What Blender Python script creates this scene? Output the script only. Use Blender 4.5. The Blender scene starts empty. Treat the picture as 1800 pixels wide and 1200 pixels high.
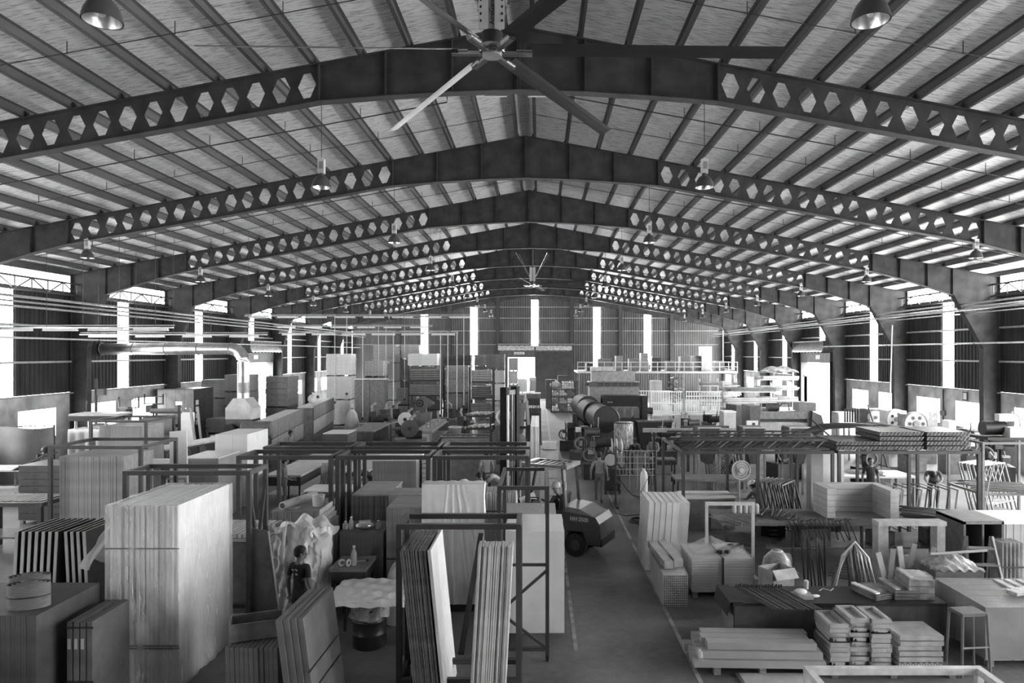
import bpy, bmesh, math, random
from mathutils import Vector, Matrix
random.seed(11)
S = bpy.context.scene; C = S.collection
F, CX, CY, CH = 1205.0, 948.0, 620.0, 5.0      # focal length in pixels, principal point, camera height
PI = math.pi
# ---------------------------------------------------------------- camera, world, exposure
cam = bpy.data.cameras.new('camera'); camo = bpy.data.objects.new('camera', cam); C.objects.link(camo)
camo.location = (0, 0, CH); camo.rotation_euler = (PI/2, 0, 0)
cam.sensor_width = 36; cam.lens = F/1800*36; cam.shift_x = -48/1800; cam.shift_y = 20/1800
cam.clip_end = 400; S.camera = camo
w = bpy.data.worlds.new('sky'); S.world = w; w.use_nodes = True
w.node_tree.nodes['Background'].inputs[0].default_value = (.97, .98, 1, 1)
w.node_tree.nodes['Background'].inputs[1].default_value = 7.0
S.view_settings.view_transform = 'Standard'; S.view_settings.look = 'None'; S.view_settings.gamma = 1
S.view_settings.exposure = 2.15; S.view_settings.use_curve_mapping = False
S.cycles.max_bounces = 8; S.cycles.diffuse_bounces = 5; S.cycles.transparent_max_bounces = 12
S.cycles.sample_clamp_indirect = 6; S.cycles.use_denoising = True
DAY = 14.0                                        # brightness of daylight behind the translucent sheets

def X(px, Y): return (px-CX)/F*Y
def Z(py, Y): return CH-(py-CY)/F*Y
def at(px, py, Y): return Vector((X(px, Y), Y, Z(py, Y)))
def YF(py, z=0): return F*(CH-z)/(py-CY)         # distance of a point of height z seen at row py
# ---------------------------------------------------------------- materials
MC = {}
def M(v, r=.6, m=0., n=.12, s=6., st=(1, 1, 1), bump=0., a=1., spec=.5):
    k = (v, r, m, n, s, st, bump, a, spec)
    if k in MC: return MC[k]
    mt = bpy.data.materials.new('grey_%03d' % len(MC)); mt.use_nodes = True
    N, L = mt.node_tree.nodes, mt.node_tree.links; p = N['Principled BSDF']
    p.inputs['Roughness'].default_value = r; p.inputs['Metallic'].default_value = m
    p.inputs['Alpha'].default_value = a; p.inputs['Specular IOR Level'].default_value = spec
    tc = N.new('ShaderNodeTexCoord'); mp = N.new('ShaderNodeMapping'); mp.inputs['Scale'].default_value = st
    nz = N.new('ShaderNodeTexNoise'); nz.inputs['Scale'].default_value = s; nz.inputs['Detail'].default_value = 5
    cr = N.new('ShaderNodeValToRGB')
    lo, hi = max(0, v*(1-n*2)), v*(1+n*2)
    cr.color_ramp.elements[0].position = .28; cr.color_ramp.elements[1].position = .72
    cr.color_ramp.elements[0].color = (lo, lo, lo, 1); cr.color_ramp.elements[1].color = (hi, hi, hi, 1)
    L.new(tc.outputs['Object'], mp.inputs[0]); L.new(mp.outputs[0], nz.inputs['Vector'])
    L.new(nz.outputs[0], cr.inputs[0]); L.new(cr.outputs[0], p.inputs['Base Color'])
    if bump:
        b = N.new('ShaderNodeBump'); b.inputs['Strength'].default_value = bump; b.inputs['Distance'].default_value = .03
        L.new(nz.outputs[0], b.inputs['Height']); L.new(b.outputs[0], p.inputs['Normal'])
    MC[k] = mt; return mt
def EM(s):
    k = ('em', s)
    if k in MC: return MC[k]
    mt = bpy.data.materials.new('daylight_%02d' % len(MC)); mt.use_nodes = True
    N, L = mt.node_tree.nodes, mt.node_tree.links; N.remove(N['Principled BSDF'])
    e = N.new('ShaderNodeEmission'); e.inputs[1].default_value = s
    L.new(e.outputs[0], N['Material Output'].inputs[0]); MC[k] = mt; return mt
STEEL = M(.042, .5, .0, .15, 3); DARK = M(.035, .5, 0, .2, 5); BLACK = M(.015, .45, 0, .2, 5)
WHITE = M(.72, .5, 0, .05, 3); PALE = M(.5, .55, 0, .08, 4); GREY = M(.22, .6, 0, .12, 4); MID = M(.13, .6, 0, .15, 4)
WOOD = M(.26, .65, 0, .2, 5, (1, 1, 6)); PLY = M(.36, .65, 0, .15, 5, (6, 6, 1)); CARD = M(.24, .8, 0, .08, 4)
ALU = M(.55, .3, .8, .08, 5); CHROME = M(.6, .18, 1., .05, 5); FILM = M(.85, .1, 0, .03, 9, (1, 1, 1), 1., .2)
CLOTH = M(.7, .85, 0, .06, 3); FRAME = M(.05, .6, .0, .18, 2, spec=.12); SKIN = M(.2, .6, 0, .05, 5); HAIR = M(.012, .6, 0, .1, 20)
SKINL = M(.3, .6, 0, .05, 5); BRIGHT = M(.82, .45, 0, .03, 3)
# ---------------------------------------------------------------- mesh builder
class B:
    def __init__(s): s.v = []; s.f = []
    def add(s, vs, fs, mx=None):
        o = len(s.v); s.v += [tuple(mx @ Vector(p)) if mx else tuple(p) for p in vs]
        s.f += [tuple(o+i for i in q) for q in fs]; return s
    def box(s, x0, y0, z0, x1, y1, z1, mx=None):
        return s.add([(x0, y0, z0), (x1, y0, z0), (x1, y1, z0), (x0, y1, z0), (x0, y0, z1), (x1, y0, z1), (x1, y1, z1), (x0, y1, z1)],
                     [(0, 3, 2, 1), (4, 5, 6, 7), (0, 1, 5, 4), (1, 2, 6, 5), (2, 3, 7, 6), (3, 0, 4, 7)], mx)
    def bx(s, c, d, mx=None):
        return s.box(c[0]-d[0]/2, c[1]-d[1]/2, c[2]-d[2]/2, c[0]+d[0]/2, c[1]+d[1]/2, c[2]+d[2]/2, mx)
    def bar(s, p, q, a, b=None):
        b = b or a; p, q = Vector(p), Vector(q); d = q-p; l = d.length
        if l < 1e-6: return s
        mx = Matrix.Translation(p) @ d.to_track_quat('Z', 'X' if abs(d.normalized().y) > .9 else 'Y').to_matrix().to_4x4()
        return s.box(-a/2, -b/2, 0, a/2, b/2, l, mx)
    def tube(s, pts, r, n=8, caps=True):
        pts = [Vector(p) for p in pts]; o = len(s.v); up = Vector((0, 0, 1)); m = len(pts)
        rr = r if isinstance(r, (list, tuple)) else [r]*m
        for i, p in enumerate(pts):
            t = (pts[min(i+1, m-1)]-pts[max(i-1, 0)]).normalized()
            u = t.cross(up)
            if u.length < .15: u = t.cross(Vector((0, 1, 0)))
            u.normalize(); vv = u.cross(t)
            for k in range(n):
                a = 2*PI*k/n; s.v.append(tuple(p+(u*math.cos(a)+vv*math.sin(a))*rr[i]))
        for i in range(m-1):
            for k in range(n):
                s.f.append((o+i*n+k, o+i*n+(k+1) % n, o+(i+1)*n+(k+1) % n, o+(i+1)*n+k))
        if caps: s.f.append(tuple(o+k for k in range(n))[::-1]); s.f.append(tuple(o+(m-1)*n+k for k in range(n)))
        return s
    def cyl(s, p, q, r, r2=None, n=16): return s.tube([p, q], [r, r if r2 is None else r2], n)
    def lathe(s, prof, c=(0, 0, 0), n=20, mx=None, caps=True):
        o = len(s.v); m = len(prof)
        for r, z in prof:
            for k in range(n):
                a = 2*PI*k/n; p = Vector((c[0]+r*math.cos(a), c[1]+r*math.sin(a), c[2]+z)); s.v.append(tuple(mx @ p) if mx else tuple(p))
        for i in range(m-1):
            for k in range(n): s.f.append((o+i*n+k, o+i*n+(k+1) % n, o+(i+1)*n+(k+1) % n, o+(i+1)*n+k))
        if not caps: return s
        if prof[0][0] > 1e-4: s.f.append(tuple(o+k for k in range(n))[::-1])
        if prof[-1][0] > 1e-4: s.f.append(tuple(o+(m-1)*n+k for k in range(n)))
        return s
    def ring(s, c, R, r, ax='y', n=24, k=8, mx=None):
        o = len(s.v); c = Vector(c)
        for i in range(n):
            a = 2*PI*i/n
            for j in range(k):
                b = 2*PI*j/k; q = R+r*math.cos(b); h = r*math.sin(b); e = (q*math.cos(a), q*math.sin(a), h)
                p = c+Vector({'z': (e[0], e[1], e[2]), 'y': (e[0], e[2], e[1]), 'x': (e[2], e[0], e[1])}[ax]); s.v.append(tuple(mx @ p) if mx else tuple(p))
        for i in range(n):
            for j in range(k): s.f.append((o+i*k+j, o+i*k+(j+1) % k, o+(i+1) % n*k+(j+1) % k, o+(i+1) % n*k+j))
        return s
    def prism(s, poly, y0, y1, ax='y', mx=None):
        n = len(poly)
        g = (lambda u, v, t: (u, t, v)) if ax == 'y' else ((lambda u, v, t: (t, u, v)) if ax == 'x' else (lambda u, v, t: (u, v, t)))
        return s.add([g(u, v, y0) for u, v in poly]+[g(u, v, y1) for u, v in poly],
                     [tuple(range(n)), tuple(range(2*n-1, n-1, -1))]+[(i, i+n, (i+1) % n+n, (i+1) % n) for i in range(n)], mx)
    def ell(s, c, d, n=12, m=8, mx=None):
        o = len(s.v)
        for i in range(m+1):
            t = PI*i/m
            for k in range(n):
                a = 2*PI*k/n; p = Vector((c[0]+d[0]*math.sin(t)*math.cos(a), c[1]+d[1]*math.sin(t)*math.sin(a), c[2]+d[2]*math.cos(t))); s.v.append(tuple(mx @ p) if mx else tuple(p))
        for i in range(m):
            for k in range(n): s.f.append((o+i*n+k, o+(i+1)*n+k, o+(i+1)*n+(k+1) % n, o+i*n+(k+1) % n))
        return s
    def grid(s, fn, nu, nv):
        o = len(s.v)
        for i in range(nu+1):
            for j in range(nv+1): s.v.append(tuple(fn(i/nu, j/nv)))
        for i in range(nu):
            for j in range(nv): a = o+i*(nv+1)+j; s.f.append((a, a+nv+1, a+nv+2, a+1))
        return s
    def mesh(s, name, mat, smooth=False, fix=True):
        me = bpy.data.meshes.new(name); me.from_pydata(s.v, [], s.f); me.materials.append(mat)
        if fix:
            bm = bmesh.new(); bm.from_mesh(me); bmesh.ops.recalc_face_normals(bm, faces=bm.faces); bm.to_mesh(me); bm.free()
        if smooth:
            me.polygons.foreach_set('use_smooth', [True]*len(me.polygons))
            if smooth != 'all': me.set_sharp_from_angle(angle=math.radians(38))
        return me
    def build(s, name, mat, parent=None, smooth=False, loc=None, rot=None):
        o = obj(name, s.mesh(name, mat, smooth), parent)
        if loc is not None: o.location = loc
        if rot is not None: o.rotation_euler = rot
        return o
def obj(name, me, parent=None, loc=None, rot=None):
    o = bpy.data.objects.new(name, me); C.objects.link(o)
    if parent: o.parent = parent
    if loc is not None: o.location = loc
    if rot is not None: o.rotation_euler = rot
    return o
def tag(o, label=None, cat=None, group=None, kind=None):
    if label: o['label'] = label
    if cat: o['category'] = cat
    if group: o['group'] = group
    if kind: o['kind'] = kind
    return o
def thing(name, label, cat, loc=(0, 0, 0), rz=0., group=None, kind=None):
    o = obj(name, None, None, loc, (0, 0, rz)); o.empty_display_size = .2
    return tag(o, label, cat, group, kind)
def struct(b, name, mat, label=None, smooth=False):
    return tag(b.build(name, mat, None, smooth), label, None, None, 'structure')
ORD = ['nearest', 'second', 'third', 'fourth', 'fifth', 'sixth', 'seventh', 'eighth', 'ninth', 'tenth', 'eleventh', 'twelfth']
def R(a, b): return random.uniform(a, b)
# ================================================================ the hall
XL, XR, YB, YE, XC, BAY = -20.45, 20.1, -7.5, 75.0, -.45, 7.5
HM, HS, HT = 3.22, 7.45, 8.55                     # top of masonry, top of sheeting, eave
def roofz(x): return 12.32-.184*abs(x-XC)         # underside of the roof lining
# floor with stains, ground outside
def floor_mat():
    mt = bpy.data.materials.new('concrete'); mt.use_nodes = True
    N, L = mt.node_tree.nodes, mt.node_tree.links; p = N['Principled BSDF']; p.inputs['Roughness'].default_value = .42
    tc = N.new('ShaderNodeTexCoord'); n1 = N.new('ShaderNodeTexNoise'); n2 = N.new('ShaderNodeTexNoise')
    n1.inputs['Scale'].default_value = .55; n1.inputs['Detail'].default_value = 8; n2.inputs['Scale'].default_value = 7; n2.inputs['Detail'].default_value = 6
    mx = N.new('ShaderNodeMix'); mx.data_type = 'FLOAT'; mx.inputs[0].default_value = .35
    cr = N.new('ShaderNodeValToRGB'); e = cr.color_ramp.elements
    e[0].position = .35; e[0].color = (.085, .085, .085, 1); e[1].position = .66; e[1].color = (.21, .21, .21, 1)
    L.new(tc.outputs['Object'], n1.inputs['Vector']); L.new(tc.outputs['Object'], n2.inputs['Vector'])
    L.new(n1.outputs[0], mx.inputs[2]); L.new(n2.outputs[0], mx.inputs[3]); L.new(mx.outputs[0], cr.inputs[0]); L.new(cr.outputs[0], p.inputs['Base Color'])
    rr = N.new('ShaderNodeMapRange'); rr.inputs[3].default_value = .48; rr.inputs[4].default_value = .75
    L.new(n2.outputs[0], rr.inputs[0]); L.new(rr.outputs[0], p.inputs['Roughness'])
    return mt
struct(B().box(XL-.3, YB-.3, -.2, XR+.3, YE+.3, 0), 'floor', floor_mat(), 'stained dark grey concrete floor of the hall')
struct(B().box(XL-90, YB-40, -.3, XR+90, YE+80, -.21), 'ground', M(.5, .9, 0, .1, .3), 'pale paved yard outside the doors')
LINE = M(.3, .6, 0, .3, 3)
struct(B().box(2.42, 9.5, 0, 2.49, 70, .004), 'trim_1', LINE, 'worn white painted line along the right of the aisle')
struct(B().box(.58, 11.5, 0, .65, 70, .004), 'trim_2', LINE, 'worn white painted line along the left of the aisle')
# roof lining
def roof_mat():
    mt = bpy.data.materials.new('roof_lining'); mt.use_nodes = True
    N, L = mt.node_tree.nodes, mt.node_tree.links; p = N['Principled BSDF']
    p.inputs['Roughness'].default_value = .5; p.inputs['Metallic'].default_value = .25
    tc = N.new('ShaderNodeTexCoord'); mp = N.new('ShaderNodeMapping'); mp.inputs['Scale'].default_value = (1.2, 9, 1)
    n1 = N.new('ShaderNodeTexNoise'); n1.inputs['Scale'].default_value = 2.6; n1.inputs['Detail'].default_value = 8; n1.inputs['Roughness'].default_value = .65
    n2 = N.new('ShaderNodeTexNoise'); n2.inputs['Scale'].default_value = .8; n2.inputs['Detail'].default_value = 4
    cr = N.new('ShaderNodeValToRGB'); e = cr.color_ramp.elements
    e[0].position = .33; e[0].color = (.3, .3, .3, 1); e[1].position = .52; e[1].color = (.9, .9, .9, 1)
    ml = N.new('ShaderNodeMix'); ml.data_type = 'RGBA'; ml.blend_type = 'MULTIPLY'; ml.inputs[0].default_value = .2
    bp = N.new('ShaderNodeBump'); bp.inputs['Strength'].default_value = .25; bp.inputs['Distance'].default_value = .05
    L.new(tc.outputs['Object'], mp.inputs[0]); L.new(mp.outputs[0], n1.inputs['Vector']); L.new(tc.outputs['Object'], n2.inputs['Vector'])
    L.new(n1.outputs[0], cr.inputs[0]); L.new(cr.outputs[0], ml.inputs[6]); L.new(n2.outputs[0], ml.inputs[7])
    L.new(ml.outputs[2], p.inputs['Base Color']); L.new(n1.outputs[0], bp.inputs['Height']); L.new(bp.outputs[0], p.inputs['Normal'])
    return mt
b = B()
for xe in (XL-.6, XR+.6):
    b.prism([(XC, roofz(XC)), (xe, roofz(xe)), (xe, roofz(xe)+.12), (XC, roofz(XC)+.12)], YB, YE)
ceil = struct(b, 'ceiling', roof_mat(), 'pitched roof lined with streaked pale foil between steel purlins')
PUR = M(.085, .5, .2, .15, 2, (1, .2, 1))
pb = B().box(-.004, YB, 0, .004, YE, .2).box(-.004, YB, 0, .07, YE, .006).box(-.07, YB, .194, .004, YE, .2).box(.064, YB, 0, .07, YE, .02)
pme = pb.mesh('purlin', PUR)
for sd in (-1, 1):
    k = 0; u = .28
    while u < 20.2:
        x = XC+sd*u
        o = obj('purlin', pme, ceil, (x, 0, roofz(x)-.205), (0, sd*math.atan(.184), 0))
        if sd < 0: o.rotation_euler = (0, -math.atan(.184), 0); o.scale = (-1, 1, 1)
        u += 1.05
ROD = M(.05, .5, .2, .1, 3)
rodl = {}
for k in range(0, 10):
    for sd in (-1, 1):
        for yo, u0, drop in ((3.2, 2.0 if sd < 0 else .9, .3), (5.2, .3, .24)):
            y = k*BAY+yo
            if y < 5: continue
            W = (XC-XL if sd < 0 else XR-XC)-1.2
            bb = B().tube([(XC+sd*u0, 0, roofz(XC+sd*u0)-drop+.14), (XC+sd*u0, 0, roofz(XC+sd*u0)-drop), (XC+sd*W, 0, roofz(XC+sd*W)-drop)], .018 if drop > .27 else .01, 5)
            key = (sd, drop)
            if key not in rodl:
                for q in range(2, int(W), 2): bb.bar((XC+sd*(q+.3), 0, roofz(XC+sd*(q+.3))-drop-.02), (XC+sd*(q+.3), 0, roofz(XC+sd*(q+.3))-.02), .014)
                rodl[key] = bb.mesh('conduit', ROD)
            obj('conduit', rodl[key], ceil, (0, y, 0))
# portal frames: castellated rafters, solid haunches, tapered columns
ZT = lambda u: 12.1-.184*u
def zbot(u):
    if u <= 4.35: return 10.73+(10.48-10.73)*(u/4.35)**1.5
    if u <= 15.0: return ZT(u)-.82+.04*(u-4.35)/10.65
    return (ZT(15.)-.78)+(7.54-(ZT(15.)-.78))*((u-15.)/3.5)**1.15
def frame_parts(sd, W):
    out = []; T = .02
    def pt(u, z, y=0): return (XC+sd*u, y, z)
    def plate(b, poly, t=T): b.prism([(XC+sd*u, z) for u, z in poly], -t/2, t/2)
    b = B(); us = [0, 1.45, 2.9, 4.35]
    for a, c in zip(us, us[1:]): plate(b, [(a, zbot(a)), (c, zbot(c)), (c, ZT(c)), (a, ZT(a))])
    out.append(('web_plate', b))
    b = B(); n = 19; cw = (15.-4.35)/n
    for i in range(n):
        u0 = 4.35+i*cw; u1 = u0+cw; um = (u0+u1)/2; zt = ZT(um); zb = zbot(um); zm = (zt+zb)/2; sl = -.184; hh = .27
        g = lambda du, dz: (um+du, zm+dz+sl*du)
        Lh, Rh, tl, tr, br, bl = g(-.2, 0), g(.2, 0), g(-.075, hh), g(.075, hh), g(.075, -hh), g(-.075, -hh)
        A, Bq, Cq, D = (u0, ZT(u0)), (u1, ZT(u1)), (u1, zbot(u1)), (u0, zbot(u0))
        Lm, Rm = (u0, (A[1]+D[1])/2), (u1, (Bq[1]+Cq[1])/2)
        for poly in ([A, Bq, tr, tl], [A, tl, Lh, Lm], [Lm, Lh, bl, D], [D, bl, br, Cq], [Cq, br, Rh, Rm], [Rm, Rh, tr, Bq]): plate(b, poly)
    out.append(('castellated_web', b))
    b = B(); us = [15., 16.2, 17.4, 18.5]
    for a, c in zip(us, us[1:]): plate(b, [(a, zbot(a)), (c, zbot(c)), (c, ZT(c)), (a, ZT(a))])
    plate(b, [(18.5, 7.54), (W, 7.54), (W, ZT(W)), (18.5, ZT(18.5))]); out.append(('haunch', b))
    # column box-like I section
    b = B(); plate(b, [(W-.72, 0), (W, 0), (W, 7.54), (18.5, 7.54), (W-.74, 5.2)], .03)
    for (ua, za), (uc, zc) in (((W-.72, 0), (W-.74, 5.2)), ((W-.74, 5.2), (18.5, 7.54))):
        b.add([pt(ua, za, -.16), pt(ua, za, .16), pt(uc, zc, .16), pt(uc, zc, -.16), pt(ua+.02, za, -.16), pt(ua+.02, za, .16), pt(uc+.02, zc, .16), pt(uc+.02, zc, -.16)],
              [(0, 1, 2, 3), (4, 7, 6, 5), (0, 4, 5, 1), (1, 5, 6, 2), (2, 6, 7, 3), (3, 7, 4, 0)])
    b.bx((XC+sd*(W-.01), 0, 4.2), (.02, .32, 8.4)); b.bx((XC+sd*(W-.36), 0, .01), (.85, .45, .02)); out.append(('column', b))
    b = B(); us = [0, 1.45, 2.9, 4.35, 8, 11.5, 15, 16.2, 17.4, 18.5]
    for a, c in zip(us, us[1:]): b.bar(pt(a, zbot(a)), pt(c, zbot(c)), .24, .02) if 0 else b.add(
        [pt(a, zbot(a), -.13), pt(c, zbot(c), -.13), pt(c, zbot(c), .13), pt(a, zbot(a), .13), pt(a, zbot(a)-.02, -.13), pt(c, zbot(c)-.02, -.13), pt(c, zbot(c)-.02, .13), pt(a, zbot(a)-.02, .13)],
        [(0, 3, 2, 1), (4, 5, 6, 7), (0, 1, 5, 4), (1, 2, 6, 5), (2, 3, 7, 6), (3, 0, 4, 7)])
    out.append(('bottom_flange', b))
    b = B(); a, c = 0, W
    b.add([pt(a, ZT(a), -.13), pt(c, ZT(c), -.13), pt(c, ZT(c), .13), pt(a, ZT(a), .13), pt(a, ZT(a)-.02, -.13), pt(c, ZT(c)-.02, -.13), pt(c, ZT(c)-.02, .13), pt(a, ZT(a)-.02, .13)],
          [(0, 3, 2, 1), (4, 5, 6, 7), (0, 1, 5, 4), (1, 2, 6, 5), (2, 3, 7, 6), (3, 0, 4, 7)])
    u = .28
    while u < 20:
        b.prism([(XC+sd*(u-.1), ZT(u)), (XC+sd*(u-.02), ZT(u)), (XC+sd*(u-.02), ZT(u)+.17)], -.05, .05); u += 1.05
    out.append(('top_flange', b))
    for u in (0.02, 1.45, 2.9, 4.35, 15., 16.2, 17.4, 18.5):
        b = B(); z0, z1 = zbot(u), ZT(u)
        b.add([pt(u-.012, z0, -.11), pt(u+.012, z0, -.11), pt(u+.012, z0, .11), pt(u-.012, z0, .11), pt(u-.012, z1, -.11), pt(u+.012, z1, -.11), pt(u+.012, z1, .11), pt(u-.012, z1, .11)],
              [(0, 3, 2, 1), (4, 5, 6, 7), (0, 1, 5, 4), (1, 2, 6, 5), (2, 3, 7, 6), (3, 0, 4, 7)]); out.append(('stiffener', b))
    b = B().bar(pt(18.5, 7.5, .2), pt(W-.12, ZT(W)-.1, .2), .1); out.append(('knee_brace', b))
    return out
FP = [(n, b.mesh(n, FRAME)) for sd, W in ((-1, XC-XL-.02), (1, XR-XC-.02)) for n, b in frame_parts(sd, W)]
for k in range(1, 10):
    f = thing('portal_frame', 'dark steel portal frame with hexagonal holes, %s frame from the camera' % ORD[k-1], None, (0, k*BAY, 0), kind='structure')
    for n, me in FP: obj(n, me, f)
# ---------------------------------------------------------------- side walls
WALLS = M(.03, .6, .0, .2, 1.5, (1, 1, .3), spec=.12); MASON = M(.42, .8, 0, .22, 1.3); CAP = M(.3, .7, 0, .1, 3); GIRT = M(.28, .5, .1, .1, 3)
wn = [0]
def winname(): wn[0] += 1; return 'window_%d' % wn[0]
def corr(b, ax, pos, a0, a1, z0, z1f, sgn):
    """ribbed sheet standing along ax from a0 to a1"""
    p = .25; n = max(1, round((a1-a0)/p)); p = (a1-a0)/n; prof = []
    for i in range(n): prof += [(a0+i*p, 0), (a0+(i+.42)*p, 0), (a0+(i+.54)*p, .035), (a0+(i+.86)*p, .035)]
    prof.append((a1, 0)); o = len(b.v)
    for u, d in prof:
        zt = z1f(u) if callable(z1f) else z1f
        for z in (z0, zt): b.v.append((pos+sgn*d, u, z) if ax == 'y' else (u, pos+sgn*d, z))
    for i in range(len(prof)-1): b.f.append((o+2*i, o+2*i+2, o+2*i+3, o+2*i+1))
DAYP = EM(DAY); DAYL = EM(DAY*.45)
CLER = EM(DAY*.42)
for nm, xw, sg in (('wall_left', XL, 1), ('wall_right', XR, -1)):
    DAYP, DAYL, CLER = (EM(DAY*.55), EM(DAY*.3), EM(DAY*.09)) if sg > 0 else (EM(DAY*1.5), EM(DAY*.8), EM(DAY*.55))   # the sun stands on the right
    out = xw-sg*.2; side = 'left' if sg > 0 else 'right'
    door = (46.9, 52.0)
    b = B(); bs = B(); holes = []
    for k in range(-1, 10):
        m = k*BAY+BAY/2
        if k == 6: continue
        for c in (m-1.7, m+1.7): holes.append(c)
    # masonry: sill band, lintel band, piers
    edges = [YB]
    for c in holes: edges += [c-1.05, c+1.05]
    def mb(y0, y1, z0, z1):
        if y1 > y0: b.box(min(xw, out), y0, z0, max(xw, out), y1, z1)
    for z0, z1 in ((0, 1.5), (2.7, HM)):
        mb(YB, door[0], z0, z1); mb(door[1], YE, z0, z1)
    cur = YB
    for c in holes:
        if cur < door[0] < c: mb(cur, door[0], 1.5, 2.7); cur = door[1]
        mb(cur, c-1.05, 1.5, 2.7); cur = c+1.05
    mb(cur, YE, 1.5, 2.7)
    wall = struct(b, nm, MASON, 'stained masonry %s wall with ribbed dark sheeting above' % side)
    for y0, y1 in ((YB, door[0]), (door[1], YE)):
        B().box(min(xw, xw+sg*.09), y0, HM, max(xw, xw+sg*.09), y1, HM+.07).build('ledge', CAP, wall)
    cur = YB
    for k in range(-1, 10):
        m = k*BAY+BAY/2; s0, s1 = m-.43, m+.43
        zb = HM+.07 if k != 6 else 5.85
        sb = B()
        corr(sb, 'y', xw-sg*.06, k*BAY, s0, zb if k == 6 else HM+.07, HS, sg); corr(sb, 'y', xw-sg*.06, s1, (k+1)*BAY, zb if k == 6 else HM+.07, HS, sg)
        if k == 6:
            corr(sb, 'y', xw-sg*.06, 45, door[0], HM+.07, zb, sg); corr(sb, 'y', xw-sg*.06, door[1], 52.5, HM+.07, zb, sg); corr(sb, 'y', xw-sg*.06, door[0], door[1], 4.36, zb, sg)
        sb.build('wall_sheet', WALLS, wall)
        o = struct(B().box(xw-sg*.05-.01, s0, zb, xw-sg*.05+.01, s1, HS), winname(), DAYP, 'tall translucent daylight strip in the %s wall' % side)
        # eave lights and lattice girder
        o = struct(B().box(out-.01, k*BAY+.3, HS+.25, out+.01, (k+1)*BAY-.3, HT-.25), winname(), CLER, 'low translucent light under the %s eave' % side)
        g = B()
        for z in (HS+.02, HS+.52): g.bar((xw+sg*.35, k*BAY+.05, z), (xw+sg*.35, (k+1)*BAY-.05, z), .07)
        for i in range(8):
            y = k*BAY+.2+i*.89; g.bar((xw+sg*.35, y, HS+.02+.5*(i % 2)), (xw+sg*.35, y+.89, HS+.52-.5*(i % 2)), .04); g.bar((xw+sg*.35, y+.89, HS), (xw+sg*.35, y+.89, HS+.5), .035)
        g.build('eave_girder', STEEL, wall)
        for z in (4.62, 6.1):
            if k == 6 and z < 5.8: continue
            B().box(min(xw+sg*.01, xw+sg*.12), k*BAY+.2, z-.04, max(xw+sg*.01, xw+sg*.12), (k+1)*BAY-.2, z+.04).build('girt', GIRT, wall)
    B().box(min(out, xw), YB, HS, max(out, xw), YE, HS+.2).build('eave_rail', STEEL, wall)
    B().box(min(out, xw), YB, HT-.2, max(out, xw), YE, HT+.2).build('eave_gutter', STEEL, wall)
    for c in holes:
        wo = thing(winname(), 'bright four-pane window in the %s masonry wall' % side, None, (out+sg*.07, c, 1.5), kind='structure')
        fr = B()
        for q in range(4): B().box(-.008, -1.05+q*.525+.02, .03, .008, -1.05+(q+1)*.525-.02, 1.17).build('pane', DAYL, wo)
        for q in range(5): fr.box(-.025, -1.05+q*.525-.02, 0, .025, -1.05+q*.525+.02, 1.2)
        for z in (0, .55, 1.17): fr.box(-.02, -1.05, z, .02, 1.05, z+.025)
        fr.build('window_frame', M(.4, .5, 0, .05, 3), wo)
    # doorway: jambs, lintel, hood over it
    dn = 'door_%d' % (1 if sg > 0 else 2)
    d = thing(dn, 'wide open loading doorway in the %s wall under a pale hood' % side, None, (xw, door[0], 0), kind='structure')
    L = door[1]-door[0]
    B().box(-.25, -.12, 0, .25, .0, 4.4).build('jamb', STEEL, d); B().box(-.25, L, 0, .25, L+.12, 4.4).build('jamb', STEEL, d)
    B().box(-.25, -.1, 4.3, .25, L+.1, 5.0).build('lintel', M(.16, .6, 0, .1, 3), d)
    hb = B().grid(lambda u, v: (sg*(.3+.55*math.sin(v*PI*.5)), -.2+u*(L+.4), 5.75-.7*v+.03*math.sin(u*60+3*math.sin(v*9))), 60, 8)
    hb.build('hood_lining', M(.55, .35, .3, .2, 6, (1, 1, 1), .6), d, 'all')
    B().box(min(0, sg*.8), -.3, 5.75, max(0, sg*.8), L+.3, 5.85).box(min(0, sg*.8), -.3, 5.05, max(0, sg*.8), -.25, 5.8).box(min(0, sg*.8), L+.25, 5.05, max(0, sg*.8), L+.3, 5.8).build('hood', GREY, d)
    B().box(min(sg*.25, sg*.28), L*.3, 4.55, max(sg*.25, sg*.28), L*.3+.75, 4.85).build('notice_board', WHITE, d)
# ---------------------------------------------------------------- far gable wall
gd = (X(893, YE), X(940, YE)); gdt = Z(628, YE)
strips = [(746, 553, 640), (833, 540, 650), (940, 527, 608), (1049, 540, 650), (1138, 553, 640)]
b = B(); cur = XL; g = roofz
segs = []
for px, ya, yb in strips: segs.append((X(px, YE)-.37, X(px, YE)+.37, Z(yb, YE), Z(ya, YE)))
cur = XL
for s0, s1, z0, z1 in segs:
    lo = 0 if not (cur < gd[0] < s0) else 0
    if cur < gd[0] < s0: corr(b, 'x', YE, cur, gd[0], 0, g, -1); corr(b, 'x', YE, gd[0], s0, gdt, g, -1)
    else: corr(b, 'x', YE, cur if cur > gd[1] or cur < gd[0] else gd[1], s0, 0, g, -1)
    corr(b, 'x', YE, s0, s1, max(0, gdt) if gd[0] < s0 < gd[1]+.3 else 0, z0, -1); corr(b, 'x', YE, s0, s1, z1, g, -1); cur = s1
corr(b, 'x', YE, cur, XR, 0, g, -1)
GW = struct(b, 'wall_far', M(.075, .5, 0, .15, 1.5, (1, 1, .3)), 'ribbed grey gable wall at the far end with five light strips')
for s0, s1, z0, z1 in segs: struct(B().box(s0, YE+.02, z0, s1, YE+.04, z1), winname(), DAYP, 'tall translucent daylight strip in the far gable wall')
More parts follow.
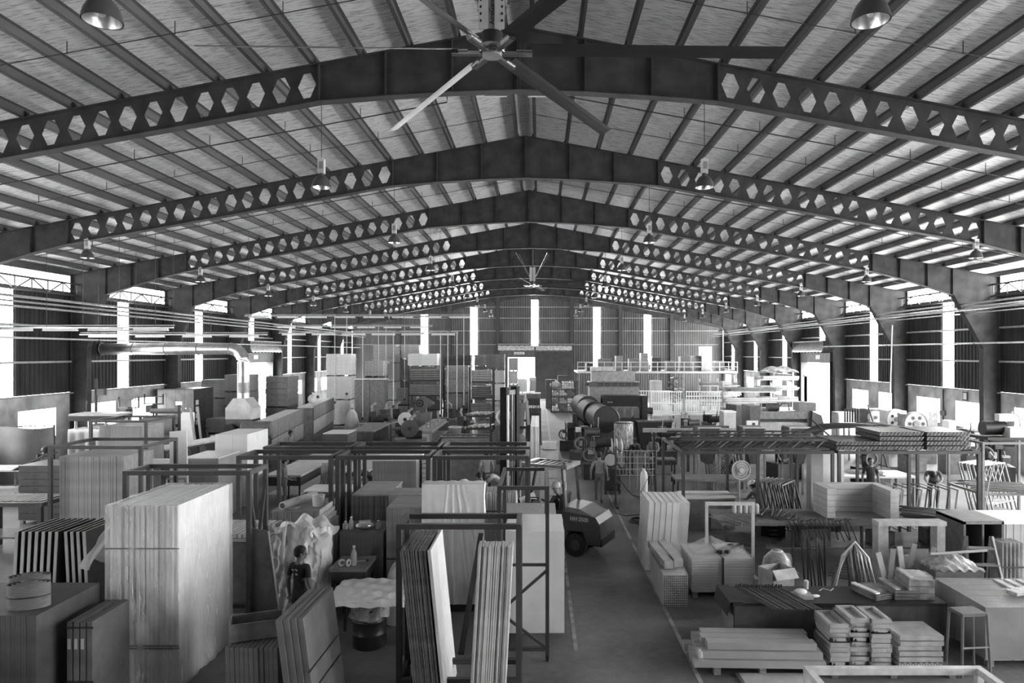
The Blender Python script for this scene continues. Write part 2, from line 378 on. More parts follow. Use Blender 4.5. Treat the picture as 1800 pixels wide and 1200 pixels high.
for px in (700, 790, 875, 1005, 1090, 1180): B().box(X(px, YE)-.18, YE-.3, 0, X(px, YE)+.18, YE-.04, roofz(X(px, YE))-.3).build('gable_post', STEEL, GW)
for z in (5.9, 7.4, 8.8, 10): 
    hw = min(20, (12.1-z)/.184-.3); B().box(XC-hw, YE-.16, z-.04, XC+hw, YE-.06, z+.04).build('girt', GIRT, GW)
b = B()
for sd, W in ((-1, XC-XL), (1, XR-XC)): b.prism([(XC, 12.1), (XC+sd*W, 12.1-.184*W), (XC+sd*W, 11.5-.184*W), (XC, 11.3)], YE-.25, YE-.06)
b.build('gable_rafter', FRAME, GW)
d = thing('door_3', 'far gable doorway with a dark sliding leaf and pale hood', None, (0, YE-.2, 0), kind='structure')
x0, x1, x2 = gd[0], gd[1], X(1008, YE)
B().box(x1, -.12, 0, x2, -.02, Z(618, YE)).build('sliding_leaf', M(.045, .5, 0, .15, 2), d)
B().box(x0-.9, -.1, gdt, x2, -.02, gdt+.75).build('lintel', M(.09, .6, 0, .1, 3), d)
B().box(x0-1.1, -.9, Z(606, YE), x2, 0, Z(604, YE)).build('hood', GREY, d)
for q in range(2):
    a = x0-1.05+q*(x2-x0+1.)/2; a2 = a+(x2-x0+1.)/2-.15
    B().grid(lambda u, v: (a+(a2-a)*u, -.85+.1*math.sin(v*3), Z(606, YE)-.1-v*.5+.02*math.sin(u*40)), 30, 4).build('hood_lining', M(.5, .35, .3, .2, 6, (1, 1, 1), .6), d, 'all')
sg_ = B().box(X(904, YE), -.16, Z(622.5, YE), X(922, YE), -.13, Z(618.5, YE)).build('notice_board', WHITE, d)
B().box(X(906, YE), -.165, Z(621, YE), X(910, YE), -.16, Z(620, YE)).box(X(911.5, YE), -.165, Z(621, YE), X(915, YE), -.16, Z(620, YE)).box(X(916, YE), -.165, Z(621, YE), X(920, YE), -.16, Z(620, YE)).build('notice_lettering', DARK, sg_)
# wall behind the camera
b = B(); corr(b, 'x', YB, XL, XR, 0, g, 1)
bw = struct(b, 'wall_near', WALLS, 'ribbed gable wall behind the viewpoint')
# ================================================================ kit of builders
def K(name, label, cat, loc, rz, specs, group=None, kind=None, root=None):
    """a thing from a list of (part name, shape code, arguments, material); 'part>piece' is a sub-part of the last such part"""
    t = root or thing(name, label, cat, loc, rz, group, kind); last = {}
    for sp in specs:
        n, c, a, m = sp[:4]; par = t
        if '>' in n: pn, n = n.split('>'); par = last[pn]
        for q in (a if isinstance(a, list) else [a]):
            b = B(); getattr(b, {'b': 'box', 'c': 'cyl', 't': 'tube', 'l': 'lathe', 'e': 'ell', 'r': 'ring', 'p': 'prism', 'g': 'bar', 'G': 'grid'}[c])(*q)
            o = b.build(n, m, par, c in 'ctlerG' and ('all' if c in 'eG' else True))
            if par is t: last[n] = o
    return t
def copyt(o, loc=None, rz=None, label=None, parent=None):
    c = o.copy(); C.objects.link(c); c.parent = parent
    if loc is not None: c.location = loc
    if rz is not None: c.rotation_euler = (0, 0, rz)
    if label: c['label'] = label
    for ch in list(o.children): copyt(ch, parent=c)
    return c
def wrapb(w, d, h, amp=.012, n=10, top=True):
    b = B(); rn = random.Random(int(w*1000+h*77))
    ph = [rn.uniform(0, 6) for _ in range(8)]
    def wv(a, c): return amp*(math.sin(a*9+ph[0]+3*math.sin(c*2+ph[1]))+.7*math.sin(a*23+c*7+ph[2])+.5*math.sin(c*17+ph[3]))
    for i, (nx, ny, L) in enumerate(((0, -1, w), (1, 0, d), (0, 1, w), (-1, 0, d))):
        def fn(u, v, nx=nx, ny=ny, L=L, i=i):
            s = (u-.5)*L; e = wv(s+i*3, v*h)*math.sin(PI*min(1, max(0, u)))
            return ((d and nx*(w/2+e))-ny*s, ny*(d/2+e)+nx*s, v*h)
        b.grid(fn, n, n)
    if top: b.grid(lambda u, v: ((u-.5)*w, (v-.5)*d, h+abs(wv(u*w, v*d))*1.5*math.sin(PI*u)*math.sin(PI*v)), n, n)
    return b
def pallet(t, w, d, h=.12, mat=None):
    p = B(); mat = mat or WOOD
    for q in range(6): p.box(-w/2+q*w/6+.02, -d/2, h-.02, -w/2+(q+1)*w/6-.02, d/2, h)
    for y in (-d/2, -.05, d/2-.1):
        for x in (-w/2, -.05, w/2-.1): p.box(x, y, 0, x+.1, y+.1, h-.02)
    p.build('pallet', mat, t)
def stack(label, cat, x0, x1, y0, y1, z0, z1, n, ax='x', mat=None, name='panel_stack', part='panel', jit=.012, lean=0., gap=.14, wrap=False, straps=(), pal=False, rz=0., group=None, mat2=None, top=None):
    w, d, h = x1-x0, y1-y0, z1-z0; mat = mat or PLY
    t = thing(name, label, cat, ((x0+x1)/2, (y0+y1)/2, z0), rz, group); zb = 0
    if pal: pallet(t, w*.96, d*.96); zb = .12; h -= .12
    if ax == 'x': p = w/n; me = B().box(-p*(1-gap)/2, -d/2, 0, p*(1-gap)/2, d/2, h).mesh(part, mat)
    elif ax == 'y': p = d/n; me = B().box(-w/2, -p*(1-gap)/2, 0, w/2, p*(1-gap)/2, h).mesh(part, mat)
    else: p = h/n; me = B().box(-w/2, -d/2, 0, w/2, d/2, p*(1-gap)).mesh(part, mat)
    me2 = me
    if mat2: me2 = me.copy(); me2.materials.clear(); me2.materials.append(mat2)
    for i in range(n):
        j, k = R(-jit, jit), R(-jit, 0)
        m_ = me2 if (mat2 and i % 3 == 1) else me
        if ax == 'x': obj(part, m_, t, (-w/2+(i+.5)*p, j, zb), (0, lean+R(-.15, .15)*jit, 0))
        elif ax == 'y': obj(part, m_, t, (j, -d/2+(i+.5)*p, zb), (lean+R(-.15, .15)*jit, 0, 0))
        else: obj(part, m_, t, (j, R(-jit, jit), zb+i*p))
    e = .006
    for zs in straps:
        B().box(-w/2-e, -d/2-e-jit, zb+h*zs-.012, w/2+e, -d/2-jit+.004, zb+h*zs+.012).box(w/2+jit, -d/2-e-jit, zb+h*zs-.012, w/2+jit+e, d/2+jit, zb+h*zs+.012).build('strap', DARK, t) if not lean else None
    if wrap: wrapb(w+.05, d+.06, h+.02).build('plastic_wrap', FILM if wrap is True else wrap, t, 'all', (0, 0, zb))
    if top: B().box(-w/2-.01, -d/2-.01, zb+h+.002, w/2+.01, d/2+.01, zb+h+.03).build('cover_board', top, t)
    return t
def rack(label, x0, x1, y0, y1, z, w=.06, low=(.25,), mids=0, brace='', cast=False, name='storage_rack', mat=None, group=None, rz=0., cat='rack'):
    W, D = x1-x0, y1-y0; mat = mat or STEEL
    t = thing(name, label, cat, ((x0+x1)/2, (y0+y1)/2, 0), rz, group); a, c = W/2-w/2, D/2-w/2
    zb = .12 if cast else 0
    for sx in (-1, 1):
        for sy in (-1, 1):
            B().box(sx*a-w/2, sy*c-w/2, zb, sx*a+w/2, sy*c+w/2, z).build('post', mat, t)
            if cast: K('', '', '', 0, 0, [('caster', 'b', (sx*a-.03, sy*c-.03, .05, sx*a+.03, sy*c+.03, .13), STEEL), ('caster>wheel', 'c', ((sx*a-.02, sy*c, .05), (sx*a+.02, sy*c, .05), .05), BLACK)], root=t)
    for i in range(mids):
        xx = -a+(i+1)*2*a/(mids+1)
        for sy in (-1, 1): B().box(xx-w/2, sy*c-w/2, zb, xx+w/2, sy*c+w/2, z-w).build('post', mat, t)
    for zz, n in [(z-w/2, 'top_rail')]+[(q, 'lower_rail') for q in low]:
        for sy in (-1, 1): B().box(-a+w/2, sy*c-w/2, zz-w/2, a-w/2, sy*c+w/2, zz+w/2).build(n, mat, t)
        for sx in (-1, 1): B().box(sx*a-w/2, -c+w/2, zz-w/2, sx*a+w/2, c-w/2, zz+w/2).build(n, mat, t)
    if 'r' in brace:
        for q in (-1, 1): B().bar((a, -q*c, .3), (a, q*c, z-.3), w*.7).build('brace', mat, t)
    if 'k' in brace: B().bar((-a, -c, z*.28), (a, -c, .2), w*.7).bar((-a, -c, z*.28), (a, -c, z*.52), w*.7).bar((-a, -c, z*.55), (a, -c, z*.55), w*.7).build('brace', mat, t)
    return t
def table(label, x0, x1, y0, y1, z, top=.04, tm=None, lm=None, shelf=None, name='work_table', cat='table', lw=.05, rz=0., apron=0, group=None, panel=False, legs=0):
    W, D = x1-x0, y1-y0; tm = tm or PALE; lm = lm or STEEL
    t = thing(name, label, cat, ((x0+x1)/2, (y0+y1)/2, 0), rz, group)
    B().box(-W/2, -D/2, z-top, W/2, D/2, z).build('table_top', tm, t)
    xs = [-W/2+.06, W/2-.06]+[-W/2+.06+(i+1)*(W-.12)/(legs+1) for i in range(legs)]
    for x in xs:
        for y in (-D/2+.06, D/2-.06): B().box(x-lw/2, y-lw/2, 0, x+lw/2, y+lw/2, z-top).build('leg', lm, t)
    if shelf: B().box(-W/2+.04, -D/2+.04, shelf-.03, W/2-.04, D/2-.04, shelf).build('shelf', tm if tm is not BRIGHT else GREY, t)
    if apron: B().box(-W/2+.03, -D/2+.02, z-top-apron, W/2-.03, -D/2+.045, z-top).box(W/2-.045, -D/2+.02, z-top-apron, W/2-.02, D/2-.02, z-top).build('apron', lm, t)
    if panel: B().box(-W/2+.03, -D/2+.05, .03, W/2-.03, -D/2+.07, z-top).build('front_panel', lm, t); B().box(-W/2+.02, -D/2+.05, .03, -W/2+.04, D/2-.05, z-top).build('side_panel', GREY, t)
    return t
def carton(label, c, w, d, h, rz=0., mat=None, open_=False, name='carton', cat='box', marks=False, group=None):
    mat = mat or CARD; t = thing(name, label, cat, c, rz, group); b = B(); e = .012
    b.box(-w/2, -d/2, 0, w/2, d/2, e)
    for q in ((-w/2, -d/2, w/2, -d/2+e), (-w/2, d/2-e, w/2, d/2), (-w/2, -d/2, -w/2+e, d/2), (w/2-e, -d/2, w/2, d/2)): b.box(q[0], q[1], 0, q[2], q[3], h)
    b.build('body', mat, t)
    if open_:
        B().box(-w/2, -.1, -.006, w/2, .1, 0).build('flap', mat, t, False, (0, -d/2-.06, h-.05), (.9, 0, 0)); B().box(-.1, -d/2, -.006, .1, d/2, 0).build('flap', mat, t, False, (w/2+.06, 0, h-.05), (0, .7, 0))
    else:
        B().box(-w/2, -d/2, h-.004, w/2, -.004, h+.004).build('flap', mat, t); fl = B().box(-w/2, .004, h-.004, w/2, d/2, h+.004).build('flap', mat, t)
        B().box(-w/2-.002, -.03, h+.004, w/2+.002, .03, h+.006).build('tape', M(.4, .3, 0, .05, 5), fl)
    if marks: B().ring((-w*.15, -d/2-.003, h*.45), .035, .006, 'y', 14, 4).bx((-w*.15, -d/2-.003, h*.45), (.03, .004, .03)).build('printed_mark', DARK, t)
    return t
def bottle(label, p, h=.25, r=.035, mat=None, cat='bottle', name='bottle', group=None):
    t = thing(name, label, cat, p, 0, group); mat = mat or M(.6, .1, 0, .05, 5, a=.45)
    B().lathe([(r*.9, 0), (r, .01), (r, h*.6), (r*.45, h*.82), (r*.4, h*.92)], n=12).build('body', mat, t, True)
    B().lathe([(r*.45, h*.92), (r*.45, h)], n=10).build('cap', WHITE, t, True); return t
# ================================================================ lamps, fans, services under the roof
def lamp(label, x, y, zr, ztop):
    t = thing('high_bay_lamp', label, 'lamp', (x, y, zr), 0, 'high bay lamps under the roof frames')
    rf = obj('reflector', LM[0], t); obj('reflector_lining', LM[1], rf); bb = obj('ballast_box', LM[2], t); obj('bulb', LM[3], rf); obj('rating_plate', LM[4], bb)
    B().cyl((0, 0, .62), (0, 0, ztop-zr), .008, n=5).build('cable', DARK, t); return t
prof = [(.2, 0), (.195, .04), (.175, .11), (.14, .18), (.09, .235), (.05, .26)]
LM = [B().lathe([(.205, .0), (.2, .045), (.18, .115), (.145, .187), (.095, .243), (.05, .27), (.05, .31)], n=24, caps=False).mesh('reflector', M(.1, .35, .5, .1, 4), True),
      B().lathe([(r-.008, z+.004) for r, z in prof], n=24, caps=False).mesh('reflector_lining', M(.85, .22, .9, .05, 4), True),
      B().box(-.07, -.06, .31, .07, .06, .62).box(-.02, -.02, .62, .02, .02, .66).mesh('ballast_box', PALE),
      B().lathe([(.02, .2), (.035, .15), (.045, .1), (.03, .06), (.002, .045)], n=12).mesh('bulb', BRIGHT, True), B().box(-.04, -.064, .4, .05, -.06, .56).mesh('rating_plate', GREY)]
for k in range(1, 10):
    for x, rn, z in ((-4.75, 'left of the ridge', 8.6), (3.6, 'right of the ridge', 8.6), (-14.8, 'near the left wall', 8.1), (14.3, 'near the right wall', 8.1)):
        if abs(x) > 10 and k < 3: continue
        u = abs(x-XC)
        lamp('bell-shaped high bay lamp hanging %s, %s of its row' % (rn, ORD[k-1] if abs(x) < 10 else ORD[k-3]), x, k*BAY-.05, z, zbot(u)-.02)
def fan(label, x, y, z, ztop, a0, text, rad=3.62):
    t = thing('ceiling_fan', label, 'fan', (x, y, z), 0, 'six-bladed ceiling fans along the ridge')
    c, s_ = math.cos(math.radians(22)), math.sin(math.radians(22))
    sec = [(-.1, .0), (-.06, .018), (.03, .016), (.1, 0), (.03, -.008), (-.06, -.008)]
    bl = B()
    n = len(sec)
    for r_ in (.42, rad):
        bl.v += [(r_, a*c-b_*s_, -(a*s_)+b_*c) for a, b_ in sec]
    bl.f += [tuple(range(n)), tuple(range(2*n-1, n-1, -1))]+[(i, (i+1) % n, n+(i+1) % n, n+i) for i in range(n)]
    me = bl.mesh('blade', M(.03, .38, .1, .1, 3)); arm = B().box(.1, -.035, -.075, .5, .035, -.035).box(.3, -.05, -.04, .5, .05, -.02).mesh('blade_arm', CHROME)
    for k in range(6):
        o = obj('blade', me, t, None, (0, 0, math.radians(a0+60*k))); obj('blade_arm', arm, o)
    hb = B().lathe([(.02, -.05), (.16, -.05), (.17, -.03), (.17, .03), (.1, .05)], n=24).build('hub', CHROME, t, True)
    B().lathe([(.0, -.092), (.12, -.09), (.125, -.05)], n=24).build('hub_cap', GREY, hb, True)
    B().cyl((0, 0, .05), (0, 0, .2), .13, n=20).build('gearbox', BLACK, t, True)
    mh = B().box(-.1, -.1, .2, .1, .1, .95).build('motor_housing', M(.3, .5, .1, .1, 3), t)
    for q in (-1, 1):
        B().box(q*.1-.06, -.12, .2, q*.1+.06, -.1, .95).build('side_plate', PALE, t)
        for i in range(8): B().bx((q*.13, -.123, .3+i*.085), (.022, .006, .03)).build('bolt_slot', BLACK, t)
    if text:
        cu = bpy.data.curves.new('lettering', 'FONT'); cu.body = text; cu.size = .085; cu.align_x = 'LEFT'; cu.extrude = .001
        tmp = bpy.data.objects.new('tmp', cu); C.objects.link(tmp)
        me = bpy.data.meshes.new_from_object(tmp.evaluated_get(bpy.context.evaluated_depsgraph_get())); bpy.data.objects.remove(tmp)
        me.materials.clear(); me.materials.append(BLACK)
        o = obj('lettering', me, mh, (.03, -.103, .26)); o.rotation_euler = Matrix(((0, -1, 0), (0, 0, -1), (1, 0, 0))).to_euler()
    B().cyl((0, 0, .95), (0, 0, ztop-z), .04, n=10).build('down_rod', STEEL, t)
    for q, (dx, dy) in enumerate(((-.9, -.3), (-.75, .4), (.8, -.3), (.9, .4))):
        b = B(); nn = 34
        for i in range(nn):
            f0, f1 = i/nn, (i+.8)/nn; p = lambda f: (dx*(.14+.86*f), dy*f, .35+(ztop-z-.6)*f)
            b.bar(p(f0), p(f1), .012, .03 if i % 2 else .008)
        b.build('safety_chain', CHROME, t)
    return t
fan('large dark six-bladed ceiling fan hanging near the camera', X(865, 8.5), 8.5, Z(87, 8.5), 12.0, 1.5, 'AireGard')
fan('far small ceiling fan hanging over the middle of the aisle', -.37, 37.5, 8.72, 10.7, 20, '')
# pipe runs along the walls
PIPE = M(.42, .35, .5, .1, 3)
for x, z, r, nm in ((18.45, 7.12, .035, 'upper'), (18.6, 6.98, .03, 'second'), (18.4, 6.86, .045, 'third'), (18.7, 6.72, .025, 'lowest')):
    K('service_pipe', 'long thin service pipe along the right wall, %s of the high bundle' % nm, 'pipe', (x, 0, z), 0,
      [('pipe', 'c', ((0, 14, 0), (0, 74, 0), r, None, 8), PIPE), ('clip', 'b', [(-.02, k*BAY-.02, -r-.01, .9, k*BAY+.02, -r+.02) for k in range(2, 10)], STEEL)], 'pipes along the right wall')
for x, z, r, nm in ((-18.85, 7.05, .05, 'upper'), (-18.7, 6.85, .035, 'second'), (-18.8, 6.68, .04, 'lowest')):
    K('service_pipe', 'long thin service pipe along the left wall, %s of the high bundle' % nm, 'pipe', (x, 0, z), 0,
      [('pipe', 'c', ((0, 14, 0), (0, 74, 0), r, None, 8), PIPE), ('clip', 'b', [(-.9, k*BAY-.02, -r-.01, .02, k*BAY+.02, -r+.02) for k in range(2, 10)], STEEL)], 'pipes along the left wall')
for sx, x in (('left', -19.3), ('right', 19.05)):
    K('service_pipe', 'pale water pipe at half height along the %s wall columns' % sx, 'pipe', (x, 0, 5.56 if sx == 'left' else 5.42), 0,
      [('pipe', 'c', ((0, 14, 0), (0, 46 if sx == 'right' else 74, 0), .035, None, 8), PALE), ('pipe_clip', 'b', [(-.05, k*BAY-.05, -.05, .05, k*BAY+.05, .0) for k in range(2, 7)], STEEL)])
# fluorescent battens on hanging rails, left part of the hall
def rail(nm, x0, x1, y, z, n, off, lab, dz=1.4):
    t = K('light_rail', lab, 'light rail', (0, y, z), 0, [('rail', 'b', (x0, -.03, .0, x1, .03, .05), PIPE), ('conduit', 'c', ((x0, .06, .11), (x1, .06, .11), .02, None, 6), PALE)]+
          [('hanger', 'g', ((x0+(i+.5)*(x1-x0)/5, 0, .05), (x0+(i+.5)*(x1-x0)/5, 0, roofz(x0+(i+.5)*(x1-x0)/5)-z), .012), ROD) for i in range(5)])
    for i in range(n):
        xx = x0+(i+.5)*(x1-x0)/n
        tt = thing('fluorescent_batten', 'fluorescent tube batten under the %s, %s from the left' % (nm, ORD[i].replace('nearest', 'first')), 'lamp', (xx, y, z), 0, 'fluorescent battens under the left light rails')
        hs = obj('housing', FB[0], tt); obj('tube', FB[1], hs)
FB = [B().box(-.6, -.04, -.06, .6, .04, -.001).box(-.62, -.03, -.09, -.6, .03, -.06).box(.6, -.03, -.09, .62, .03, -.06).mesh('housing', WHITE), B().cyl((-.59, 0, -.08), (.59, 0, -.08), .014, n=8).mesh('tube', BRIGHT, True)]
rail('nearest left light rail', -19.15, X(305, 24), 24, Z(577, 24), 4, 0, 'pale light rail across the left windows, the nearest one')
rail('second left light rail', X(140, 29), X(470, 29), 29, Z(589, 29), 4, 0, 'pale light rail in front of the metal duct')
rail('high middle light rail', X(430, 40.5), X(833, 40.5), 40.5, Z(556, 40.5), 8, 0, 'long high light rail over the left benches')
rail('lower middle light rail', X(490, 36), X(805, 36), 36, Z(586, 36), 6, 0, 'long low light rail over the left benches')
rail('far light rail', X(480, 47), X(760, 47), 47, Z(574, 47), 6, 0, 'far light rail above the stacked pallets')
# power drops
for i, (px, y0, y1, Y) in enumerate(((558, 585, 695, 36), (588, 580, 705, 40.5), (609, 580, 690, 40.5), (637, 586, 733, 36), (665, 575, 715, 47), (678, 575, 705, 47), (691, 586, 712, 36), (711, 575, 700, 47), (774, 586, 728, 36), (787, 586, 735, 36), (803, 586, 720, 36), (815, 557, 712, 40.5), (828, 557, 702, 40.5))):
    K('power_drop', 'thin pale power drop over the left benches, %s counted from the left' % (ORD+['thirteenth'])[i].replace('nearest', 'first'), 'cable', (X(px, Y), Y+.06, Z(y1, Y)), 0,
      [('drop_pipe', 'c', ((0, 0, 0), (0, 0, {36: Z(586, 36), 40.5: Z(556, 40.5), 47: Z(574, 47)}[Y]+.089-Z(y1, Y)), .022, None, 6), PALE), ('socket', 'b', (-.06, -.05, -.14, .06, .05, 0), DARK)], 'power drops over the left benches')

for i, px in enumerate((872, 947)):
    x, y, z = X(px, 18), 18.0, Z(168, 18)
    K('ridge_light', 'short fluorescent light by the ridge behind the nearest big frame, %s one' % ('left', 'right')[i], 'lamp', (x, y, z), 0, [('housing', 'b', (-.3, -.05, 0, .3, .05, .05), MID), ('tube', 'c', ((-.28, 0, -.02), (.28, 0, -.02), .02, None, 8), BRIGHT), ('hanger', 'g', [((-.2, 0, .05), (-.2, 0, roofz(x-.2)-z), .012), ((.2, 0, .05), (.2, 0, roofz(x+.2)-z), .012)], ROD)], 'short lights beside the ridge')
# ================================================================ people
def person(label, loc, rz, pose=None, shirt=GREY, trousers=MID, hair=True, helmet=None, skin=SKIN, height=1.68, vest=None, sleeve=True, shoes=BLACK, mark=None, item=None, helmet_name='helmet'):
    J = dict(pelvis=(0, 0, .92), belly=(0, .01, 1.08), chest=(0, .0, 1.28), neck=(0, -.005, 1.44), jaw=(0, .02, 1.51), head=(0, .02, 1.59),
             shl=(-.165, 0, 1.385), ell=(-.235, -.02, 1.12), wrl=(-.25, .05, .88), hal=(-.25, .08, .80),
             shr=(.165, 0, 1.385), elr=(.235, -.02, 1.12), wrr=(.25, .05, .88), har=(.25, .08, .80),
             hil=(-.09, 0, .88), knl=(-.1, .03, .49), anl=(-.1, -.02, .09), tol=(-.11, .13, .035),
             hir=(.09, 0, .88), knr=(.1, .03, .49), anr=(.1, -.02, .09), tor=(.11, .13, .035))
    J.update(pose or {}); fc = J.pop('face', (0, 1, 0)); k = height/1.70
    rad = dict(pelvis=(.135, .1), belly=(.125, .09), chest=(.14, .1), neck=(.052, .052), jaw=(.066, .075), head=(.078, .09),
               shl=(.062,)*2, ell=(.042,)*2, wrl=(.028,)*2, hal=(.036, .022), hil=(.085,)*2, knl=(.056,)*2, anl=(.042,)*2, tol=(.042, .032))
    for a in ('sh', 'el', 'wr', 'ha', 'hi', 'kn', 'an', 'to'): rad[a+'r'] = rad[a+'l']
    names = list(J); ix = {n: i for i, n in enumerate(names)}
    ed = [('pelvis', 'belly'), ('belly', 'chest'), ('chest', 'neck'), ('neck', 'jaw'), ('jaw', 'head')]
    for q in 'lr': ed += [('chest', 'sh'+q), ('sh'+q, 'el'+q), ('el'+q, 'wr'+q), ('wr'+q, 'ha'+q), ('pelvis', 'hi'+q), ('hi'+q, 'kn'+q), ('kn'+q, 'an'+q), ('an'+q, 'to'+q)]
    me = bpy.data.meshes.new('body'); me.from_pydata([J[n] for n in names], [(ix[a], ix[b]) for a, b in ed], [])
    tmp = bpy.data.objects.new('tmp', me); C.objects.link(tmp)
    md = tmp.modifiers.new('s', 'SKIN'); md.use_smooth_shade = True
    for n in names: v = me.skin_vertices[0].data[ix[n]]; v.radius = rad[n]; v.use_root = n == 'pelvis'
    tmp.modifiers.new('u', 'SUBSURF').levels = 2
    ev = tmp.evaluated_get(bpy.context.evaluated_depsgraph_get()); m2 = ev.to_mesh()
    b = B(); b.v = [tuple(v.co) for v in m2.vertices]; b.f = [tuple(p.vertices) for p in m2.polygons]; nb = len(b.f)
    ev.to_mesh_clear(); bpy.data.objects.remove(tmp)
    # fingers, nose, ears belong to the body mesh
    for q, sg in (('l', -1), ('r', 1)):
        h = Vector(J['ha'+q]); d = (h-Vector(J['wr'+q])).normalized(); sd = d.cross(Vector((0, 0, 1)) if abs(d.z) < .8 else Vector((0, 1, 0))).normalized(); up = sd.cross(d)
        for i, L in enumerate((.075, .085, .08, .06)):
            p = h+d*.015+sd*(i-1.5)*.018; m = p+d*L*.55-up*.008; b.tube([p, m, m+d*L*.4-up*.022], [.0095, .0085, .006], 6)
        p = h-d*.02+sd*sg*.03; b.tube([p, p+sd*sg*.025+d*.03, p+sd*sg*.028+d*.06-up*.008], [.011, .01, .007], 6)
    hd = Vector(J['head']); nk = Vector(J['neck']); up = (hd-Vector(J['jaw'])).normalized(); fw = Vector(fc); fw = (fw-up*fw.dot(up)).normalized(); rt = fw.cross(up)
    HM_ = Matrix((rt, fw, up)).transposed().to_4x4(); HM_.translation = hd
    b.tube([HM_ @ Vector((0, .082, .0)), HM_ @ Vector((0, .108, -.035)), HM_ @ Vector((0, .085, -.05))], [.008, .014, .012], 6)
    for sg in (-1, 1): b.ell((sg*.078, -.005, -.02), (.012, .022, .032), 8, 5, HM_)
    b.ell((0, .01, .03), (.08, .096, .085), 14, 8, HM_)
    mesh = b.mesh('body', shirt, 'all')
    for m_ in (skin, trousers, shoes): mesh.materials.append(m_)
    segs = [(Vector(J[a]), Vector(J[c]), a, c) for a, c in ed]
    for p in mesh.polygons:
        c = p.center
        if (c-hd).length < .135: p.material_index = 1; continue
        best = min(segs, key=lambda s_: ((s_[0]+(s_[1]-s_[0])*max(0, min(1, (c-s_[0]).dot(s_[1]-s_[0])/max(1e-9, (s_[1]-s_[0]).length_squared)))-c).length))
        a, e = best[2], best[3]; f = (c-best[0]).dot(best[1]-best[0])/best[1].__sub__(best[0]).length_squared
        if a[:2] in ('el', 'wr') or e in ('jaw', 'head') or (a == 'chest' and e == 'neck' and f > .85) or (a[:2] == 'sh' and sleeve and f > .72): p.material_index = 1
        elif (a[:2] in ('kn', 'hi')) or (a == 'pelvis' and (e != 'belly' or f < .3)): p.material_index = 2
        elif a[:2] == 'an': p.material_index = 3
    t = thing('person', label, 'person', loc, rz); body = obj('body', mesh, t); t.scale = (k, k, k)
    if hair:
        hb = B(); hb.ell((0, -.008, .045), (.092, .105, .085), 16, 10, HM_); hb.ell((0, -.03, .0), (.088, .085, .085), 14, 8, HM_); hb.build('hair', HAIR, t, 'all')
    if helmet:
        hb = B(); hb.lathe([(.135, .035), (.13, .045), (.12, .06), (.112, .1), (.085, .15), (.04, .172), (.0, .175)], n=20, mx=HM_); hb.box(-.08, .08, .03, .08, .17, .042, HM_); hb.build(helmet_name, helmet, t, True)
    for sg in (-1, 1): B().ell((sg*.03, .085, .0), (.012, .008, .008), 8, 5, HM_).build('eye', BLACK, body, 'all')
    B().box(-.024, .088, -.078, .024, .094, -.07, HM_).build('mouth', M(.1, .6, 0, .1, 5), body)
    if vest: 
        vb = B()
        for sg in (-1, 1): vb.tube([(sg*.09, .115, 1.1), (sg*.1, .112, 1.3), (sg*.085, .02, 1.445), (sg*.09, -.11, 1.3), (sg*.09, -.11, 1.1)], .022, 6)
        vb.build('reflective_braces', vest, t, True)
    if mark:
        mb = B()
        for x0, z0, w_, h_, r_ in mark: mb.box(-w_/2, -.002, -h_/2, w_/2, .002, h_/2, Matrix.Translation((x0, -.128, z0)) @ Matrix.Rotation(r_, 4, 'Y'))
        mb.build('shirt_print', WHITE, body)
    if item: K('', '', '', 0, 0, item, root=t)
    return t
# ================================================================ left of the aisle, foreground
# white wrapped stack of door panels and rack around it
WP = M(.78, .5, 0, .06, 4)
t = stack('tall stack of white door panels wrapped in plastic, largest thing at the lower left', 'stack', -6.4, -5.38, 10.2, 11.9, 0, 2.72, 17, 'x', WP, 'wrapped_panel_stack', jit=.03, gap=.22)
wrapb(1.1, 1.78, 2.74, .02, 26, False).build('plastic_wrap', M(.85, .3, 0, .08, 6, (3, 3, .4), .5, .3), t, 'all')
for z in (.62, .66, 2.1): B().box(-.56, -.9, z*1.0-.006, .56, -.885, z+.006).build('strap', MID, t)
def flapfn(u, v): return (-.5-.55*u+.05*math.sin(v*9), -.7+.75*v+.05*math.sin(u*12), 2.6-.85*u**1.3-.05*math.sin(v*12+u*5)-.1*abs(v-.5))
B().grid(flapfn, 16, 16).build('loose_plastic_sheet', M(.8, .35, 0, .08, 5, (1, 1, 1), .5, .75), t, 'all')
rack('dark steel rack standing around the big white wrapped panels', -7.3, -5.06, 12.0, 12.8, 2.93, .075, (.3,), brace='r')
def rodl_(px0, py0, px1, py1, Y): return (at(px0, py0, Y), at(px1, py1, Y))
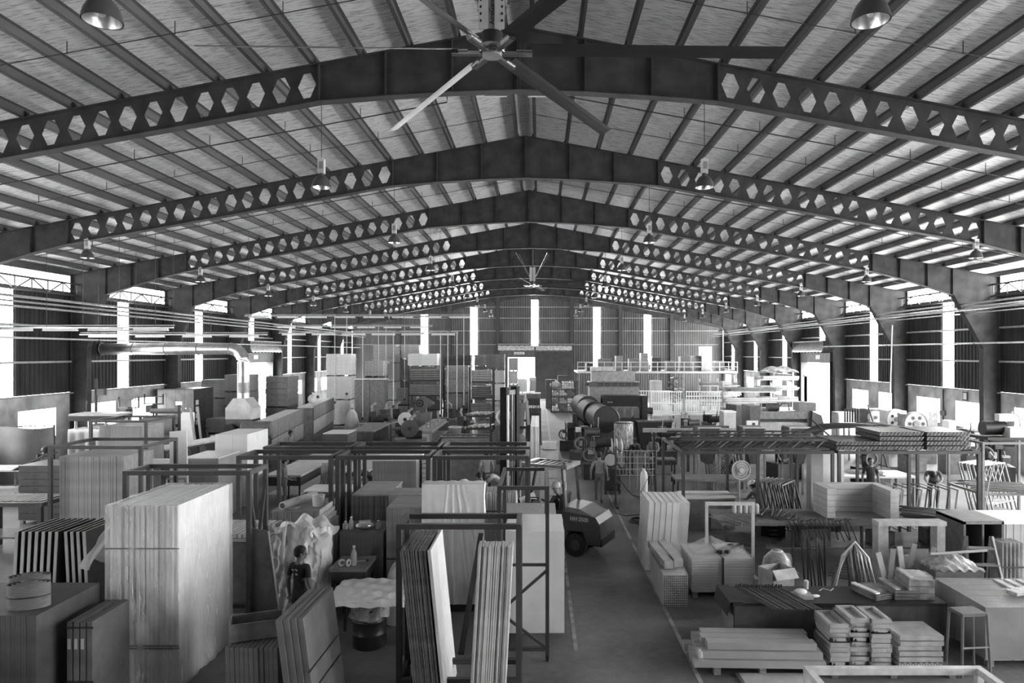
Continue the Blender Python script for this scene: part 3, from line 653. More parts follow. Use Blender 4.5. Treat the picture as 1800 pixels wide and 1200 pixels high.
# dark panels with pale edges
for i, (x0, x1, n, ln, lb) in enumerate(((-8.35, -7.62, 7, .05, 'row of dark panels with pale edges, left group beside the white wrap'), (-7.36, -6.98, 4, -.05, 'row of dark panels with pale edges, right group beside the white wrap'))):
    tt = thing('panel_row', lb, 'panels', ((x0+x1)/2, 11.2, 0), 0)
    pm = B().box(-.02, -.45, 0, .02, .45, 2.2).mesh('panel', DARK); em = B().box(-.022, -.465, 0, .022, -.45, 2.2).mesh('edge_strip', PALE)
    for k in range(n):
        o = obj('panel', pm, tt, (-(x1-x0)/2+(k+.5)*(x1-x0)/n, 0, 0), (0, ln, 0)); obj('edge_strip', em, o)
stack('dark board stack at the lower left edge with bundles on it', 'stack', -8.25, -6.6, 9.0, 10.3, 0, 1.55, 24, 'x', M(.085, .6, 0, .15, 3), jit=.006, gap=.04)
for i, (x, y, lb) in enumerate(((-7.15, 9.62, 'oval bundle of edging strips on the dark boards, rear one'), (-6.92, 9.3, 'oval bundle of edging strips on the dark boards, front one'))):
    t = thing('strip_bundle', lb, 'bundle', (x, y, 1.555), .35)
    for q in range(4):
        w_, d_ = .25-.05*q, .13-.03*q
        B().grid(lambda u, v: (w_*math.cos(u*2*PI), d_*math.sin(u*2*PI), v*.33+.01*q), 24, 2).build('strip_coil', M(.16, .7, 0, .15, 8, (1, 1, 8)), t, True)
    B().grid(lambda u, v: (.256*math.cos(u*2*PI), .136*math.sin(u*2*PI), .15+v*.02), 24, 1).build('strap', DARK, t, True)
K('strip_bundle', 'upright cut end of strips at the lower left corner', 'bundle', (-7.9, 8.7, 0), 0, [('strip', 'b', [(-.3+i*.1, -.1, 0, -.22+i*.1, .1, 1.25-.07*(i % 3)) for i in range(6)], MID), ('strap', 'b', (-.31, -.11, .8, .3, -.1, .83), BLACK)])
K('panel_bundle', 'narrow bundle of four dull grey panels against the white wrap', 'panels', (-6.2, 9.68, 0), 0,
  [('panel', 'b', [(-.18+i*.09, -.42, 0, -.11+i*.09, .42, 1.36+.01*(i % 2)) for i in range(4)], M(.13, .6, 0, .15, 3)), ('strap', 'b', [(-.19, -.43, z, .18, -.42, z+.02) for z in (.55, 1.28)], BLACK),
   ('paper_label', 'b', [(-.17+i*.09, -.428, 1.0, -.13+i*.09, -.421, 1.14) for i in range(3)], PALE)])
stack('low row of strapped dull grey panels at the bottom with a crate on top', 'panels', -4.22, -3.5, 9.25, 10.15, 0, 1.02, 11, 'x', M(.14, .65, 0, .15, 4), 'panel_bundle', jit=.012, lean=-.03, gap=.12)
K('wooden_crate', 'open wooden crate lying on the strapped dull grey panels', 'crate', (-3.98, 9.66, 1.04), .35,
  [('side_board', 'b', [(-.35, -.2, 0, .35, -.18, .24), (-.35, .18, 0, .35, .2, .24)], M(.2, .7, 0, .2, 5)), ('end_board', 'b', [(-.35, -.18, 0, -.33, .18, .24), (.33, -.18, 0, .35, .18, .24)], M(.22, .7, 0, .2, 5)),
   ('bottom_board', 'b', (-.33, -.18, 0, .33, .18, .015), WOOD), ('inner_board', 'b', (-.28, -.14, .1, .25, .12, .13), MID)])
t = thing('panel_bundle', 'four tall dull grey panels leaning beside the wooden crate', 'panels', (-3.02, 9.6, 0), -.03)
pm = B().box(-.04, -.6, 0, .04, .6, 1.5).mesh('panel', M(.15, .6, 0, .12, 3))
for i in range(4): obj('panel', pm, t, (-.2+i*.088, .02*i, 0), (0, -.13, 0))
for z in (.5, .78): B().box(.145, -.6, z, .152, .6, z+.015).build('strap', BLACK, t, False, (-.036, 0, 0), (0, -.13, 0))
# rack and stacks further left
stack('big square stack of upright plywood sheets inside a dark rack', 'stack', -11.9, -10.3, 17.0, 18.3, 0, 2.43, 34, 'x', M(.33, .65, 0, .12, 5, (6, 6, 1)), jit=.008, gap=.1)
rack('dark steel rack around the big square plywood stack', -12.05, -9.75, 16.8, 18.5, 2.72, .08, ())
stack('pale grey board stack in the rack behind the plywood stack', 'stack', -14.7, -13.25, 22.9, 24.2, 0, 2.55, 16, 'x', M(.3, .6, 0, .1, 3), jit=.004, gap=.03)
rack('tall dark rack around the pale grey board stack', -14.85, -12.95, 22.6, 24.4, 2.78, .08, ())
stack('dark wrapped board pallet at the left beside the plywood stack', 'stack', -15.2, -13.9, 20.0, 21.2, 0, 1.72, 8, 'z', M(.06, .45, 0, .2, 4), jit=.01, gap=.05, pal=True)
K('welding_table', 'low dark steel frame table at the left edge', 'table', (-13.2, 17.4, 0), 0,
  [('leg', 'b', [(sx*.9-.05, sy*.5-.05, 0, sx*.9+.05, sy*.5+.05, 1.28) for sx in (-1, 1) for sy in (-1, 1)], STEEL), ('rail', 'b', [(-1, -.58, 1.22, 1, -.48, 1.32), (-1, .48, 1.22, 1, .58, 1.32), (-1, -.48, 1.22, -.9, .48, 1.32), (.9, -.48, 1.22, 1, .48, 1.32)], STEEL),
   ('slatted_top', 'b', [(-.85+i*.16, -.45, 1.24, -.73+i*.16, .45, 1.34) for i in range(11)], GREY), ('shelf', 'b', (-.85, -.45, .4, .85, .45, .44), MID)])
table('pale plank bench at the left edge under the windows', -20.2, -16.4, 22.9, 24.0, 1.08, .05, PALE, WOOD, .35, legs=1)
K('tilted_board', 'tilted dark board resting on the plank bench before a worker', 'board', (-17.1, 23.3, 1.085), .1, [('board', 'p', ([(-.55, 0), (.45, .5), (.47, .46), (-.5, 0)], -.4, .4), MID), ('prop', 'b', (.3, -.3, 0, .36, .3, .4), WOOD)])
person('worker in dark clothes bending over the plank bench at the far left', (-17.9, 24.65, 0), -2.2, dict(chest=(0, .14, 1.25), neck=(0, .24, 1.36), jaw=(0, .31, 1.41), head=(0, .35, 1.47), shl=(-.17, .18, 1.3), shr=(.17, .18, 1.3), ell=(-.22, .3, 1.08), elr=(.22, .32, 1.08), wrl=(-.16, .5, 1.05), wrr=(.16, .52, 1.05), hal=(-.15, .58, 1.04), har=(.15, .6, 1.04), face=(0, .9, -.4)), shirt=M(.05, .8), height=1.75, helmet=DARK, helmet_name='cap')
K('hanging_screen', 'large grey sheet screen standing before the left windows', 'screen', (-19.25, 25.6, 0), .05,
  [('sheet', 'G', (lambda u, v: (-1.05+2.1*u, .05*math.sin(u*9)+.03*math.sin(v*5+u*4), .1+2.1*v+.04*math.sin(u*7)*v), 30, 10), M(.11, .8, 0, .15, 1.5)), ('pole', 'c', [((-1.05, .08, 0), (-1.05, .08, 2.3), .025), ((1.05, .08, 0), (1.05, .08, 2.3), .025)], STEEL), ('crossbar', 'c', ((-1.05, .08, 2.25), (1.05, .08, 2.25), .02), STEEL)])
K('covered_press', 'press machine with a white cloth hanging over its lower table', 'machine', (-17.85, 27.6, 0), 0,
  [('body', 'b', (-.65, -.3, 0, .65, .6, 1.9), MID), ('upper_platen', 'b', (-.85, -.5, 2.3, .85, .6, 2.5), BLACK), ('upper_board', 'b', (-.8, -.45, 2.5, 1.1, .6, 2.58), PALE), ('column', 'c', [((-.6, .5, 1.9), (-.6, .5, 2.3), .05), ((.6, .5, 1.9), (.6, .5, 2.3), .05), ((.6, -.3, 1.9), (.6, -.3, 2.3), .05), ((-.6, -.3, 1.9), (-.6, -.3, 2.3), .05)], PIPE),
   ('cloth', 'G', (lambda u, v: (-.75+1.5*u, (-.55-.05*math.sin(u*26)*v-.02) if v > .3 else -.55+(.3-v)*3.2, 1.98-max(0, v-.3)*1.5-.01*math.sin(u*10)), 40, 10), CLOTH), ('crumpled_cloth', 'e', ((.15, 0, 2.05), (.45, .3, .13)), CLOTH), ('lamp_arm', 't', ([(-.7, .5, 2.5), (-.7, .5, 2.95), (-.55, .3, 3.05)], .02), DARK)])
K('pipe_stand', 'tall thin pole with a dark electric box beside the left column', 'pole', (-18.95, 29.3, 0), 0, [('pole', 'c', ((0, 0, 0), (0, 0, 3.9), .06, None, 8), DARK), ('box', 'b', (.1, -.12, 3.2, .4, .1, 3.45), DARK), ('bracket', 'b', (0, -.03, 3.3, .12, .03, 3.36), STEEL)])
K('veneer_roll_stand', 'large grey roll of sheet on a stand with smaller rolls', 'roll', (-15.6, 28.2, 0), .08,
  [('big_roll', 'c', ((-.62, 0, 2.0), (.6, 0, 2.0), .38, None, 24), M(.2, .6, 0, .08, 2)), ('roll_core', 'c', ((-.75, 0, 2.0), (.72, 0, 2.0), .06), DARK), ('thin_roll', 'c', [((-.4, .1, 2.62), (.7, .1, 2.62), .09), ((-.35, -.35, 1.42), (.6, -.35, 1.42), .15)], GREY), ('ribbed_hose', 'c', [((-.62+.06*i, -.4, 1.42), (-.6+.06*i, -.4, 1.42), .17) for i in range(4)], GREY),
   ('post', 'b', [(.72, -.05, 0, .8, .05, 2.85), (-.82, -.05, 0, -.74, .05, 2.4)], STEEL), ('crossbar', 'b', [(-.5, .05, 2.5, .8, .15, 2.54), (-.8, -.45, 1.2, .8, -.3, 1.27)], STEEL), ('base', 'b', (-.8, -.45, 0, .8, .45, .12), STEEL)])
K('grinding_machine', 'dark drill press silhouetted in the second left window', 'machine', (-19.6, 32.6, 0), 0, [('base', 'b', (-.25, -.25, 0, .25, .25, .9), DARK), ('column', 'c', ((0, .1, .9), (0, .1, 2.4), .05), DARK), ('head', 'b', (-.15, -.35, 2.0, .15, .2, 2.35), DARK), ('frame_bar', 'b', [(-.5, .1, 2.4, -.44, .16, 2.9), (.44, .1, 2.4, .5, .16, 2.9), (-.5, .1, 2.75, .5, .16, 2.8)], BLACK), ('bracket', 'b', (-.5, .1, 2.36, .5, .16, 2.42), BLACK)])
K('grinding_machine', 'dark drill press silhouetted in the third left window', 'machine', (-19.7, 34.9, 0), 0, [('base', 'b', (-.25, -.25, 0, .25, .25, .9), DARK), ('column', 'c', ((0, .1, .9), (0, .1, 2.4), .05), DARK), ('head', 'b', (-.15, -.35, 2.0, .15, .2, 2.35), DARK), ('frame_bar', 'b', [(-.5, .1, 2.4, -.44, .16, 2.9), (.44, .1, 2.4, .5, .16, 2.9), (-.5, .1, 2.75, .5, .16, 2.8)], BLACK), ('bracket', 'b', (-.5, .1, 2.36, .5, .16, 2.42), BLACK)])
# dust duct with hood
DUCT = M(.62, .28, .85, .12, 3)
xv = X(428, 32); zd = Z(613, 32)
K('dust_duct', 'big shiny metal extraction duct with an elbow and a tapered hood', 'duct', (xv, 32, 0), 0,
  [('horizontal_duct', 'c', [((-6.6+1.5*i, 0, zd), (-6.6+1.5*(i+1)-.01, 0, zd), .27, None, 28) for i in range(4)], DUCT), ('joint_ring', 'r', [((-6.6+1.5*i, 0, zd), .275, .02, 'x', 28, 6) for i in range(5)], M(.3, .4, .6)),
   ('elbow', 't', ([(-.6+.6*math.sin(a), 0, zd-.6+.6*math.cos(a)) for a in [i*PI/12 for i in range(7)]], .28, 28), DUCT), ('vertical_duct', 'c', [((0, 0, zd-.6), (0, 0, zd-1.55), .27, None, 28), ((0, 0, zd-2.05), (0, 0, 2.85), .27, None, 28)], DUCT), ('duct_sleeve', 'c', ((0, 0, zd-1.55), (0, 0, zd-2.05), .275, None, 28), M(.3, .5, .4)),
   ('hood', 'p', ([(-.27, 2.9), (.27, 2.9), (.62, 2.45), (.62, 1.95), (-.62, 1.95), (-.62, 2.45)], -.5, .5), M(.6, .4, .5, .1, 3)), ('machine_base', 'b', (-.6, -.5, 0, .6, .5, 1.94), MID), ('motor', 'c', ((-.3, -.9, 1.5), (-.3, -.5, 1.5), .25, None, 20), DARK), ('motor_foot', 'b', (-.5, -.9, 0, -.1, -.5, 1.2), DARK)])
# dark booth and pallet towers at the left wall
t = K('control_booth', 'dark panelled booth against the left wall with paper notices', 'booth', (-19.1, 37.1, 0), 0,
  [('wall_panel', 'b', [(-.95+.475*i, -1.1, 0, -.95+.475*(i+1)-.01, -1.05, 3.05) for i in range(4)], MID), ('side_panel', 'b', [(.9, -1.05+.53*i, 0, .95, -1.05+.53*(i+1)-.01, 3.05) for i in range(4)], DARK), ('roof', 'b', (-.95, -1.1, 3.05, .95, 1.1, 3.1), DARK), ('back_panel', 'b', (-.95, 1.05, 0, .9, 1.1, 3.05), DARK),
   ('notice', 'b', [(.0, -1.115, 2.25, .35, -1.1, 2.45), (.2, -1.115, 2.0, .3, -1.1, 2.1), (.5, -1.115, 2.05, .58, -1.1, 2.12)]+[(.955, -.9, 1.2+.35*i, .96, -.6, 1.45+.35*i) for i in range(4)], WHITE)])
K('white_board', 'white board leaning on the dark booth', 'board', (-18.35, 35.75, 0), 0, [('board', 'p', ([(-.35, 0), (.35, 0), (.38, 1.9), (-.38, 1.9)], -.02, .02), WHITE)])
K('plank', 'two pale planks leaning on the dark booth side', 'planks', (-17.5, 34.9, 0), 0, [('plank', 'p', [([(0, 0), (.12, 0), (-.2, 2.2), (-.32, 2.2)], -.03, .03), ([(.25, 0), (.36, 0), (.12, 2.25), (0, 2.25)], .05, .1)], PLY)])
def tower(label, x0, x1, y0, y1, zs, mat, n=5, wrap=False, name='pallet_tower', gap=.03):
    """pallets of flat boards piled on each other: each pallet load is a part"""
    w_, d_ = x1-x0, y1-y0; t = thing(name, label, 'stack', ((x0+x1)/2, (y0+y1)/2, 0), R(-.03, .03)); z = 0
    for i, zt in enumerate(zs):
        p = B()
        for q in (-1, 0, 1): p.box(q*(w_/2-.06)-.05, -d_/2, z, q*(w_/2-.06)+.05, d_/2, z+.09)
        p.build('pallet_runner', DARK, t)
        m_ = mat[i % len(mat)] if isinstance(mat, (list, tuple)) else mat; h = (zt-z-.09)/n; j = R(-.03, .03)
        me = B().box(-w_/2, -d_/2, 0, w_/2, d_/2, h*(1-gap)).mesh('board_layer', m_)
        for k in range(n): obj('board_layer', me, t, (j+R(-.012, .012), R(-.015, .015), z+.09+k*h))
        if wrap: wrapb(w_+.06, d_+.06, zt-z-.08, .015, 8).build('plastic_wrap', FILM, t, 'all', (j, 0, z+.09))
        z = zt
    return t
tower('dark three-high pallet tower left of the metal duct', -19.5, -18.1, 39.6, 41, (1.2, 2.35, 3.45), [MID, M(.1, .6), MID])
tower('dark four-high pallet tower beside the metal duct', -18.0, -16.6, 39.2, 40.6, (1.0, 1.9, 2.75, 3.75), [M(.12, .6), MID])
tower('dark two-high pallet tower behind the metal hood', -16.2, -14.9, 40.6, 42.4, (1.75, 3.6), [MID, M(.16, .6)])
tower('dark low pallet pile between duct hood and booth', -17.2, -15.6, 35.4, 36.6, (.8, 1.6), DARK)
K('storage_tank', 'dark horizontal tank beside the metal hood base', 'tank', (X(452, 29.0), 29.0, 0), .15, [('shell', 'c', ((-.55, 0, 1.75), (.55, 0, 1.75), .36, None, 24), MID), ('end_cap', 'e', [((-.55, 0, 1.75), (.12, .36, .36)), ((.55, 0, 1.75), (.12, .36, .36))], MID), ('saddle', 'b', [(-.4, -.3, 0, -.3, .3, 1.5), (.3, -.3, 0, .4, .3, 1.5)], STEEL)])
# panelled conveyor line running away from the camera
ROT = math.radians(8.7)
def line(label, px0, py0, px1, z, w_, npan, lower):
    p0 = Vector((X(px0, F*(CH-z)/(py0-CY)), F*(CH-z)/(py0-CY), 0)); d = Vector((-math.sin(ROT), math.cos(ROT), 0))
    L = 1.0; 
    while CX+F*(p0+d*L).x/(p0+d*L).y < px1 and L < 30: L += .1
    c = p0+d*L/2; t = thing('conveyor_line', label, 'conveyor', (c.x-w_/2*math.cos(ROT), c.y-w_/2*math.sin(ROT), 0), ROT)
    for i in range(npan):
        a, b_ = -L/2+i*L/npan, -L/2+(i+1)*L/npan-.02
        B().box(w_/2-.03, a, z-.75, w_/2, b_, z).build('upper_panel', M(.2, .5, 0, .1, 3), t); B().box(w_/2-.03, a, z-1.55, w_/2, b_, z-.78).build('lower_panel', lower, t)
    B().box(-w_/2, -L/2, z-.1, w_/2-.04, L/2, z-.05).build('deck', PALE, t); B().box(-w_/2, -L/2, 0, w_/2-.06, L/2, z-.12).build('body', MID, t)
    B().box(w_/2-.06, -L/2, z-.78, w_/2+.02, L/2, z-.74).build('rail', DARK, t)
    return t
line('grey panelled machine line running away, nearer section', 478, 741, 533, 2.0, .9, 6, M(.3, .5))
line('grey panelled machine line running away, farther section', 552, 714, 588, 2.0, .9, 7, PALE)
for i, (u, lb) in enumerate(((X(560, 41), 'white bag of waste lying on the far machine line'), )):
    K('waste_bag', lb, 'bag', (X(556, 40)-.5, 40.9, 2.0), 0, [('bag', 'e', ((0, 0, .25), (.3, .3, .28)), CLOTH), ('tie', 'c', ((0, 0, .48), (.05, 0, .62), .06, .1), CLOTH)])
# benches, white stacks
stack('white box-shaped board stack with a bright side, left of the dark long racks', 'stack', -10.55, -9.5, 22.3, 24.0, 0, 2.35, 9, 'x', M(.7, .55, 0, .04, 3), jit=.003, gap=.02)
stack('lower grey board stack in front of the white boxy stack', 'stack', -10.6, -9.55, 20.4, 21.9, 0, 1.85, 8, 'x', M(.26, .6, 0, .1, 3), jit=.003, gap=.02, top=WHITE)
table('bench with a white top beside the white boxy stack', -12.7, -10.75, 21.3, 22.4, 1.55, .06, BRIGHT, MID, panel=True)
K('white_panel_on_stool', 'tall white panel leaning on a metal stool frame', 'panel', (X(316, 19), 19, 0), 0,
  [('panel', 'p', ([(-.25, 0), (.28, 0), (.2, 2.86), (-.27, 2.82)], -.03, .0), BRIGHT), ('panel_seam', 'g', ((-.26, -.035, 1.5), (.24, -.035, 1.8), .012), GREY), ('stool_leg', 'g', [((-.28, -.3, 0), (-.24, -.2, 1.55), .035), ((.3, -.3, 0), (.26, -.2, 1.55), .035)], PIPE), ('stool_bar', 'g', [((-.26, -.2, 1.55), (.27, -.2, 1.55), .04), ((-.27, -.24, 1.2), (.28, -.24, 1.2), .03)], PIPE)])
K('roller_bench', 'long bench with open compartments full of hoses beside the big roll', 'bench', (-13.4, 26.3, 0), -.25,
  [('top', 'b', (-.45, -1.7, 1.5, .45, 1.7, 1.56), PALE), ('side_frame', 'b', [(.4, -1.7, 1.0, .45, 1.7, 1.06), (.4, -1.7, 1.44, .45, 1.7, 1.5)], DARK), ('divider', 'b', [(-.4, -1.7+.85*i, 0, .44, -1.64+.85*i, 1.5) for i in range(5)], DARK), ('coiled_hose', 'r', [((.2, -1.25+.85*i, 1.22), .14, .04, 'x', 16, 6) for i in range(4)], MID), ('roller', 'c', ((-.5, 1.75, 1.55), (.5, 1.75, 1.55), .07), PALE)])
K('front_bench', 'long dark bench front between plywood stack and white panel', 'bench', (-11.75, 19.6, 0), -.05, [('front', 'b', (-1.0, -.05, 0, .95, .0, 1.75), M(.14, .6, 0, .1, 2)), ('top', 'b', (-1.0, -.1, 1.75, .95, 1.0, 1.8), PALE), ('back', 'b', (-1., .95, 0, .95, 1.0, 1.75), MID)])
table('long narrow assembly bench with a dark front behind the standing worker', -9.1, -7.9, 22.7, 28.0, .95, .06, PALE, DARK, .3, apron=.3, legs=2)
K('striped_bag', 'pair of striped woven bags standing by the assembly bench', 'bag', (X(556, 24.3)+.4, 24.3, 0), .2, [('bag', 'p', [([(-.25, 0), (.0, 0), (.03, .95), (-.02, 1.1), (-.2, 1.05)], -.2, .2), ([(.03, 0), (.3, 0), (.25, .9), (.1, 1.1)], -.18, .22)], M(.4, .7, 0, .35, 14, (4, 4, .4))), ('bag_fold', 'b', (-.18, -.1, 1.05, 0, .1, 1.12), PALE)])
person('worker in grey clothes standing side-on at the left assembly bench', (X(500, 21.8), 21.8, 0), -1.2, dict(wrl=(-.2, .2, 1.0), hal=(-.18, .28, 1.0), wrr=(.2, .2, 1.0), har=(.18, .28, 1.0)), shirt=M(.2, .8), trousers=M(.17, .8), height=1.66)
person('worker in grey behind the long racks by the panelled machine line', (X(518, 30), 29.5, 0), -1.4, dict(wrl=(-.2, .25, 1.05), hal=(-.18, .33, 1.05), wrr=(.2, .25, 1.05), har=(.18, .33, 1.05)), shirt=M(.25, .8), trousers=DARK, height=1.66)
# ================================================================ middle: racks, stacks, table, forklift
i = 0
for y0, y1, rn in ((14.65, 15.62, 'front row'), (16.07, 17.0, 'rear row')):
    for x0, x1, un in ((-6.48, -4.42, 'left unit'), (-4.36, -2.34, 'middle unit'), (-2.28, -.22, 'right unit')):
        rack('long dark open-top steel rack in the middle, %s of the %s' % (un, rn), x0, x1, y0, y1, 2.8, .085, ())
t = stack('stack of upright boards carrying a sheet and a tub', 'stack', -5.75, -4.6, 14.75, 16.0, 0, 1.58, 22, 'x', M(.3, .65, 0, .12, 4), jit=.01, gap=.1, top=M(.28, .7, 0, .1, 3))
K('tub', 'white plastic tub standing on the board stack', 'tub', (X(560, 15.2), 15.2, 1.615), 0, [('body', 'l', ([(.1, 0), (.125, .0), (.135, .24), (.122, .24), (.11, .02), (.0, .02)],), WHITE), ('rim', 'r', ((0, 0, .235), .135, .008, 'z'), WHITE)])
K('paper_roll', 'pale roll of sheet lying slanted on the board stack', 'roll', (-5.55, 15.0, 1.7), 0, [('roll', 't', ([(0, -.2, 0), (.35, .9, .02)], .085, 14), PALE), ('inner_roll', 't', ([(.0, -.21, 0), (.01, -.18, 0)], .06, 14), BLACK), ('loose_edge', 'b', (.0, -.15, -.085, .3, .1, -.075), PALE)])
stack('stack of upright dull grey boards with loose sheets, inside the long racks', 'stack', -4.08, -3.3, 14.95, 16.5, 0, 1.88, 22, 'x', M(.2, .65, 0, .15, 4), jit=.012, gap=.12, top=M(.36, .6, 0, .1, 3))
K('leaning_sheet', 'pale wedge of boards leaning beside the board stack with the tub', 'panels', (-4.42, 13.9, 0), 0, [('board', 'p', [([(-.0+.04*i, 0), (.03+.04*i, 0), (.1+.04*i, 1.9-.1*i), (.07+.04*i, 1.9-.1*i)], -.35, .45) for i in range(4)], PALE)])
stack('stack of upright ply boards beside the white draped panel', 'stack', -2.98, -2.33, 13.35, 14.5, 0, 1.98, 17, 'x', M(.3, .65, 0, .12, 4), jit=.006, gap=.1, straps=(.5,))
stack('shorter stack of ply boards right behind the ply boards', 'stack', -3.25, -2.5, 14.75, 15.5, 0, 1.95, 16, 'x', M(.34, .65, 0, .12, 4), jit=.006, gap=.1)
stack('wide dull grey panel bench loaded with jars in the middle', 'bench', -3.9, -3.05, 13.4, 14.3, 0, 1.47, 20, 'x', M(.12, .65, 0, .12, 4), 'panel_bench', jit=.004, gap=.05, top=M(.12, .6))
for i, (px, lb, h, r_) in enumerate(((607, 'small glass jar on the dull grey panel bench', .16, .06), (617, 'pale tall can on the dull grey panel bench', .24, .05), (665, 'glass tumbler at the right of the dull grey panel bench', .17, .06))):
    bottle(lb, (X(px, 13.6), 13.62, 1.505), h, r_)
K('crumpled_pack', 'crumpled silver pack between the jars', 'packet', (X(642, 13.6), 13.6, 1.505), .3, [('foil', 'e', ((0, 0, .07), (.2, .1, .07), 9, 5), ALU), ('fold', 'b', (-.12, -.05, .1, .1, .05, .17), PALE)])
table('dull grey bench with tape rolls and a bottle, behind the white table', -3.82, -3.15, 12.45, 13.25, 1.08, .06, M(.18, .6, 0, .1, 4), DARK, apron=.2)
bottle('clear plastic bottle on the dull grey tape bench', (X(622, 12.65), 12.65, 1.085), .36, .055)
for i, (px, lb) in enumerate(((602, 'roll of clear tape on the dull grey bench, left one'), (613, 'roll of clear tape on the dull grey bench, right one'))):
    K('tape_roll', lb, 'tape', (X(px, 12.6), 12.58, 1.15), .2+i, [('tape', 'r', ((0, 0, 0), .05, .02, 'y', 18, 8), M(.5, .2)), ('core', 'r', ((0, 0, 0), .033, .006, 'y', 18, 6), DARK)])
K('scissors', 'pale pair of scissors lying on the dull grey bench', 'tool', (X(634, 12.8), 12.85, 1.09), .4, [('blade', 'b', [(-.1, -.01, 0, .08, .005, .01), (-.1, .006, .01, .08, .02, .018)], ALU), ('handle', 'r', [((.11, -.02, .01), .025, .006, 'z', 12, 5), ((.11, .035, .01), .025, .006, 'z', 12, 5)], DARK)])
# film-draped heap and boards
def film(u, v):
    a = u*PI; n1 = .035*math.sin(u*17+v*5)+.02*math.sin(v*21+u*9)+.015*math.sin(u*61-v*13)+.01*math.sin(u*90+v*40)
    return (-4.48-.56*math.cos(a)+n1*.6, 12.85-.38*math.sin(a)*(1.15-.5*v)+n1, .12+1.72*v*(1-.1*abs(u-.4))+n1*.5)
t = thing('film_covered_heap', 'big crumpled heap of translucent plastic film behind the man', 'plastic film', (0, 0, 0))
B().grid(film, 70, 40).grid(lambda u, v: (-4.48+(u-.5)*1.1+.05*math.sin(v*9), 12.5+v*.9, 1.83-.25*(2*u-1)**2+.06*math.sin(u*19+v*7)), 20, 14).build('film_sheet', M(.8, .45, 0, .12, 4, (1, 1, 1), .8, .85), t, 'all')
B().grid(lambda u, v: (-4.2-.12*math.sin(u*3)+.16*v+.04*math.sin(u*23+v*9), 12.42+.05*math.sin(u*13+v*11)-.12*v*math.sin(u*3), .85+1.0*u), 24, 10).build('bunched_film', M(.85, .4, 0, .1, 6, (1, 1, 1), .8, .9), t, 'all')
B().box(-4.95, 12.75, 0, -4.05, 13.5, 1.55).build('covered_boards', GREY, t); B().tube([(-4.62, 12.35, 1.3), (-4.6, 12.36, 1.7), (-4.55, 12.38, 2.0)], [.02, .03, .005], 6).build('film_wisp', CLOTH, t)
K('leaning_board', 'tall dark board leaning left of the plastic film heap', 'board', (-5.04, 12.15, 0), 0, [('board', 'p', ([(-.2, 0), (.5, 0), (.25, 1.85), (-.05, 1.9)], -.03, .0), M(.12, .6)), ('edge', 'g', ((.5, -.035, 0), (.25, -.035, 1.85), .02), PALE)])
K('slat_stack', 'flat pile of pale slats on a low stand behind the plastic film', 'slats', (-5.95, 13.75, 0), -.05, [('slat', 'b', [(-.6+.1*i, -.6, 1.45, -.53+.1*i, .55, 1.52) for i in range(12)], M(.6, .5)), ('lower_slat', 'b', [(-.6, -.6, 1.38+0*i, .58, -.5, 1.44) for i in range(1)], PALE), ('stand', 'b', (-.58, -.55, 0, .55, .5, 1.38), M(.16, .7))])
K('glass_sheet', 'shallow tray of glass sheets beside the worn worker path', 'glass', (X(480, 18), 18.0, 0), .3, [('pane', 'b', [(-.6, -.5, .3+.05*i, .55, .5, .33+.05*i) for i in range(4)], M(.5, .1, 0, .05, 3)), ('base', 'b', (-.6, -.5, 0, .55, .5, .29), WOOD)])
person('man in a dark printed T-shirt standing with his back turned before the plastic film', (X(527, 11.75), 11.75, 0), -.35,
       dict(wrl=(-.24, .02, .86), hal=(-.24, .04, .78), elr=(.22, -.04, 1.12), wrr=(.24, .06, .88), har=(.24, .1, .8), face=(.75, .65, 0)), shirt=M(.022, .8, 0, .1, 6), trousers=M(.03, .8), height=1.68, skin=M(.16, .6),
       mark=[(-.05, 1.33, .05, .014, .5), (-.03, 1.33, .03, .012, -.5), (.03, 1.335, .05, .014, .4), (-.045, 1.26, .04, .01, 0), (.02, 1.26, .012, .03, 0), (.045, 1.26, .012, .03, 0), (.033, 1.26, .03, .01, 0)])
t = table('table under a wrinkled white plastic sheet at the lower middle', -3.55, -2.2, 11.3, 12.4, .88, .05, PALE, STEEL, name='covered_table')
B().grid(lambda u, v: (-.7+1.4*u+(.02*math.sin(v*20) if u in (0, 1) else 0), -.58+1.16*v, .908+.012*math.sin(u*9+v*23)+.01*math.sin(u*31-v*9)-(.09 if v == 0 else 0)-(.12 if u == 0 else 0)), 40, 30).build('plastic_sheet', M(.8, .3, 0, .05, 6, (1, 1, 1), .5), t, 'all')
t = K('waste_barrel', 'black barrel with a plastic bag liner under the white table', 'barrel', (X(650, 11.75), 11.75, 0), 0,
  [('drum', 'l', ([(.27, 0), (.285, .02), (.285, .22), (.295, .24), (.285, .26), (.285, .44), (.295, .46), (.285, .48), (.285, .68), (.275, .68), (.27, .05), (0, .05)], (0, 0, 0), 28), BLACK),
   ('bag_liner', 'G', (lambda u, v: ((.29+.04*v+.025*math.sin(u*44+v*3))*math.cos(u*2*PI), (.29+.04*v+.025*math.sin(u*44+v*3))*math.sin(u*2*PI), .74-.22*v+.02*math.sin(u*30)), 60, 6), M(.6, .25, 0, .1, 8, (1, 1, 1), .8, .4))])
t = thing('film_bag', 'white translucent bag of film beside the ply boards', 'bag', (-2.62, 12.85, 0))
B().grid(lambda u, v: ((.36-.1*v**3)*math.cos(u*2*PI)*math.sin(PI*(.5+.5*v*.96))**.5 if 0 else (.34*math.cos(v*1.5)+.03*math.sin(u*25+v*9))*math.cos(u*2*PI), (.3*math.cos(v*1.5)+.03*math.sin(u*21))*math.sin(u*2*PI), 1.08*math.sin(v*1.5)+.02*math.sin(u*31)), 36, 14).build('bag', M(.7, .35, 0, .1, 5, (1, 1, 1), .7, .92), t, 'all')
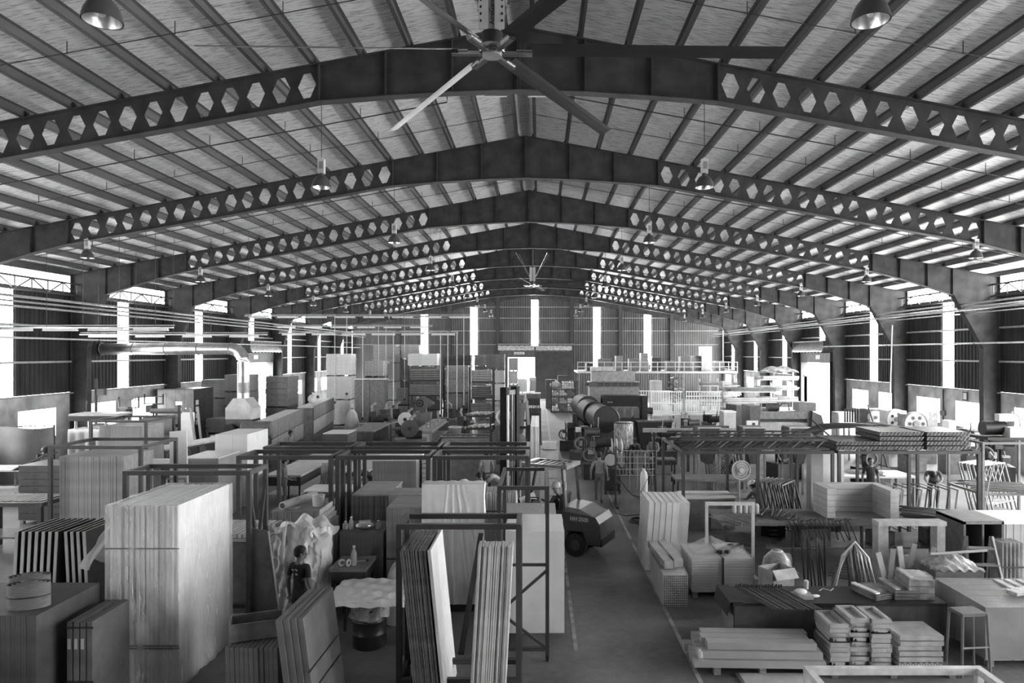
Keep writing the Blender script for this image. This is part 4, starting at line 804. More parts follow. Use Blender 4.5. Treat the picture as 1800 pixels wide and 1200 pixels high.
B().tube([(0, 0, 1.0), (.12, 0, 1.15), (.2, 0, 1.32)], [.06, .03, .07], 8).build('knot', CLOTH, t, True)
# white draped panel
t = thing('draped_panel', 'tall upright panel under a pleated white dust sheet in the centre', 'panel', (X(796, 13.25), 13.45, 0))
B().box(-.55, -.15, .12, .55, .15, 2.4).build('panel', PALE, t); B().box(-.6, -.2, 0, .6, .2, .11).build('plinth', DARK, t)
fd = [(-.25, 0.), (-.02, .02), (.2, .0), (.42, .05)]
def drape(u, v):
    x = (u-.5)*1.2*(1+.02*(1-v)); e = 0
    for k, (a, s_) in enumerate(fd): e += .03*math.exp(-((x-a*(1.3-v*.9)-.04*k*(1-v))/.02)**2)*(1-abs(v-.45)*.8)
    e += .012*math.sin(x*40+v*3)*(1-v)
    return (x, -.2-e, .14+2.32*v)
B().grid(drape, 90, 30).grid(lambda u, v: ((u-.5)*1.2, -.2+.4*v, 2.455+.03*math.sin(u*PI)*math.sin(v*PI)+.008*math.sin(u*30)), 20, 6).grid(lambda u, v: (.6+.01*math.sin(v*20), -.2+.4*u, .14+2.32*v), 6, 20).grid(lambda u, v: (-.6, -.2+.4*u, .14+2.32*v), 4, 10).build('dust_sheet', M(.78, .4, 0, .04, 4), t, 'all')
# rack with leaning panels, centre foreground
rack('worn steel rack in the centre foreground holding leaning panels', -2.05, -.26, 9.8, 10.5, 2.55, .075, (.3,))
stack('dark-edged glossy panels leaning in the centre foreground rack', 'panels', -1.72, -1.36, 9.55, 10.72, 0.0, 2.25, 16, 'x', M(.16, .2, 0, .15, 5), 'panel_bundle', jit=.012, lean=-.1, gap=.3)
K('leaning_sheet', 'single white panel leaning at the right of the dark-edged panels', 'panel', (-1.32, 10.13, 0), 0, [('sheet', 'p', ([(0, 0), (.03, 0), (-.195, 2.25), (-.225, 2.25)], -.6, .58), WHITE), ('edge_band', 'p', ([(-.01, 0), (.035, 0), (-.19, 2.26), (-.235, 2.26)], -.61, -.602), PALE)])
stack('white strips leaning in the centre foreground rack by its right post', 'panels', -.98, -.48, 9.45, 9.75, 0, 2.33, 17, 'x', M(.66, .5, 0, .08, 5), 'strip_bundle', part='strip', jit=.03, lean=.055, gap=.2)
K('leaning_plank', 'dark plank leaning behind the white strips', 'plank', (-1.35, 11.4, 0), 0, [('plank', 'p', ([(0, 0), (.1, 0), (.42, 2.0), (.34, 2.0)], -.02, .03), DARK), ('end_cap', 'b', (0, -.03, 0, .1, .04, .03), BLACK)])
# wheeled rack with white boards
rack('wheeled steel rack with K-shaped bracing in the centre', -.68, .16, 11.1, 12.95, 2.84, .06, (.2,), brace='k', cast=True)
stack('white boards standing on the wheeled rack in the centre', 'panels', -.58, .42, 11.6, 12.85, .26, 1.98, 7, 'y', M(.66, .45, 0, .04, 3), 'board_stack', part='board', jit=.006, gap=.03)
stack('flat pile of wooden crates behind the white boards of the wheeled rack', 'crates', -.72, .32, 13.15, 14.25, 0, 1.9, 6, 'z', PLY, 'crate_pile', part='crate', jit=.015, gap=.05)
stack('stack of ply strips behind the white draped panel', 'stack', -1.2, -.5, 14.8, 15.5, 0, 1.98, 15, 'x', M(.4, .6, 0, .12, 4), jit=.012, gap=.14, straps=(.8,))
K('cable_heap', 'grey board carton top with a black cable on it', 'carton', (X(880, 16.5), 16.55, 0), 0, [('body', 'b', (-.4, -.3, 0, .4, .35, 1.6), M(.33, .7)), ('cable', 't', ([(-.38, -.1, 1.61), (-.2, .1, 1.62), (.1, -.12, 1.61), (.28, .1, 1.62), (.36, -.05, 1.61)], .012, 5), BLACK)])
# forklift
HEAD = math.radians(155)
FK = M(.07, .35, 0, .1, 3); FKD = M(.02, .4, 0, .1, 4)
t = K('forklift', 'dark forklift truck parked across the aisle with raised mast', 'forklift', (1.1, 17.3, 0), HEAD,
  [('counterweight', 'p', ([(-.62, .32), (-.66, .55), (-.62, .85), (-.52, 1.0), (.35, 1.08), (.35, .3), (.28, .3), (.2, .62), (-.2, .62), (-.3, .32)], -.5, .5), FK),
   ('hood', 'p', ([(-.45, 1.0), (-.1, 1.16), (.35, 1.2), (.35, 1.08), (-.45, .98)], -.46, .46), M(.2, .3, 0, .1, 3)), ('rear_bumper', 'b', (-.68, -.48, .3, -.5, .48, .5), FKD),
   ('body', 'b', (.3, -.48, .3, 1.75, .48, .62), FK), ('side_step', 'b', [(.5, .44, .28, 1.2, .56, .36), (.5, -.56, .28, 1.2, -.44, .36)], FKD), ('engine_cover', 'p', ([(.3, .6), (.3, 1.12), (.62, 1.02), (.95, .8), (.95, .6)], -.42, .42), FK), ('dashboard', 'p', ([(1.45, .6), (1.72, .6), (1.72, 1.22), (1.58, 1.28), (1.5, 1.1)], -.45, .45), FKD),
   ('seat', 'p', ([(.5, .84), (1.0, .86), (1.0, .78), (.5, .76)], -.24, .24), FKD), ('seat_back', 'p', ([(.5, .84), (.4, 1.42), (.5, 1.44), (.6, .86)], -.23, .23), FKD),
   ('steering_wheel', 'r', ((1.38, 0, 1.2), .16, .015, 'z', 20, 6), FKD), ('steering_column', 'c', ((1.55, 0, .8), (1.4, 0, 1.19), .025), FKD),
   *[q for s in (1, -1) for q in (('rear_wheel', 'c', ((0, s*.36, .28), (0, s*.54, .28), .28, None, 28), FKD), ('rear_wheel>hub', 'c', ((0, s*.53, .28), (0, s*.555, .28), .13, None, 20), M(.06, .5)), ('front_wheel', 'c', ((1.6, s*.34, .33), (1.6, s*.56, .33), .33, None, 28), FKD), ('front_wheel>hub', 'c', ((1.6, s*.55, .33), (1.6, s*.57, .33), .17, None, 20), M(.08, .5)))],
   ('guard_leg', 'g', [((.28, s*.45, 1.05), (.36, s*.42, 2.12), .09, .07) for s in (1, -1)]+[((1.7, s*.45, 1.0), (1.45, s*.42, 2.15), .06) for s in (1, -1)], FK),
   ('overhead_guard', 'b', [(.25, -.46, 2.1, .38, .46, 2.2), (1.38, -.46, 2.12, 1.5, .46, 2.2), (.38, .38, 2.12, 1.38, .46, 2.19), (.38, -.46, 2.12, 1.38, -.38, 2.19)]+[(.5+.16*i, -.38, 2.14, .55+.16*i, .38, 2.18) for i in range(5)], M(.18, .35)),
   ('mast_channel', 'b', [(1.98, s*.3-.09, .1, 2.16, s*.3+.09, 4.1) for s in (1, -1)], M(.012, .6, spec=.1)), ('inner_mast', 'b', [(2.02, s*.17-.05, .15, 2.12, s*.17+.05, 4.0) for s in (1, -1)], BLACK), ('mast_crosspiece', 'b', [(2.0, -.36, z, 2.1, .36, z+.12) for z in (.3, 2.0, 3.9)], BLACK), ('lift_cylinder', 'c', [((1.95, .36, .2), (1.95, .36, 3.9), .03)], M(.6, .3, .3)), ('lift_chain', 'b', (2.0, -.03, .5, 2.02, .03, 3.95), M(.1, .4, .3)),
   ('carriage', 'b', [(2.16, -.45, .35, 2.2, .45, .47), (2.16, -.45, .72, 2.2, .45, .84)], FKD), ('fork', 'b', [(2.2, s*.25-.06, .08, 3.1, s*.25+.06, .12) for s in (1, -1)], STEEL), ('fork_shank', 'b', [(2.2, s*.25-.06, .08, 2.25, s*.25+.06, .85) for s in (1, -1)], STEEL),
   ('load_guard', 'b', [(2.17, -.4+.2*i, .84, 2.19, -.37+.2*i, 1.5) for i in range(5)], STEEL), ('tail_lamp', 'c', [((.33, s*.4, 2.2), (.33, s*.4, 2.28), .035) for s in (1,)], M(.1, .3)), ('warning_sticker', 'b', (.265, .455, 1.6, .42, .462, 1.82), WHITE), ('warning_sticker>print', 'b', (.3, .462, 1.68, .39, .466, 1.72), BLACK), ('side_badge', 'b', (-.3, .5, .86, .16, .506, .98), M(.12, .4))])
cu = bpy.data.curves.new('model_lettering', 'FONT'); cu.body = 'HH 2500'; cu.size = .13; cu.extrude = .002
tmp = bpy.data.objects.new('tmp', cu); C.objects.link(tmp); me = bpy.data.meshes.new_from_object(tmp.evaluated_get(bpy.context.evaluated_depsgraph_get())); bpy.data.objects.remove(tmp)
me.materials.clear(); me.materials.append(WHITE); o = obj('model_lettering', me, t, (.14, .51, .88)); o.rotation_euler = Matrix(((-1, 0, 0), (0, 0, 1), (0, 1, 0))).to_euler()
fw = Vector((math.cos(HEAD), math.sin(HEAD), 0)); dp = Vector((1.1, 17.3, -.06))+fw*.72
person('forklift driver in a pale helmet and reflective vest seated at the wheel', dp, HEAD-PI/2, dict(belly=(0, .0, 1.08), hil=(-.1, .03, .92), hir=(.1, .03, .92), knl=(-.14, .45, .93), knr=(.14, .45, .93), anl=(-.14, .55, .48), anr=(.14, .55, .48), tol=(-.14, .68, .44), tor=(.14, .68, .44), ell=(-.24, .15, 1.12), elr=(.24, .15, 1.12), wrl=(-.14, .42, 1.2), wrr=(.14, .42, 1.2), hal=(-.12, .5, 1.24), har=(.12, .5, 1.24)), shirt=M(.06, .8), trousers=M(.12, .8), helmet=M(.35, .4), hair=False, vest=BRIGHT, height=1.7)
# benches and workers behind the racks
table('white worktop near a bending worker, left of the tall grey stack', -7.05, -5.5, 20.5, 21.5, .88, .04, BRIGHT, STEEL)
table('long pale bench running away behind the bending worker', -7.0, -5.9, 23.6, 29.0, .92, .05, PALE, DARK, .3, legs=2, apron=.12)
BEND = dict(belly=(0, .06, 1.06), chest=(0, .26, 1.2), neck=(0, .42, 1.26), jaw=(0, .5, 1.25), head=(0, .57, 1.22), shl=(-.17, .33, 1.25), shr=(.17, .33, 1.25), ell=(-.24, .5, 1.06), elr=(.24, .5, 1.06), wrl=(-.16, .66, .95), wrr=(.16, .66, .95), hal=(-.14, .74, .95), har=(.14, .74, .95), face=(0, .35, -.9))
person('dark-haired worker in black bending low over the white worktop', (-5.35, 21.95, 0), 2.35, BEND, shirt=M(.02, .8), trousers=DARK)
stack('tall grey board stack with a pale top behind the long racks', 'stack', -4.75, -3.5, 19.5, 20.9, 0, 1.93, 14, 'x', M(.17, .6, 0, .1, 3), jit=.004, gap=.04, top=WHITE)
stack('pile of flat white sheets on edge right of the tall grey stack', 'stack', -3.42, -2.95, 20.0, 21.2, 0, 1.92, 14, 'z', M(.6, .5, 0, .1, 3), jit=.01, gap=.14)
table('white sloping worktop left of the white draped panel top', -3.45, -2.5, 18.0, 19.2, .98, .04, BRIGHT, STEEL, .4)
table('bench strewn with white sheets where two workers bend', -2.8, -1.75, 19.9, 21.3, .95, .05, BRIGHT, STEEL, .4)
K('paper_heap', 'heap of white offcuts on the workers bench', 'paper', (-2.35, 20.5, .955), .3, [('sheet', 'b', [(-.3+.05*i, -.2+.03*i, .03*i, .2+.04*i, .2-.02*i, .03*i+.025) for i in range(5)], BRIGHT), ('scrap', 'e', ((.1, 0, .2), (.14, .12, .07), 9, 5), CLOTH)])
person('worker in a white shirt bending over the sheet-strewn bench', (-1.1, 20.9, 0), 1.6, BEND, shirt=M(.55, .8), trousers=DARK, height=1.7)
person('worker with black hair looking down behind the white draped panel', (-1.62, 19.2, 0), .9, dict(jaw=(0, .05, 1.51), head=(0, .1, 1.575), face=(.2, .8, -.5)), shirt=M(.25, .8), trousers=DARK, height=1.66)
person('worker in dark trousers standing behind the white-shirted worker', (X(855, 23.2), 23.2, 0), .4, {}, shirt=M(.3, .8), trousers=BLACK, height=1.7)
K('stacked_cartons', 'white cartons on the floor under the forklift mast', 'cartons', (-.85, 20.4, 0), 0, [('carton', 'b', [(-.3, -.3, 0, .3, .3, .5), (-.28, -.3, .51, .3, .28, .95), (-.25, -.25, .96, .25, .3, 1.3)], PALE), ('tape', 'b', (-.02, -.305, 0, .02, -.3, .5), GREY)])
# along the left of the aisle, going back
stack('pale boards on edge by the aisle above the forklift', 'stack', .02, .62, 22.6, 24.2, 0, 1.75, 6, 'z', PALE, jit=.015, gap=.06)
carton('pale carton on the boards by the aisle', (.35, 23.3, 1.752), .5, .6, .22, 0, PALE)
stack('tall white panels on edge beside the aisle behind the forklift', 'stack', -.32, .0, 25.0, 29.5, 0, 2.3, 6, 'x', WHITE, jit=.02, gap=.1)
K('ramp_conveyor', 'dark inclined conveyor frame with two long side rails left of the aisle', 'conveyor', (0, 0, 0), 0,
  [('side_rail', 'g', [((-1.2, 27, 2.1), (-.98, 34.5, 2.55), .12), ((-.42, 27, 2.1), (-.62, 34.5, 2.55), .12)], STEEL), ('bed', 'p', ([(27.05, 2.0), (34.4, 2.45), (34.4, 2.5), (27.05, 2.05)], -1.0, -.65, 'x'), MID), ('crossbar', 'b', [(-1.2, 26.95, 2.02, -.42, 27.05, 2.12), (-1.2, 30.4, 1.95, -.5, 30.5, 2.05)], STEEL), ('leg', 'b', [(-1.24, 26.96, 0, -1.16, 27.04, 2.05), (-.46, 26.96, 0, -.38, 27.04, 2.05), (-1.1, 34.3, 0, -1.02, 34.4, 2.5), (-.68, 34.3, 0, -.6, 34.4, 2.5)], STEEL), ('bagged_goods', 'e', [((-.85, 28.3, 1.2), (.3, .4, .35)), ((-.8, 29.2, 1.25), (.25, .4, .3))], PALE), ('shelf', 'b', (-1.15, 27.1, .8, -.5, 30.4, .86), MID)])
K('plank_rack', 'two-tier rack of slanted pale planks left of the forklift mast', 'rack', (X(843, 33), 33, 0), 0,
  [('shelf_frame', 'b', [(-.6, -.5, z, .6, .5, z+.05) for z in (1.35, 1.95)], STEEL), ('leg', 'b', [(sx*.55-.03, sy*.45-.03, 0, sx*.55+.03, sy*.45+.03, 2.0) for sx in (1, -1) for sy in (1, -1)], STEEL)]+
  [('plank', 'g', [((-.6+.1*i, -.55, z+.09+.02*(i % 3)), (-.25+.1*i, .6, z+.1+.02*(i % 2)), .06, .03) for i in range(10) for z in (1.4, 2.0)], M(.5, .6, 0, .2, 5))])
K('roller_table', 'bright roller table in front of the plank rack', 'table', (X(818, 27), 27, 0), 0, [('rail', 'c', [((-.95, -.3, 1.72), (.95, -.3, 1.72), .035), ((-.95, .3, 1.75), (.95, .3, 1.75), .035)], CHROME), ('roller', 'c', [((-.8+.2*i, -.28, 1.7), (-.8+.2*i, .28, 1.7), .025, None, 8) for i in range(9)], M(.2, .5)), ('body', 'b', (-.9, -.3, 0, .85, .3, 1.6), GREY)])
K('wire_reel', 'white wire reel ring standing left of the inclined conveyor', 'reel', (X(886, 31), 31, 1.75), 0, [('rim', 'r', ((0, 0, .35), .3, .07, 'y', 24, 8), BRIGHT), ('hub', 'c', ((0, -.1, .35), (0, .1, .35), .2), MID), ('stand', 'b', (-.35, -.25, -1.75, .3, .25, .0), MID)])
for i, (x0, x1, y0, y1, z, lb) in enumerate(((-2.4, -1.05, 44.4, 46.4, 2.28, 'dark cabinet with a pale top left of the aisle, wider one'), (-.8, .05, 45.3, 47.3, 2.3, 'dark cabinet with a pale top left of the aisle, by the line'))):
    K('cabinet', lb, 'cabinet', ((x0+x1)/2, (y0+y1)/2, 0), 0, [('body', 'b', (-(x1-x0)/2, -(y1-y0)/2, 0, (x1-x0)/2, (y1-y0)/2, z-.3), MID), ('top', 'b', (-(x1-x0)/2-.05, -(y1-y0)/2-.05, z-.3, (x1-x0)/2+.05, (y1-y0)/2, z), GREY), ('door', 'b', [(-(x1-x0)/2+.05, -(y1-y0)/2-.02, .1, -.02, -(y1-y0)/2, z-.4), (.02, -(y1-y0)/2-.02, .1, (x1-x0)/2-.05, -(y1-y0)/2, z-.4)], M(.1, .5))])
stack('dark door leaves standing in a row left of the aisle, beyond the conveyor', 'panels', -.75, .12, 38.5, 40.5, 0, 1.9, 7, 'x', MID, 'panel_bundle', jit=.02, gap=.3)
# storage at the far left
tower('bright plastic-wrapped pallet tower at the far left, three loads high', -14.6, -13.0, 47, 48.5, (1.75, 3.39, 4.93), M(.6, .4, 0, .15, 3), 6, True)
tower('grey wrapped pallet tower right of the bright wrapped one', -12.3, -11.0, 48.4, 49.8, (1.7, 3.28, 4.43), [M(.45, .4), GREY], 5)
tower('tall grey four-load pallet tower behind the power drops', -12.5, -10.8, 51.5, 53, (1.4, 2.8, 4.2, 5.65), [GREY, M(.26, .6)], 5)
tower('tall pallet tower with a pale slatted top load', -10.7, -9.3, 53, 54.6, (1.4, 2.8, 4.5, 5.6), [GREY, MID, GREY, PALE], 5)
tower('pallet tower with a white top load beside the far left light strip', -9.5, -7.4, 49.5, 51, (1.3, 2.6, 4.0, 4.95), [GREY, MID, MID, WHITE], 4)
tower('dark pallet tower between the two left light strips', -7.6, -5.4, 54, 55.4, (1.2, 2.5, 3.7, 4.85), [MID, M(.1, .6)], 4)
tower('dark pallet tower below the second light strip', -5.2, -3.6, 55, 56.6, (1.3, 2.6, 3.9, 4.85), [MID, GREY], 4)
tower('grey square pallet tower right of the storage shelves', -6.25, -4.75, 45.6, 47, (1.2, 2.3, 4.15), [MID, GREY, M(.28, .6)], 4)
tower('dark pallet tower left of the far gable door', -3.95, -2.6, 51, 52.4, (1.4, 2.7, 3.7, 4.9), [PALE, WHITE, PALE, MID], 4)
tower('pale pallet tower beside the far gable door', -2.5, -1.75, 55.5, 57, (1.2, 2.4, 3.5, 4.6), [PALE, M(.36, .6)], 4)
tower('small white pallet load in the far gable doorway, left one', -2.0, -1.1, 63, 64.4, (1.3, 2.6), WHITE, 4, False)
tower('small white pallet load in the far gable doorway, right one', -.95, -.35, 64, 65.2, (1.3, 2.7), WHITE, 4, False)
tower('low wrapped pallet load below the power drops', -9.9, -8.6, 48, 49.3, (1.3, 2.5), [M(.3, .5), GREY], 5)
def shelves(label, x0, x1, y, d, zs, mats, h=.55):
    w_ = x1-x0; t = K('pallet_rack', label, 'rack', ((x0+x1)/2, y, 0), 0, [('upright', 'b', [(sx*w_/2-.04, sy*d/2-.04, 0, sx*w_/2+.04, sy*d/2+.04, zs[-1]+.9) for sx in (-1, 1) for sy in (-1, 1)], DARK), ('beam', 'b', [(-w_/2, sy*d/2-.03, z-.1, w_/2, sy*d/2+.03, z) for z in zs for sy in (-1, 1)], STEEL)])
    return t
ZS = (1.25, 2.2, 3.2)
for nm, x0, x1, y in (('left', -8.75, -6.55, 46.5), ('right', -4.45, -2.95, 44.2)):
    shelves('dark pallet rack with boards on three shelves, %s of the square grey tower' % nm, x0, x1, y, 1.2, ZS, None)
    for q, z in enumerate(ZS):
        n = 5+q % 2; mt_ = (GREY, M(.14, .6), M(.3, .6))[(q+(nm == 'left')) % 3]
        stack('flat boards lying on the %s shelf of the %s pallet rack' % (('lowest', 'middle', 'top')[q], nm), 'boards', x0+.1, x1-.1, y-.5, y+.5, z+.002, z+(.55, .7, .75)[q], n, 'z', mt_, 'board_pile', part='board', jit=.04, gap=.3)
# workbenches and machines under the power drops
table('long bench with white cabinet end under the power drops', -6.4, -5.45, 34.9, 41.5, 1.02, .06, M(.35, .6, 0, .2, 4), MID, .3, legs=2, apron=.1)
K('bench_cabinet', 'white cabinet with two doors at the near end of the long bench', 'cabinet', (-5.95, 34.55, 0), 0, [('body', 'b', (-.47, -.2, 0, .47, .3, .98), GREY), ('door', 'b', (-.46, -.23, .02, -.06, -.2, .95), WHITE), ('door>handle', 'b', (-.12, -.25, .5, -.09, -.23, .65), DARK), ('door', 'b', (.02, -.23, .02, .46, -.2, .95), WHITE), ('door>handle', 'b', (.05, -.25, .5, .08, -.23, .65), DARK)])
K('wood_offcuts', 'scattered wood offcuts on the long bench', 'wood', (-5.95, 38, 1.022), 0, [('offcut', 'b', [(-.4+.13*(i % 5), -2.6+.55*i, 0, -.25+.13*(i % 5), -2.2+.55*i, .05+.02*(i % 3)) for i in range(9)], PLY)])
table('dull grey bench with a boxed front under the power drops', -9.3, -8.05, 33.3, 37.5, 1.2, .06, M(.2, .6, 0, .15, 4), MID, panel=True)
stack('dark box of boards with pale sheets on top near the dull grey bench', 'stack', -9.6, -8.5, 30.4, 31.9, 0, 1.4, 5, 'z', M(.09, .6), jit=.01, gap=.05, top=WHITE)
K('tube_chair', 'pale tubular trolley frames near the dull grey bench', 'trolley', (X(628, 29.6), 29.8, 0), .1, [('hoop', 't', [([(-.5+.5*i, 0, 0), (-.5+.5*i, 0, 1.05), (-.45+.5*i, 0, 1.12), (-.15+.5*i, 0, 1.12), (-.1+.5*i, 0, 1.05), (-.1+.5*i, 0, 0)], .02) for i in range(2)], PALE), ('rail', 'c', ((-.5, .3, .8), (.4, .3, .8), .02), PALE), ('deck', 'b', (-.5, -.1, .2, .4, .4, .24), GREY)])
def saw(label, px, Y, rz, disc=None, sc=1., top=False):
    sp = [('base', 'b', (-.4, -.35, 0, .4, .35, .7), MID), ('bed', 'b', (-.65, -.4, .7, .65, .4, .8), GREY), ('motor', 'c', ((-.1, -.3, .98), (.45, -.3, .98), .17, None, 16), DARK), ('head', 'b', (-.2, -.1, .8, .15, .3, 1.35), DARK), ('hand_wheel', 'r', ((-.3, -.42, .6), .12, .02, 'y', 16, 6), STEEL), ('dust_spout', 't', ([(0, .1, 1.3), (0, .2, 1.6), (.2, .25, 1.75)], .07, 10), M(.3, .5))]
    if disc: sp.append(('blade_guard', 'c', ((-.05, -.48, 1.25), (-.05, -.42, 1.25), .36, None, 24), disc)); sp.append(('blade_guard>hub', 'c', ((-.05, -.5, 1.25), (-.05, -.48, 1.25), .09), DARK))
    t = K('woodworking_machine', label, 'machine', (X(px, Y), Y, 0), rz, sp); t.scale = (sc,)*3; return t
saw('woodworking machine with a round white guard under the power drops', 717, 37.8, .0, BRIGHT, 1.1)
saw('woodworking machine with a round dark guard right of the white guard', 722, 32.8, .2, M(.1, .4), 1.15)
saw('dark machine behind the dull grey bench, leftmost of the saws', 655, 39.5, .4, None, 1.2)
saw('dark machine behind the dull grey bench, between two saws', 676, 41.0, -.3, None, 1.2)
saw('dark machine left of the long cabinet bench, farthest back', 697, 43, .1, None, 1.1)
saw('dark machine at the far end of the long bench', 795, 43.5, 2.8, None, 1.1)
saw('small dark machine before the grey square tower', 815, 39.5, 1.2, None, 1.)
K('belt_guard_machine', 'machine with a slanted triangular belt guard and flywheel', 'machine', (X(744, 42.6), 42.6, 0), 0, [('body', 'b', (-.5, -.3, 0, .5, .4, 1.3), GREY), ('belt_guard', 'p', ([(-.5, 1.5), (-.35, 2.15), (.1, 2.35), (.75, 1.95), (.7, 1.8), (-.2, 1.4)], -.35, -.25), MID), ('flywheel', 'r', ((-.15, -.37, 1.9), .2, .04, 'y', 20, 6), BLACK), ('flywheel>hub', 'c', ((-.15, -.42, 1.9), (-.15, -.35, 1.9), .07), BLACK), ('neck', 'b', (-.2, -.25, 1.3, .2, .2, 1.9), MID)])
K('waste_bin', 'round grey bin with a liner at the right end of the long bench', 'bin', (X(800, 37), 37, 0), 0, [('body', 'l', ([(.28, 0), (.35, 1.0), (.33, 1.0), (.27, .03), (0, .03)],), GREY), ('liner', 'r', ((0, 0, 1.), .35, .03, 'z'), CLOTH)])
K('white_bag', 'white woven sack standing by the panelled machine line', 'bag', (X(622, 42), 41.6, 0), 0, [('sack', 'l', ([(.3, 0), (.42, .2), (.44, .7), (.3, 1.3), (.08, 1.6), (.16, 1.75)],), CLOTH), ('tie', 'r', ((0, 0, 1.6), .09, .02, 'z'), DARK)])
K('tall_cupboard', 'tall grey cupboard behind the leftmost saws', 'cupboard', (X(652, 43.8), 43.8, 0), 0, [('body', 'b', (-.95, -.3, 0, .95, .4, 3.3), M(.17, .6)), ('door', 'b', [(-.93, -.33, .05, -.02, -.3, 3.2), (.02, -.33, .05, .93, -.3, 3.2)], M(.2, .5)), ('top_board', 'b', (-1., -.35, 3.3, 1.05, .45, 3.36), WHITE)])
# ================================================================ right of the aisle
person('man in a grey T-shirt walking away along the aisle', (2.0, 22.9, 0), -.08, dict(knl=(-.1, .1, .5), anl=(-.09, .14, .09), tol=(-.1, .28, .05), knr=(.09, -.04, .5), anr=(.08, -.28, .14), tor=(.08, -.2, .03), ell=(-.27, -.06, 1.12), wrl=(-.27, .06, .9), hal=(-.27, .1, .83), elr=(.25, -.08, 1.12), wrr=(.28, -.02, .9), har=(.29, .0, .83)), shirt=M(.32, .85), trousers=M(.14, .85), height=1.7, skin=SKINL)
person('man in a grey shirt standing at the parts trolley right of the aisle', (4.62, 27.7, 0), 2.6, dict(ell=(-.24, .05, 1.12), wrl=(-.15, .25, 1.02), hal=(-.12, .32, 1.02), elr=(.24, .05, 1.12), wrr=(.15, .25, 1.02), har=(.12, .32, 1.02), face=(-.2, .9, -.4)), shirt=M(.24, .85), trousers=DARK, skin=SKINL)
person('dark-haired man bending beside the man at the parts trolley', (3.72, 28.1, 0), -2.75, BEND, shirt=M(.03, .8), trousers=DARK)
table('dark trolley table between the two men', 4.1, 5.2, 26.0, 26.7, .95, .06, MID, DARK, .4)
# white panels, tube bundle, wrapped pallet
stack('thick white foam panels standing on edge right of the aisle line', 'panels', 2.42, 3.36, 15.75, 17.0, 0, 1.56, 7, 'x', M(.6, .55, 0, .05, 3), 'panel_stack', jit=.02, lean=.07, gap=.04)
t = thing('tube_bundle', 'wrapped bundle of square tubes with the open ends facing the camera', 'tubes', (2.68, 14.35, 0))
w_ = .0235
me = B().box(-w_/2, -.85, 0, w_/2, .85, .003).box(-w_/2, -.85, w_, w_/2, .85, w_+.003).box(-w_/2, -.85, 0, -w_/2+.003, .85, w_).box(w_/2-.003, -.85, 0, w_/2, .85, w_).mesh('square_tube', M(.45, .35, .2, .2, 20))
pl = B().box(-w_/2+.003, -.84, .003, w_/2-.003, -.83, w_-.0005); nv = len(me.vertices); me2 = pl.mesh('bore_shade', BLACK)  # black plate just inside each tube mouth stands in for the bore's shade
nx, nz = 12, 13; s_ = .46/nx
for i in range(nx):
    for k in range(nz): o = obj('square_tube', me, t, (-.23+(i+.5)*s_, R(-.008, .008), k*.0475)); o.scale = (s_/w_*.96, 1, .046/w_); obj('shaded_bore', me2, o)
wrapb(.5, 1.74, .66, .015, 14).build('plastic_wrap', FILM, t, 'all')
K('profile_bundle', 'wrapped pair of long profiles lying on the square tubes', 'profiles', (2.66, 14.4, .69), .06, [('profile', 'b', [(-.2, -.7, 0, -.02, .85, .14), (.02, -.6, 0, .2, .85, .16)], M(.35, .4)), ('wrap', 'b', [(-.22, -.3, -.005, .22, .5, .175)], FILM)])
t = stack('strapped pallet of flat white boards in clear wrap right of the tubes', 'boards', 3.12, 4.36, 14.0, 15.1, 0, .8, 12, 'z', M(.48, .5, 0, .06, 3), 'wrapped_pallet', part='board', jit=.008, gap=.1, wrap=True, pal=True)
B().box(-.02, -.6, .1, .02, -.58, .82).box(-.02, -.6, .815, .02, .56, .825).build('strap', DARK, t)
B().prism([(-.5, 0), (-.05, .22), (.45, .02)], -.3, .35).build('film_peak', FILM, t, False, (0, .05, .81))
for i, (x, rz_) in enumerate(((3.95, .9), (4.12, .8))): K('profile_bundle', 'wrapped dark profiles on the white board pallet, %s one' % ('left', 'right')[i], 'profiles', (x, 14.5, .835), rz_, [('profile', 'b', [(-.35, -.06+.045*q, 0, .3, -.025+.045*q, .06) for q in range(3)], DARK), ('wrap', 'b', (-.3, -.07, -.004, .1, .08, .07), FILM)])
K('white_angle_frame', 'pale inverted U frame standing behind the wrapped pallet', 'frame', (4.28, 15.4, 0), 0, [('post', 'b', [(-.55, -.03, 0, -.49, .03, 1.63), (.49, -.03, 0, .55, .03, 1.63)], PALE), ('top_bar', 'b', (-.55, -.035, 1.58, .55, .035, 1.65), PALE), ('foot', 'b', [(-.56, -.3, 0, -.48, .3, .03), (.48, -.3, 0, .56, .3, .03)], PALE)])
K('wrapped_sack', 'bulky plastic-wrapped sack between pallet and carton', 'sack', (4.8, 13.85, 0), 0, [('sack', 'l', ([(.2, 0), (.3, .1), (.33, .5), (.26, .85), (.1, 1.02), (0, 1.04)],), M(.3, .3, 0, .3, 6, (1, 1, 1), .6)), ('tie', 'r', ((0, 0, 1.0), .1, .02, 'z'), WHITE)])
carton('open light carton standing behind the dark bench', (X(1366, 12.9), 12.95, .0), .5, .42, .95, .35, M(.42, .75), True, marks=True)
